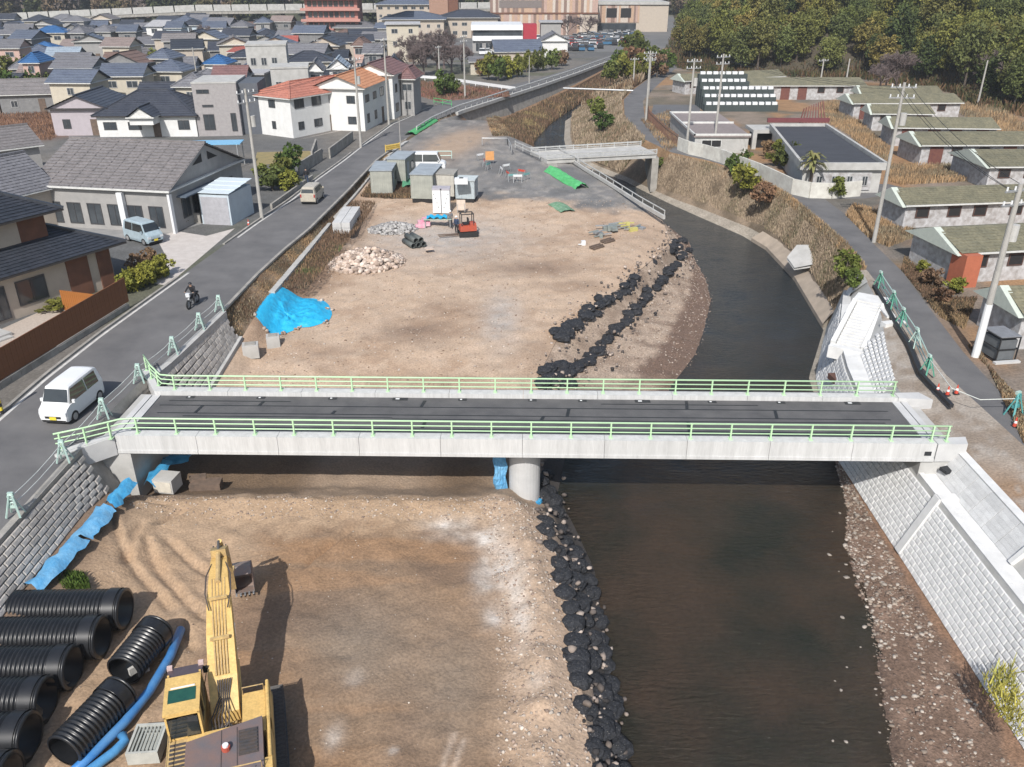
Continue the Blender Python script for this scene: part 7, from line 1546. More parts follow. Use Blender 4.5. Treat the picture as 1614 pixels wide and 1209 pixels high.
# packed smaller houses between the rows
taken = [(o.location.x + 3, o.location.y + 3) for o in COL.objects if o.name.startswith(('house', 'hall', 'apartment', 'flats', 'shop'))]
rr = random.Random(77); fill = []
for y in np.arange(136, 330, 9.5):
    for x in np.arange(-y * .62, -22 - max(0, 200 - y) * .15, 10.5):
        xx = x + rr.uniform(-2, 2); yy = y + rr.uniform(-1.5, 1.5)
        if min(hypot(xx - a_, yy - b_) for a_, b_ in taken) < 7.2 or len(fill) > 130 or (xx > -62 and yy > 262) or (yy < 150 and xx > -38) or (xx > -32 and yy > 190): continue
        taken.append((xx, yy)); fill.append((round(y), xx, yy))
cr2 = {}; cr = {}; ORD2 = ['first', 'second', 'third', 'fourth', 'fifth', 'sixth', 'seventh', 'eighth', 'ninth', 'tenth', 'eleventh', 'twelfth']; TO = ORD2 + ['thirteenth', 'fourteenth', 'fifteenth', 'sixteenth', 'seventeenth', 'eighteenth', 'nineteenth', 'twentieth'] + ['twenty ' + q for q in ORD2[:9]] + ['thirtieth'] + ['thirty ' + q for q in ORD2[:9]] + ['fortieth'] + ['forty ' + q for q in ORD2[:9]]
for ry, xx, yy in fill:
    i = cr.get(ry, 0); cr[ry] = i + 1; rk = rr.choice(('grey', 'dark', 'blue_grey', 'dark', 'grey', 'blue_grey', 'black', 'warm_grey', 'brown')); wk = rr.choice(('dim', 'grey', 'beige', 'cream', 'dim', 'grey')); kd = rr.choice(('hip', 'gx', 'gx', 'gy'))
    du = CX + F * xx / (yy * CT + 16 * ST); ck = [t_ for l_, t_ in ((60, 'the brown field'), (110, 'the lilac grey house'), (190, 'the black tiled house'), (290, 'the hall roof end'), (380, 'the grey box house'), (470, 'the terracotta roof'), (560, 'the orange roof'), (9999, 'the maroon roof')) if du < l_][0]; cc = cr2.get(ck, 0); cr2[ck] = cc + 1
    house(f"small {ROOFWORD[rk]} {KW2[kd]} house, {TO[min(cc, 48)]} roof up the column above {ck}", (xx - 3, yy - 3), rr.uniform(-.2, .3), rr.uniform(5.5, 8), rr.uniform(5, 6.8), rr.choice((2.8, 3.0, 4.8)), rr.uniform(1.2, 1.9), kd, rk, wk, n=4, group='small packed town houses', step=.05, side=None)
# some extra anchors in town
a, W, rz = by_eave((360, 82), (482, 84), 3.6); house('long low hall with bright red roof edge in the town', (a.x, a.y), rz, W, 10, 3.6, .9, 'gx', 'red', 'beige', cat='hall', name='hall', n=4)
house('pale block of flats with balconies behind the maroon roof', (at(612, 98, 0).x, at(612, 98, 0).y), .1, 7.5, 8, 8.2, .2, 'flat', 'pale', 'cream', cat='flats', name='flats', n=3, floors=3)
for (px, py, w_, d_, h_, lb) in ((415, 128, 6.5, 8, 8.5, 'grey concrete block building with blank wall behind the terracotta roof'), (452, 150, 5.5, 6, 6.5, 'low pale grey concrete building with flat roof beside terracotta roof')):
    A = at(px - 18, py + 30, 0); T = thing('flats', lb, 'building', (A.x, A.y, 0), .2); mb = MB(); mb.box(0, 0, 0, w_, d_, h_); mb.build('wall', M_conc_mid, T); mb = MB(); mb.box(-.1, -.1, h_ + .001, w_ + .1, d_ + .1, h_ + .25); mb.build('roof', M_conc_mid, T); 
    for q in range(3): add_window(T, .6 + q * 1.7, 1.5 + q * 1.7, 0, 0, h_ - 3, h_ - 1.8, 'y-')
# salmon storeyed building
A = at(476, 52, 0); T = thing('apartment_building', 'salmon pink four storey building with long balconies', 'building', (at(478, 66, 0).x, at(478, 66, 0).y, 0), .02); Wd = at(570, 66, 0).x - at(478, 66, 0).x; sal = wmat('salmon')
for f in range(4):
    z = f * 3.0; mb = MB(); mb.box(1.2, 1.4, z, Wd - .8, 12, z + 2.99); mb.build('storey_wall', sal, T); mb = MB(); mb.box(0, -.1, z + 2.6, Wd, 1.39, z + 3.3); mb.build('balcony', mat('salmon_light', (.50, .26, .22), rough=.8), T)
    for q in range(9): x = 2.0 + q * (Wd - 4.2) / 8.5; add_window(T, x, x + 1.2, 1.4, 0, z + .7, z + 2.3, 'y-', M_wfd)
mb = MB(); mb.box(-.5, -.5, 12.9, Wd + 14, 12.5, 13.5); mb.box(10, 3, 13.5, 24, 10, 16); mb.build('roof', mat('salmon_light', (.5, .26, .22)), T)
# tan civic complex
for (px, py, pw, D, h, rk, lb) in ((652, 64, 96, 14, 6.0, 'blue_grey', 'tan brick hall with broad grey blue roof beside the bare trees'), (640, 44, 90, 12, 8.0, 'blue_grey', 'second tan hall with grey roof behind the first'), (740, 60, 90, 12, 6.0, 'dark', 'brown hall with dark roof half hidden by bare trees'), (560, 66, 60, 9, 4.0, 'grey', 'long low tan house row in front of the salmon building')):
    a = at(px - pw / 2, py, 0); b = at(px + pw / 2, py, 0); house(lb, (a.x, a.y), .04, (b - a).length, D, h, 2.0, 'hip', rk, 'beige', cat='hall', name='hall', n=5, o=.8)
A = at(678, 50, 0); mb = MB(); mb.box(A.x, A.y, 0, A.x + 6.5, A.y + 6, 13); mb.box(A.x + 6.5, A.y + .5, 0, A.x + 10, A.y + 6, 12.4, m=1); tag(mb.build('brick_tower', [mat('brick_tan', (.36, .22, .16), rough=.9), wmat('brown')]), 'square tan brick tower above the civic halls', 'tower')
# white shop with red block
A = at(745, 84, 0); T = thing('shop', 'white two storey shop with red block beside the striped mall', 'shop', (A.x, A.y, 0), .03); Ws = at(824, 84, 0).x - A.x
mb = MB(); mb.box(0, .6, 0, Ws, 14, 3.0); mb.build('ground_floor', wmat('grey'), T); mb = MB(); mb.box(0, 0, 3.0, Ws, 14, 4.2); mb.build('fascia', M_white, T); mb = MB(); mb.box(.2, .3, 4.2, Ws - .2, 14, 5.6); mb.build('window_band', M_glass, T); mb = MB(); mb.box(-.3, -.3, 5.6, Ws, 14.3, 6.9); mb.build('roof', M_white, T)
for q in range(6): add_window(T, .8 + q * 2.6, 2.6 + q * 2.6, .6, 0, .4, 2.5, 'y-')
mb = MB(); mb.box(Ws + .1, -.5, 2.6, Ws + 3.6, 5, 7.0); mb.build('red_block', mat('shop_red', (.38, .03, .05), rough=.6), T)
# striped mall
def striped(x, y, z, w_, h_, parent, n):
    cols = [mat('mall_tan', (.50, .34, .24), rough=.8), mat('mall_cream', (.55, .48, .42), rough=.8), mat('mall_brown', (.25, .17, .14), rough=.8), mat('mall_pink', (.46, .32, .27), rough=.8)]; r = random.Random(int(x + w_))
    for k in range(n): mb = MB(); mb.box(x + k * w_ / n, y - .12 - .05 * (k % 2), z, x + (k + 1) * w_ / n - .06, y, z + h_); mb.build('facade_panel', cols[r.randrange(4)], parent)
A = at(772, 58, 0); T = thing('shopping_mall', 'large mall with vertical tan and cream striped facade', 'mall', (A.x, A.y + 8, 0), 0); Wm = at(925, 58, 0).x - A.x + 4
mb = MB(); mb.box(0, 0, 0, Wm, 40, 13.4); mb.build('wall', wmat('beige'), T); striped(0, 0, 0, Wm * .86, 6.4, T, 34); striped(0, 0, 6.9, Wm, 6.0, T, 38); mb = MB(); mb.box(-.3, -.3, 6.42, Wm + .3, 0, 6.88); mb.build('band', wmat('brown'), T)
mb = MB(); mb.box(-.5, -.6, 13.4, Wm + .5, 41, 14.0); mb.build('roof', M_conc_mid, T); mb = MB(); mb.box(3, -.22, 8.3, 17, -.18, 10.6); mb.build('sign_panel', mat('mall_sign', (.20, .17, .16)), T)
A = at(932, 52, 0); T = thing('shopping_mall', 'lower mall wing with two dark windows above a glazed ground floor', 'mall', (A.x, A.y + 6, 0), 0); Wm = at(1010, 52, 0).x - A.x
mb = MB(); mb.box(0, 0, 0, Wm + 10, 24, 9.5); mb.build('wall', wmat('beige'), T); striped(0, 0, 3.0, Wm, 5.6, T, 26); mb = MB(); mb.box(-.4, -.5, 8.7, Wm + 10, 24, 9.6); mb.build('roof', M_conc_mid, T)
for x in (5.5, 10.5): add_window(T, x, x + 3.6, -.18, 0, 4.6, 7.6, 'y-', M_wfd, M_dark, False)
add_window(T, 1, Wm - 1, -.02, 0, .2, 2.8, 'y-', M_wfd)
A = at(852, 84, 0); house('grey stair tower building between red block and car park', (A.x, A.y), 0, 5.2, 7, 7.4, .2, 'flat', 'pale', 'grey', cat='building', name='building', n=3)
A = at(856, 95, 0); house('small white gabled house with two windows above the curved road', (A.x - .3, A.y - 3), .06, 6.0, 7.5, 4.6, 1.7, 'gy', 'grey', 'white', n=5, floors=1, seed=2)
A = at(782, 104, 0); house('low house with wide pale grey roof behind the road bend trees', (A.x, A.y), .15, 10.5, 8, 3.0, 2.2, 'gx', 'blue_grey', 'beige', n=6)
A = at(742, 118, 0); house('small pale yellow hut at the edge of the bare trees', (A.x, A.y), .1, 3.2, 3.5, 2.6, .8, 'gx', 'grey', 'cream', cat='hut', name='hut', n=3)
# --- railway viaduct
V = thing('viaduct', 'long pale elevated railway with barrier walls behind the town', 'viaduct'); vp = [(-260, 352), (-190, 346), (-120, 350), (-60, 356), (0, 362), (60, 372)]; 
vz = lambda x: float(np.interp(x, [-260, -190, -120, -60, 60], [1.6, 2.6, 5.3, 5.6, 6.2]))
for (x0, y0), (x1, y1) in zip(vp[:-1], vp[1:]):
    mb = MB(); mb.add([(x0, y0, vz(x0) - 1.0), (x1, y1, vz(x1) - 1.0), (x1, y1 + 9, vz(x1) - 1), (x0, y0 + 9, vz(x0) - 1), (x0, y0, vz(x0)), (x1, y1, vz(x1)), (x1, y1 + 9, vz(x1)), (x0, y0 + 9, vz(x0))], [(0, 1, 5, 4), (4, 5, 6, 7), (3, 2, 1, 0)]); mb.build('deck', M_conc_old, V)
    for k in range(9):
        t0, t1 = k / 9, (k + .94) / 9; xa, xb = x0 + (x1 - x0) * t0, x0 + (x1 - x0) * t1; ya, yb = y0 + (y1 - y0) * t0, y0 + (y1 - y0) * t1
        mb = MB(); mb.add([(xa, ya - .15, vz(xa)), (xb, yb - .15, vz(xb)), (xb, yb - .15, vz(xb) + 2.3), (xa, ya - .15, vz(xa) + 2.3), (xa, ya + .1, vz(xa)), (xb, yb + .1, vz(xb)), (xb, yb + .1, vz(xb) + 2.3), (xa, ya + .1, vz(xa) + 2.3)], [(0, 1, 2, 3), (7, 6, 5, 4), (3, 2, 6, 7)]); mb.build('barrier_panel', M_conc_mid, V)
    for k in range(3): t = (k + .5) / 3; x = x0 + (x1 - x0) * t; y = y0 + (y1 - y0) * t; mb = MB(); mb.box(x - 1, y + 1, -.2, x + 1, y + 8, vz(x) - 1.0); mb.build('pier', M_conc_old, V)
# --- barracks
def barrack(label, back, front, xe, wk='stained', doors=(), ht=2.3, rise=.95, red=0, rzf=None, hipend=False):
    p = at(*front, ht); q = at(*back, ht); e = at(*xe, ht); rz = atan2(e.y - p.y, e.x - p.x); W = (e - p).xy.length; ax = Vector((-sin(rz), cos(rz), 0)); D = max(4.5, abs((q - p).dot(ax)))
    T = thing('barrack', label, 'barrack', (p.x, p.y, 0), rz, 'long low barracks'); T['_w'] = 'wall_' + wk; wm = wmat(wk)
    mb = MB(); mb.box(.55, .35, -.1, W - .3, D - .35, ht - .13); mb.build('wall', wm, T)
    rm = rmat('mossy'); mb = MB(); roof_plane(mb, (.3, 0, ht), (W, 0, ht), (W - .2, D / 2, ht + rise), (.3, D / 2, ht + rise), 9, .03, 1, .9); roof_plane(mb, (W, D, ht), (.3, D, ht), (.3, D / 2, ht + rise), (W - .2, D / 2, ht + rise), 9, .03); mb.build('roof', rm, T)
    mb = MB(); mb.add([(0, -.05, ht - .16), (0, D + .05, ht - .16), (0, D / 2, ht + rise + .05), (.55, -.05, ht - .16), (.55, D + .05, ht - .16), (.55, D / 2, ht + rise + .05)], [(0, 2, 1), (3, 4, 5), (0, 1, 4, 3), (0, 3, 5, 2), (1, 2, 5, 4)]); mb.build('gable_end', mat('pediment_pale', (.50, .54, .48), (.44, .48, .43), rough=.7), T)
    mb = MB(); mb.box(.3, -.08, ht - .12, W, -.01, ht + .0); mb.build('gutter', M_fascia, T)
    mb = MB(); mb.box(.5, .1, ht - .13, W, D - .1, ht - .01); mb.build('eaves', M_fasd, T)
    r = random.Random(int(W * 10)); x = 1.5
    while x < min(W, 26) - 2:
        k = r.random()
        if k < .45: mb = MB(); mb.box(x, .28, 0, x + 1.5, .345, 2.1); mb.build('door', mat('door_maroon', (.12, .045, .04), (.17, .07, .05), rough=.8), T)
        else: mb = MB(); mb.box(x, .28, 1.1, x + 1.2, .345, 2.0); f = mb.build('window', mat('shutter_brown', (.10, .055, .045)), T); mb = MB(); mb.box(x + .1, .265, 1.2, x + 1.1, .279, 1.9); mb.build('pane', M_dark, f)
        x += r.uniform(2.2, 3.4)
    del T['_w']
    return T
barrack('white walled barrack in the lower corner with grey cage in front', (1526, 455), (1606, 497), (1760, 492))
barrack('white barrack with brick red porch at its corner', (1432, 360), (1510, 400), (1700, 390))
barrack('long white barrack with brown doors facing the brick red porch one', (1364, 305), (1423, 324), (1720, 314))
barrack('short barrack with lattice screen end wall', (1532, 238), (1556, 263), (1720, 262))
barrack('barrack with dark red stained end wall above orange grass', (1412, 213), (1449, 229), (1690, 228))
barrack('barrack with blue grey end wall, second behind the stained one', (1366, 190), (1405, 201), (1578, 203))
barrack('narrow barrack squeezed between two mossy roofs', (1340, 171), (1372, 179), (1475, 180))
barrack('barrack with pale end, nearest the orange clearing', (1315, 154), (1343, 163), (1520, 162))
barrack('rearmost mossy roofed barrack under the wooded hill', (1338, 142), (1356, 148), (1488, 148))
barrack('long rear barrack stretching behind the flat dark roof', (1150, 127), (1165, 135), (1368, 135))
barrack('small barrack with pale gable beside the white tray racks', (1059, 123), (1078, 128), (1240, 120))
p = at(1514, 446, 0); mb = MB(); mb.cbox((p.x - .1, p.y - .2, 1.15), (1.2, 1.6, 2.3), .15); tag(mb.build('porch', mat('porch_red', (.42, .13, .07), (.36, .11, .06), rough=.8)), 'brick red plywood porch on the white barrack corner', 'porch')
p = at(1568, 572, 0); T = thing('cage', 'small dark wire cage with grey roof beside the big pole', 'cage', p, .15)
mb = MB(); 
for x in (0, 1.2):
    for y in (0, 1.5): mb.box(x, y, 0, x + .06, y + .06, 1.5)
for z in (.0, .75, 1.45):
    for y in (0, 1.5): mb.box(0, y, z, 1.26, y + .05, z + .05)
    for x in (0, 1.2): mb.box(x, 0, z, x + .05, 1.55, z + .05)
mb.build('frame', M_trim, T); mb = MB(); mb.box(.1, .1, .1, 1.15, 1.45, 1.3); mb.build('body', mat('cage_grey', (.12, .13, .14)), T); mb = MB(); mb.box(.0, .0, 1.51, 1.26, 1.56, 1.56); mb.build('roof', mat('cage_roof', (.20, .21, .23)), T); mb = MB(); mb.box(-.15, -.25, 0, 1.4, .0, .12); mb.build('sill', M_concrete, T)
# --- flat dark roof building and the entrance block
a = at(1265, 258, 2.9); b = at(1398, 258, 2.9); T = thing('building', 'low building with big flat dark roof and concrete parapet', 'building', (a.x, a.y, 0), 0); W = b.x - a.x
d0 = at(1215, 196, 2.9); d1 = at(1298, 194, 2.9); sh0 = d0.x - a.x; sh1 = d1.x - b.x; Dy = d0.y - a.y
def sk(z0, z1, inset, m, nm, f0=0., f1=1.):
    mb = MB(); i = inset; q = [(i + sh0 * f0, Dy * f0 + i), (W - i + sh1 * f0, Dy * f0 + i), (W - i + sh1 * f1, Dy * f1 - i), (i + sh0 * f1, Dy * f1 - i)]; mb.prism(q, z0, z1); return mb.build(nm, m, T)
sk(-.1, 2.3, .25, M_conc_mid, 'wall'); sk(2.301, 2.7, .3, mat('roof_felt', (.055, .058, .068), (.04, .042, .05), scale=1, rough=.8, fine=.2, fscale=3, stretch=(.2, 1.5, 1)), 'roof')
mb = MB(); q = [(0, 0), (W, 0), (W + sh1, Dy), (sh0, Dy)]
for k in range(4):
    p0 = Vector((*q[k], 2.65)); p1 = Vector((*q[(k + 1) % 4], 2.65)); mb.bar(p0, p1, .3, .7)
mb.build('parapet', M_conc_mid, T); mb = MB(); mb.box(1.2, .12, .3, W - 1.2, .22, 2.0); mb.build('front_panel', wmat('stained'), T)
for k in range(4): add_window(T, 1.6 + k * 1.5, 2.2 + k * 1.5, .12, 0, .7, 1.7, 'y-', M_wf)
mb = MB(); mb.bar((sh0 - .3, Dy + .6, 3.3), (W + sh1 + .5, Dy + .6, 3.3), .4, .5); mb.build('maroon_beam', mat('maroon_beam', (.16, .045, .05), rough=.7), T)
for k in range(9):
    mb = MB(); x = sh0 + 3.4 + k * .55; mb.bar((x, Dy + 1.2, 0), (x + .8, Dy + 1.2 + .8 * k, 4.6), .12, .12); mb.build('lattice_strut', mat('lattice_brown', (.16, .06, .05)), T)
a = at(1094, 214, 2.1); b = at(1184, 214, 2.1); T = thing('building', 'low entrance block with white edged roof beside the car park', 'building', (a.x, a.y, 0), 0); W = b.x - a.x; D = at(1096, 178, 2.1).y - a.y
mb = MB(); mb.box(.2, .2, 0, W - .2, D - .2, 1.9); mb.build('wall', M_conc_mid, T); mb = MB(); mb.box(0, 0, 1.9, W, D, 2.1); mb.build('roof', mat('roof_mauve', (.26, .22, .21), (.20, .17, .165), rough=.8), T)
mb = MB()
for y in (0, D * .5, D - .2): mb.box(0, y, 2.1, W, y + .18, 2.32)
mb.box(0, 0, 2.1, .18, D, 2.325); mb.build('roof_edging', M_fascia, T)
add_window(T, 1.0, 3.4, .2, 0, .7, 1.6, 'y-', M_fascia, M_dark)
a = at(1188, 205, 2.3); T = thing('gateway', 'concrete gateway with dark opening next to the entrance block', 'gateway', (a.x, a.y, 0), 0)
mb = MB(); mb.box(0, 0, 1.9, 4.6, 4, 2.3); mb.box(0, 0, 0, .5, .5, 1.9); mb.box(4.1, 0, 0, 4.6, .5, 1.9); mb.build('frame', M_conc_mid, T); mb = MB(); mb.box(.5, 1.0, 0, 4.1, 3.5, 1.89); mb.build('dark_hall', M_dark, T)
# white tray racks
a = at(1112, 176, 0); T = thing('tray_rack', 'tiered dark rack filled with rows of small white boxes', 'rack', (a.x, a.y, 0), .0); wb = MB(); wb.box(-.38, -.3, 0, .38, .3, .40); WBm = wb.mesh('white_box', M_white)
mb = MB(); 
for k in range(5): mb.box(-.2, k * 1.6, 0, 11.2 if k < 3 else 7.6, k * 1.6 + 1.2, 1.0 + k * .95)
mb.build('rack_frame', mat('rack_dark', (.05, .065, .065), rough=.8), T)
for k in range(5):
    for i in range(11 if k < 3 else 7):
        link('white_box', WBm, T, (.45 + i * 1.02, k * 1.6 + .35, 1.0 + k * .95), RND.uniform(-.08, .08))
# white curved wall
WW_ = thing('boundary_wall', 'white curved boundary wall along the lane below the flat roof', 'wall'); wp = [at(px, py, 0) for px, py in ((1068, 236), (1085, 243), (1108, 248), (1135, 256), (1165, 268), (1195, 280), (1222, 293), (1248, 306), (1275, 312), (1310, 313), (1355, 309))]
for a, b in zip(wp[:-1], wp[1:]):
    mb = MB(); c = (a + b) / 2; mb.cbox((c.x, c.y, .75), ((b - a).length - .04, .18, 1.5), atan2((b - a).y, (b - a).x)); mb.build('wall_panel', mat('wall_offwhite', (.62, .61, .56), (.46, .44, .40), scale=1.5, rough=.9), WW_)
# slatted fence of the car park
SF = thing('slatted_fence', 'rusty slatted fence curving round the car park', 'fence'); sp = [at(px, py, 0) for px, py in ((1018, 170), (1022, 190), (1036, 205), (1052, 220), (1068, 232))]; sl = MB(); sl.box(-.05, -.03, 0, .05, .03, 1.5); SLm = sl.mesh('slat', mat('slat_rust', (.17, .09, .065), rough=.9))
for a, b in zip(sp[:-1], sp[1:]):
    n = int((b - a).length / .5)
    for k in range(n): q = a + (b - a) * k / n; link('slat', SLm, SF, (q.x, q.y, 0), atan2((b - a).y, (b - a).x))
    mb = MB(); mb.bar(a + Vector((0, 0, 1.2)), b + Vector((0, 0, 1.2)), .05, .08); mb.build('rail', M_wood, SF)
# low walls by the road near the shed and lawn
for q0, q1, h, lb in (((428, 330), (493, 283), .5, 'low dark garden wall beside the road opposite the beige car'), ((493, 262), (500, 240), 1.6, 'grey block wall panel at the lawn corner'), ((472, 276), (508, 252), 1.3, 'grey block wall between shrubs and pavement'), ((520, 250), (556, 222), 1.2, 'dark block wall below the white row houses'), ((285, 350), (318, 352), .9, 'low wall between the driveway and shed')):
    a = at(*q0, 0); b = at(*q1, 0); n = max(1, int((b - a).length / 1.6)); T = thing('garden_wall', lb, 'wall')
    for k in range(n): c = a + (b - a) * ((k + .5) / n); mb = MB(); mb.cbox((c.x, c.y, h / 2), ((b - a).length / n - .02, .2, h), atan2((b - a).y, (b - a).x)); mb.build('wall_panel', M_conc_old, T)
WF = thing('white_fence', 'long white fence above the reddish bed by the road bend', 'fence'); wp = [at(px, py, 0) for px, py in ((650, 126), (690, 129), (730, 134), (770, 140), (812, 146))]
for a, b in zip(wp[:-1], wp[1:]):
    mb = MB(); mb.bar(a + Vector((0, 0, .75)), b + Vector((0, 0, .75)), .08, .5); mb.build('fence_panel', M_white, WF)
    for t in (0, .5): q = a + (b - a) * t; mb = MB(); mb.box(q.x - .06, q.y - .06, 0, q.x + .06, q.y + .06, .6); mb.build('post', M_white, WF)
# parked cars on the mall car park
def small_car(m):
    mb = MB(); mb.box(-.82, -2.0, .28, .82, 2.0, .95); mb.add([(-.80, -1.7, .95), (.80, -1.7, .95), (.80, 1.1, .95), (-.80, 1.1, .95), (-.66, -1.3, 1.48), (.66, -1.3, 1.48), (.66, .5, 1.48), (-.66, .5, 1.48)], [(0, 1, 5, 4), (1, 2, 6, 5), (2, 3, 7, 6), (3, 0, 4, 7)], 1); mb.box(-.66, -1.3, 1.48, .66, .5, 1.52)
    for x in (-.8, .66):
        for y in (-1.3, 1.2): mb.cyl((x, y, .3), (x + .14, y, .3), .3, n=8, m=2)
    return mb.mesh('parked_car', [m, M_cglass, M_rubber])
CARS = [('white', small_car(M_white)), ('silver', small_car(mat('car_silver', (.38, .39, .40), rough=.3))), ('black', small_car(mat('car_black', (.03, .03, .035), rough=.3))), ('blue', small_car(mat('car_blue', (.06, .16, .28), rough=.3))), ('red', small_car(mat('car_red', (.35, .05, .04), rough=.3)))]
r = random.Random(5)
for j, (py, xs) in enumerate(((55, (930, 1008)), (59, (900, 1006)), (67, (890, 1000)), (71, (885, 975)), (76, (880, 960)), (80, (870, 940)), (57, (935, 1000)), (61, (905, 1005)), (65, (900, 1000)), (69, (895, 985)), (63, (826, 850)), (73, (822, 846)), (86, (760, 800)), (78, (850, 892)), (74, (900, 930)))):
    x = xs[0]
    while x < xs[1]:
        if r.random() < .85:
            k = r.choice((0, 0, 0, 1, 1, 2, 3, 4)); p = at(x, py, 0); o = link('parked_car', CARS[k][1], None, (p.x, p.y, .015), r.choice((0, 0, 1.57)) + r.uniform(-.1, .1)); tag(o, f"{CARS[k][0]} car in the crowded mall car park", 'car', f"{CARS[k][0]} cars in the mall car park")
        x += r.uniform(9, 15)
for (px, py, k, lb) in ((1600, 642, 0, ''),): pass
# ------------------------------------------------------------------ trees and shrubs
def foliage_mesh(name, seed, R=3.0, Hh=6.0, clumps=42, per=46, leaf=.34, z0=3.0, mat_=None, squash=.8):
    r = np.random.RandomState(seed); V = []; n = clumps
    u = r.normal(size=(n, 3)); u /= np.linalg.norm(u, axis=1)[:, None]; q = r.uniform(.45, 1.0, n)[:, None]; C = u * q * np.array([R * .85, R * .85, Hh * .5 * .9]); C[:, 2] += z0 + Hh * .5
    cr = r.uniform(.55, 1.1, n) * R * .36
    P = r.normal(size=(n, per, 3)); P /= np.linalg.norm(P, axis=2)[..., None]; P *= (r.uniform(.6, 1.0, (n, per, 1)) * cr[:, None, None]); P[..., 2] *= squash; P += C[:, None]
    P = P.reshape(-1, 3); N = len(P); a = r.normal(size=(N, 3)); a /= np.linalg.norm(a, axis=1)[:, None]; b = np.cross(a, r.normal(size=(N, 3))); b /= np.linalg.norm(b, axis=1)[:, None]; s = (leaf * r.uniform(.6, 1.2, N))[:, None]
    Vv = np.stack([P - a * s, P + b * s * .55, P + a * s, P - b * s * .55], 1).reshape(-1, 3); Fc = np.arange(N * 4).reshape(N, 4)
    cj = r.uniform(.72, 1.3, n)[:, None] * np.ones((n, per)); cj = cj.reshape(-1) * r.uniform(.8, 1.2, N); col = np.repeat(np.stack([cj * 1.0, cj, cj * .9], 1), 4, 0)
    return npmesh(name, Vv, Fc, mat_, col)
def fol_mat(name, cols):
    m = bpy.data.materials.new(name); m.use_nodes = True; n = m.node_tree.nodes; L = m.node_tree.links; b = n['Principled BSDF']; b.inputs['Roughness'].default_value = .7; b.inputs['Specular IOR Level'].default_value = .25
    oi = n.new('ShaderNodeObjectInfo'); rp = n.new('ShaderNodeValToRGB'); e = rp.color_ramp.elements; e[0].position = 0; e[0].color = (*cols[0], 1); e[1].position = 1; e[1].color = (*cols[-1], 1)
    for k, c in enumerate(cols[1:-1]): q = e.new((k + 1) / (len(cols) - 1)); q.color = (*c, 1)
    L.new(oi.outputs['Random'], rp.inputs[0]); a = n.new('ShaderNodeVertexColor'); a.layer_name = 'Col'; mu = n.new('ShaderNodeMix'); mu.data_type = 'RGBA'; mu.blend_type = 'MULTIPLY'; mu.inputs[0].default_value = 1
    L.new(rp.outputs[0], mu.inputs[6]); L.new(a.outputs[0], mu.inputs[7]); L.new(mu.outputs[2], b.inputs['Base Color']); return m
M_fw = fol_mat('wood_foliage', [(.042, .062, .022), (.115, .13, .034), (.17, .16, .042), (.080, .105, .038), (.200, .155, .048), (.045, .065, .026), (.135, .145, .045)])
M_fg = fol_mat('garden_foliage', [(.05, .085, .02), (.09, .12, .03), (.14, .14, .03), (.045, .07, .025)])
M_fy = fol_mat('yellow_foliage', [(.17, .18, .035), (.22, .21, .04)])
M_fr = fol_mat('russet_foliage', [(.17, .095, .06), (.15, .095, .065), (.20, .13, .075)])
M_tw = mat('bare_twigs', (.17, .13, .125), (.12, .095, .09), scale=1, rough=.95); M_bark = mat('bark', (.12, .095, .075), (.08, .065, .055), scale=3, rough=.95)
FOL = [foliage_mesh('crown', s, R=3.1 + .3 * (s % 3), Hh=7.6 + (s % 2), z0=1.6, clumps=60, per=52, leaf=.29, mat_=M_fw) for s in range(6)]
def trunk_mesh(h=4.0, r=.2):
    mb = MB(); mb.tube([(0, 0, -.6), (.05, .02, h * .5), (.0, .1, h)], [r, r * .8, r * .5], 7)
    for k in range(4): a = k * 1.7; mb.tube([(0, .08, h * .6 + .3 * k), (.9 * cos(a), .9 * sin(a), h + .4 * k)], [r * .4, r * .15], 5)
    return mb.mesh('trunk', M_bark)
TR = [trunk_mesh(4.2, .22), trunk_mesh(3.6, .16)]
wood = [(95, 520), (62, 330), (44, 240), (40, 200), (46, 188), (72, 182), (82, 156), (77, 142), (82, 122), (78, 108), (82, 88), (90, 60), (120, 40)]
def edge_d(x, y):
    """distance inside the wood, positive behind its edge"""
    best = 1e9; P = wood
    for (x0, y0), (x1, y1) in zip(P[:-1], P[1:]):
        dx, dy = x1 - x0, y1 - y0; t = max(0, min(1, ((x - x0) * dx + (y - y0) * dy) / (dx * dx + dy * dy))); d = hypot(x - x0 - dx * t, y - y0 - dy * t); best = min(best, d)
    inside = False; Q = wood + [(400, 40), (400, 600)]; j = len(Q) - 1
    for i in range(len(Q)):
        if ((Q[i][1] > y) != (Q[j][1] > y)) and x < (Q[j][0] - Q[i][0]) * (y - Q[i][1]) / (Q[j][1] - Q[i][1]) + Q[i][0]: inside = not inside
        j = i
    return best if inside else -best
hz = lambda d: 0 if d < 0 else min(60, d * .48)
xs = np.arange(36, 300, 4.0); ys = np.arange(40, 420, 5.0); rows = []
for y in ys: rows.append([(x, y, hz(edge_d(x, y) - 2) + (1.2 * float(fbm(np.array([x * .08]), np.array([y * .08]), 3)[0]) if edge_d(x, y) > 3 else -.35)) for x in xs])
mb = MB(); nX = len(xs); keep = [(j * nX + i, j * nX + i + 1, (j + 1) * nX + i + 1, (j + 1) * nX + i) for j in range(len(ys) - 1) for i in range(nX - 1) if max(edge_d(xs[i], ys[j]), edge_d(xs[i + 1], ys[j + 1])) > 0]; mb.add([p for q in rows for p in q], keep); mb.build('hill', mat('hill_soil', (.09, .07, .045), (.05, .045, .03), scale=.2), smooth=True, kind=STR)
r = random.Random(21); cnt = 0; pts = []
cand = []
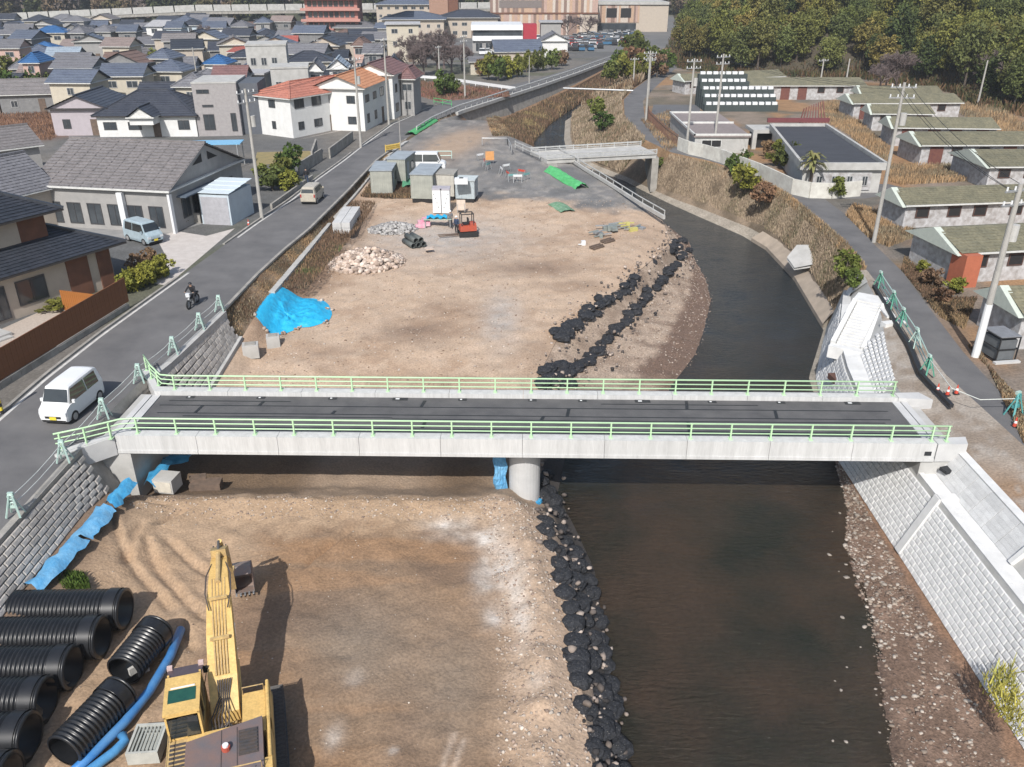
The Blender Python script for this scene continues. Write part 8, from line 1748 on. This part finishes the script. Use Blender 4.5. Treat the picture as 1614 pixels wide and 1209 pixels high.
for y in np.arange(60, 330, 4.6):
    for x in np.arange(28, 190, 4.6):
        xx = x + r.uniform(-1.8, 1.8); yy = y + r.uniform(-1.8, 1.8); d = edge_d(xx, yy)
        if d < .5: continue
        z = hz(d - 2); 
        # keep what the camera can see: tree top above the line of sight blocked by nearer trees
        dep = yy * CT - (z + 5 - H) * ST; u = CX + F * xx / dep; v = CY - F * (yy * ST + (z + 9 - H) * CT) / dep; v0 = CY - F * (yy * ST + (z - H) * CT) / dep
        if u < 960 or u > 1690 or v0 < -15: continue
        if d > 46: continue
        cand.append((yy, xx, z, u, v))
cand.sort()
ZN = ((1110, 'above the white tray racks'), (1200, 'behind the small pale gabled barrack'), (1290, 'behind the middle of the long rear barrack'), (1370, 'behind the end of the long rear barrack'), (1460, 'behind the rearmost mossy barrack'), (1540, 'by the white pole against the hill'), (9999, 'above the orange grass clearing'))
for yy, xx, z, u, v in cand[:270]:
    zn = [t_ for l_, t_ in ZN if u < l_][0]; hi_ = 'higher up the hill' if edge_d(xx, yy) > 14 else 'at the wood edge'
    T = thing('forest_tree', 'broad evergreen tree ' + hi_ + ' ' + zn, 'tree', (xx, yy, z - .2), r.uniform(0, 6.28), 'hill trees ' + hi_ + ' ' + zn); s = r.uniform(.72, 1.12); T.scale = (s, s, s * r.uniform(.9, 1.2))
    link('trunk', TR[r.randrange(2)], T); link('crown', FOL[r.randrange(6)], T)
print('forest', len(cand))
# undergrowth hiding the foot of the wood
ux, uy, uz = [], [], []
for _ in range(30000):
    k = r.randrange(len(wood) - 2); t = r.random(); x = wood[k][0] + (wood[k + 1][0] - wood[k][0]) * t + r.uniform(-3, 5); y = wood[k][1] + (wood[k + 1][1] - wood[k][1]) * t + r.uniform(-3, 6); d = edge_d(x, y)
    if d > -3.5: ux.append(x); uy.append(y); uz.append(hz(d - 2))
    if len(ux) > 14000: break
blades('undergrowth', np.array(ux), np.array(uy), np.array(uz), 1.3, .28, [(.05, .06, .025), (.10, .085, .04), (.13, .08, .045), (.07, .07, .03)], 'scrubby undergrowth at the foot of the wooded hill', lean=.8)
# far hills behind town, one mass
def far_hill(x0, x1, y0, hmax, name):
    xs = np.linspace(x0, x1, 60); rows = []
    for k in range(10): rows.append([(x, y0 + k * 14, hmax * min(1, (k / 6)) * (.8 + .4 * float(fbm(np.array([x * .01]), np.array([k * .3]), 5)[0])) - (1.0 if k == 0 else 0)) for x in xs])
    mb = MB(); mb.grid(rows); mb.build(name, mat('far_hill_soil', (.06, .065, .04), (.04, .045, .03), scale=.05), smooth=True, kind=STR)
far_hill(-420, 60, 385, 45, 'hill'); far_hill(40, 420, 440, 55, 'hill')
def joined_wood(name, n, x0, x1, y0, y1, hf, label, s0=1.0):
    Vs = []; Fs = []; Cs = []; off = 0; rr = np.random.RandomState(9); base_me = foliage_mesh('tmp', 77, R=4.2, Hh=8, clumps=26, per=20, leaf=.9, mat_=M_attr)
    nv = len(base_me.vertices); co = np.empty(nv * 3); base_me.vertices.foreach_get('co', co); co = co.reshape(-1, 3); pal = np.array([(.045, .060, .030), (.075, .085, .035), (.11, .095, .045), (.15, .11, .07), (.06, .07, .035), (.14, .115, .10)])
    for k in range(n):
        x = rr.uniform(x0, x1); y = rr.uniform(y0, y1); s = rr.uniform(.8, 1.3) * s0; a = rr.uniform(0, 6.28); ca, sa = cos(a), sin(a)
        q = co * s; V = np.stack([q[:, 0] * ca - q[:, 1] * sa + x, q[:, 0] * sa + q[:, 1] * ca + y, q[:, 2] + hf(x, y) - 2], 1); Vs.append(V); Fs.append(np.arange(nv).reshape(-1, 4) + off); off += nv
        Cs.append(np.ones((nv, 3)) * pal[rr.randint(len(pal))] * rr.uniform(.7, 1.3, (nv // 4, 1)).repeat(4, 0))
    o = link(name, npmesh(name, np.concatenate(Vs), np.concatenate(Fs), M_attr, np.concatenate(Cs)), kind='stuff'); o['label'] = label
joined_wood('far_wood', 330, -330, 60, 374, 420, lambda x, y: max(0, (y - 385) * .5), 'dark wooded hillside far behind the railway viaduct')
joined_wood('far_wood', 120, 30, 160, 425, 470, lambda x, y: max(0, (y - 440) * .6), 'hazy wooded slope behind the shopping mall')
# garden trees and shrubs
SHR = [foliage_mesh('foliage', 30 + s, R=1.0, Hh=1.7, clumps=22, per=34, leaf=.16, z0=.05, mat_=M_fg) for s in range(3)]; SHY = foliage_mesh('foliage', 40, R=1.0, Hh=1.7, clumps=24, per=40, leaf=.15, z0=.05, mat_=M_fy); SHRr = foliage_mesh('foliage', 41, R=1.0, Hh=1.7, clumps=22, per=34, leaf=.15, z0=.05, mat_=M_fr)
stm = MB(); stm.tube([(0, 0, -.1), (.05, 0, .5), (0, .08, 1.1)], [.07, .05, .03], 6); STEM = stm.mesh('stem', M_bark)
def shrub(px, py, s, label, kind=0, sz=None, name='shrub', cat='shrub'):
    p = at(px, py, 0); T = thing(name, label, cat, p, RND.uniform(0, 6)); T.scale = (s, s, sz or s); link('stem', STEM, T); link('foliage', {0: SHR[RND.randrange(3)], 1: SHY, 2: SHRr}[kind], T); return T
shrub(174, 330, 1.5, 'round green garden tree in front of the grey hall', 0, 2.1, 'garden_tree', 'tree')
shrub(277, 345, 1.0, 'dark green shrub beside the shed', 0, 1.5); shrub(296, 346, 1.3, 'russet leaved shrub beside the shed', 2, 1.4); shrub(286, 356, .8, 'low brown shrub in front of the russet one', 2, .7)
for k, (px, py) in enumerate(((200, 462), (212, 458), (226, 452), (238, 447), (250, 440), (259, 436))): shrub(px, py, .85, ['yellow green hedge bush nearest the brown fence', 'second yellow green hedge bush from the fence', 'third yellow green hedge bush from the fence', 'fourth yellow green hedge bush from the fence', 'fifth yellow green hedge bush from the fence', 'yellow green hedge bush at the driveway corner'][k], 1, .95, 'hedge_bush', 'bush')
shrub(215, 425, .8, 'red brown bush behind the yellow hedge', 2); shrub(235, 412, .7, 'orange brown bush by the driveway', 2); shrub(85, 488, 1.2, 'flat green netted bush in the gravel garden', 0, .35); shrub(82, 470, .9, 'dry brown bush in the gravel garden', 2, .5)
shrub(430, 300, 1.5, 'olive shrub by the garden wall near the tall pole', 0, 1.4); shrub(445, 290, 1.5, 'olive green shrub by the lawn', 0, 1.6); shrub(460, 280, 1.6, 'taller green shrub at the lawn corner', 0, 2.2); shrub(455, 300, 1.3, 'yellowish shrub nearest the pavement', 1, 1.2); shrub(418, 290, 1.4, 'dark shrub close behind the tall pole', 0, 1.2)
shrub(1172, 262, 0, 'x') if False else None
def bshrub(px, py, z, s, label, kind=0, sz=None):
    T = shrub(px, py, s, label, kind, sz); q = at(px, py, z); T.location = q; return T
bshrub(1160, 285, -1.2, 1.7, 'olive bush on the river slope below the white wall', 0, 2.0); bshrub(1175, 300, -1.0, 1.6, 'yellow green bush among the reeds of the river slope', 1, 1.6); bshrub(1200, 320, -1.2, 1.4, 'tawny bush among the reeds', 2, 1.4); bshrub(1330, 440, -.9, 1.1, 'dark green bush above the concrete apron', 0, 1.3); bshrub(1345, 455, -.8, .8, 'small green bush beside the top of the white steps', 0, .9)
bshrub(940, 185, -1.0, 1.8, 'green bush on the reed bank beyond the small bridge', 0, 1.8); bshrub(950, 205, -1.2, 1.7, 'grey green bush in the middle of the reed bank', 0, 1.5); bshrub(1040, 270, -2.5, 1.2, 'dark green bush under the small bridge end', 0, 1.0)
shrub(1222, 262, 1.4, 'dark evergreen shrub behind the white curved wall', 0, 1.7); shrub(1238, 268, 1.5, 'second evergreen shrub at the flat roofed building corner', 0, 1.8); shrub(1212, 250, 1.2, 'orange green shrub behind the white wall', 2, 1.4); shrub(1314, 312, 1.2, 'round dark green bush standing at the end of the white wall', 0, 1.2); shrub(1147, 238, 1.0, 'green bush in front of the entrance block', 0, 1.1)
shrub(1505, 462, .8, 'yellow green shrub beside the brick red porch', 1, .7); shrub(1455, 432, .6, 'yellow flowering shrub by the lane garden', 1, .6); shrub(1468, 452, .9, 'brown twiggy shrub by the lane garden', 2, .9); shrub(1485, 475, .8, 'low brown shrub near the lane edge', 2, .6)
for k, (px, py, s, kd) in enumerate(((785, 128, 2.2, 0), (800, 124, 2.0, 1), (815, 122, 2.0, 0), (770, 126, 2.4, 0), (830, 114, 2.0, 0), (848, 112, 2.2, 0), (870, 110, 2.0, 0), (885, 104, 1.8, 2), (700, 152, 2.0, 0), (712, 150, 1.6, 0), (760, 120, 1.8, 2))):
    shrub(px, py, s, ['dark green', 'golden green', 'mid green', 'tall dark', 'rounded green', 'broad green', 'low olive', 'russet', 'leafy', 'small leafy', 'reddish'][k] + ' garden tree in the planting above the road bend', kd, s * 1.3, 'garden_tree', 'tree')
for k, (px, py, s) in enumerate(((15, 165, 2.6), (40, 168, 2.2), (62, 158, 2.4), (20, 130, 2.4), (38, 120, 2.0), (85, 148, 1.8))):
    shrub(px, py, s, ['dark green tree at the edge of the brown field', 'second dark tree beside the brown field', 'tree beside the cream house gable', 'garden tree below the pink walled house', 'olive tree behind the pink walled house', 'small shrub by the cream house corner'][k], 0, s * 1.2, 'garden_tree', 'tree')
TO = [a + b for a in ('', 'twenty ', 'thirty ') for b in ORD[:9]]; TO = ORD + ['thirteenth', 'fourteenth', 'fifteenth', 'sixteenth', 'seventeenth', 'eighteenth', 'nineteenth', 'twentieth'] + ['twenty ' + q for q in ORD[:9]] + ['thirtieth'] + ['thirty ' + q for q in ORD[:6]]
r = random.Random(8)
for k in range(34):
    px = r.uniform(10, 470); py = r.uniform(58, 128); q = ['behind a grey roof', 'between two blue grey roofs', 'beside a cream wall', 'in a town garden', 'by a dark roof'][k % 5]; shrub(px, py, r.uniform(1.5, 2.3), f"small {['green', 'olive', 'dark', 'brownish'][k % 4]} tree {q}, {TO[k]} of the town trees", 0 if k % 4 < 3 else 2, None, 'garden_tree', 'tree')
for k, (px, py, s) in enumerate(((985, 128, 2.6), (972, 118, 2.4), (998, 112, 2.8), (1010, 125, 2.4), (990, 100, 3.0), (1015, 105, 3.0), (1035, 122, 2.6), (1000, 90, 3.0), (962, 130, 2.0), (1048, 118, 2.4))):
    shrub(px, py, s, ['dark green', 'olive', 'brownish', 'rounded', 'tall olive', 'broad dark', 'tan tinged', 'farthest', 'lowest', 'ragged'][k] + ' scrubby tree between the channel pipe and the wooded hill', 2 if k in (2, 6) else 0, s * 1.2, 'scrub_tree', 'tree')
# palm by the flat roof
p = at(1274, 306, 0); T = thing('palm_tree', 'shaggy palm tree in front of the flat dark roofed building', 'tree', p); mb = MB(); mb.tube([(0, 0, 0), (.05, 0, 1.5), (0, .05, 3.1)], [.22, .18, .2], 8); mb.build('trunk', M_bark, T)
mb = MB(); rr = random.Random(2)
for k in range(46):
    a = rr.uniform(0, 6.28); el = rr.uniform(-.6, 1.2); L = rr.uniform(1.2, 1.8); p0 = Vector((0, 0, 3.2)); p1 = p0 + Vector((cos(a) * cos(el), sin(a) * cos(el), sin(el))) * L * .6; p2 = p1 + Vector((cos(a) * .6, sin(a) * .6, -.35 - .3 * (el < .2))) * L * .5; s = Vector((-sin(a), cos(a), 0)) * .16
    mb.add([p0 - s * .3, p0 + s * .3, p1 + s, p1 - s, p2 + s * .3, p2 - s * .3], [(0, 1, 2, 3), (3, 2, 4, 5)])
mb.build('frond', mat('palm_green', (.12, .15, .04), (.20, .17, .07), scale=2), T, kind='stuff')
# bare cherry trees
def bare_tree(seed, h=8.0, depth=5):
    rr = random.Random(seed); mb = MB()
    def grow(p, d, L, r_, k):
        q = p + d * L; mb.tube([p, q], [r_, r_ * .62], 4 if k < 3 else 3, caps=False)
        if k == 0:
            return
        for _ in range(4 if k > 1 else 7):
            nd = (d + Vector((rr.gauss(0, .5), rr.gauss(0, .5), rr.gauss(.05, .3)))).normalized(); grow(p + d * L * rr.uniform(.6, 1), nd, L * rr.uniform(.62, .8), max(.028, r_ * .55), k - 1)
    grow(Vector((0, 0, -.3)), Vector((0, 0, 1)), h * .26, .24, depth); return mb.mesh('branches', M_tw)
BT = [bare_tree(s, 9.5, 5) for s in (1, 2, 3)]
for k, (px, py, s) in enumerate(((648, 122, 1.0), (668, 120, 1.15), (690, 118, 1.2), (712, 118, 1.1), (700, 108, 1.3), (672, 106, 1.2), (728, 112, 1.0), (652, 108, 1.1), (470, 72, .8), (925, 60, 1.2), (895, 62, 1.1), (320, 78, 1.0), (340, 76, .9), (1395, 142, 1.0), (1410, 144, 1.1), (1385, 146, .9), (1560, 150, 1.2), (1590, 165, 1.1))):
    p = at(px, py, 0); T = thing('bare_tree', ['outermost bare cherry tree nearest the maroon roof', 'bare cherry tree second from the maroon roof', 'large bare cherry tree in the middle of the grove', 'bare cherry tree beside the lone pale pole', 'bare cherry tree at the back of the grove', 'bare cherry tree in front of the tan hall', 'bare cherry tree near the pale yellow hut', 'bare cherry tree behind the flats', 'bare tree near the red roofed hall', 'bare tree in front of the striped mall', 'second bare tree in front of the mall', 'bare tree in the middle of town', 'second bare tree in the middle of town', 'thin bare tree behind the rear barrack', 'second thin bare tree behind the rear barrack', 'third thin bare tree at the wood edge', 'bare reddish tree above the orange clearing', 'last bare tree above the orange clearing'][k], 'tree', p, k * 1.3); T.scale = (s,) * 3; link('branches', BT[k % 3], T)
# ------------------------------------------------------------------ thin haze over the whole valley
hm = bpy.data.materials.new('haze_air'); hm.use_nodes = True; hn = hm.node_tree.nodes; hn.clear(); ho = hn.new('ShaderNodeOutputMaterial'); hv = hn.new('ShaderNodeVolumePrincipled')
hv.inputs['Color'].default_value = (.82, .87, .93, 1); hv.inputs['Density'].default_value = .00035; hv.inputs['Anisotropy'].default_value = .2; hm.node_tree.links.new(hv.outputs[0], ho.inputs['Volume'])
mb = MB(); mb.box(-960, -30, -8, 960, 1540, 75); mb.build('haze', hm, kind='stuff')
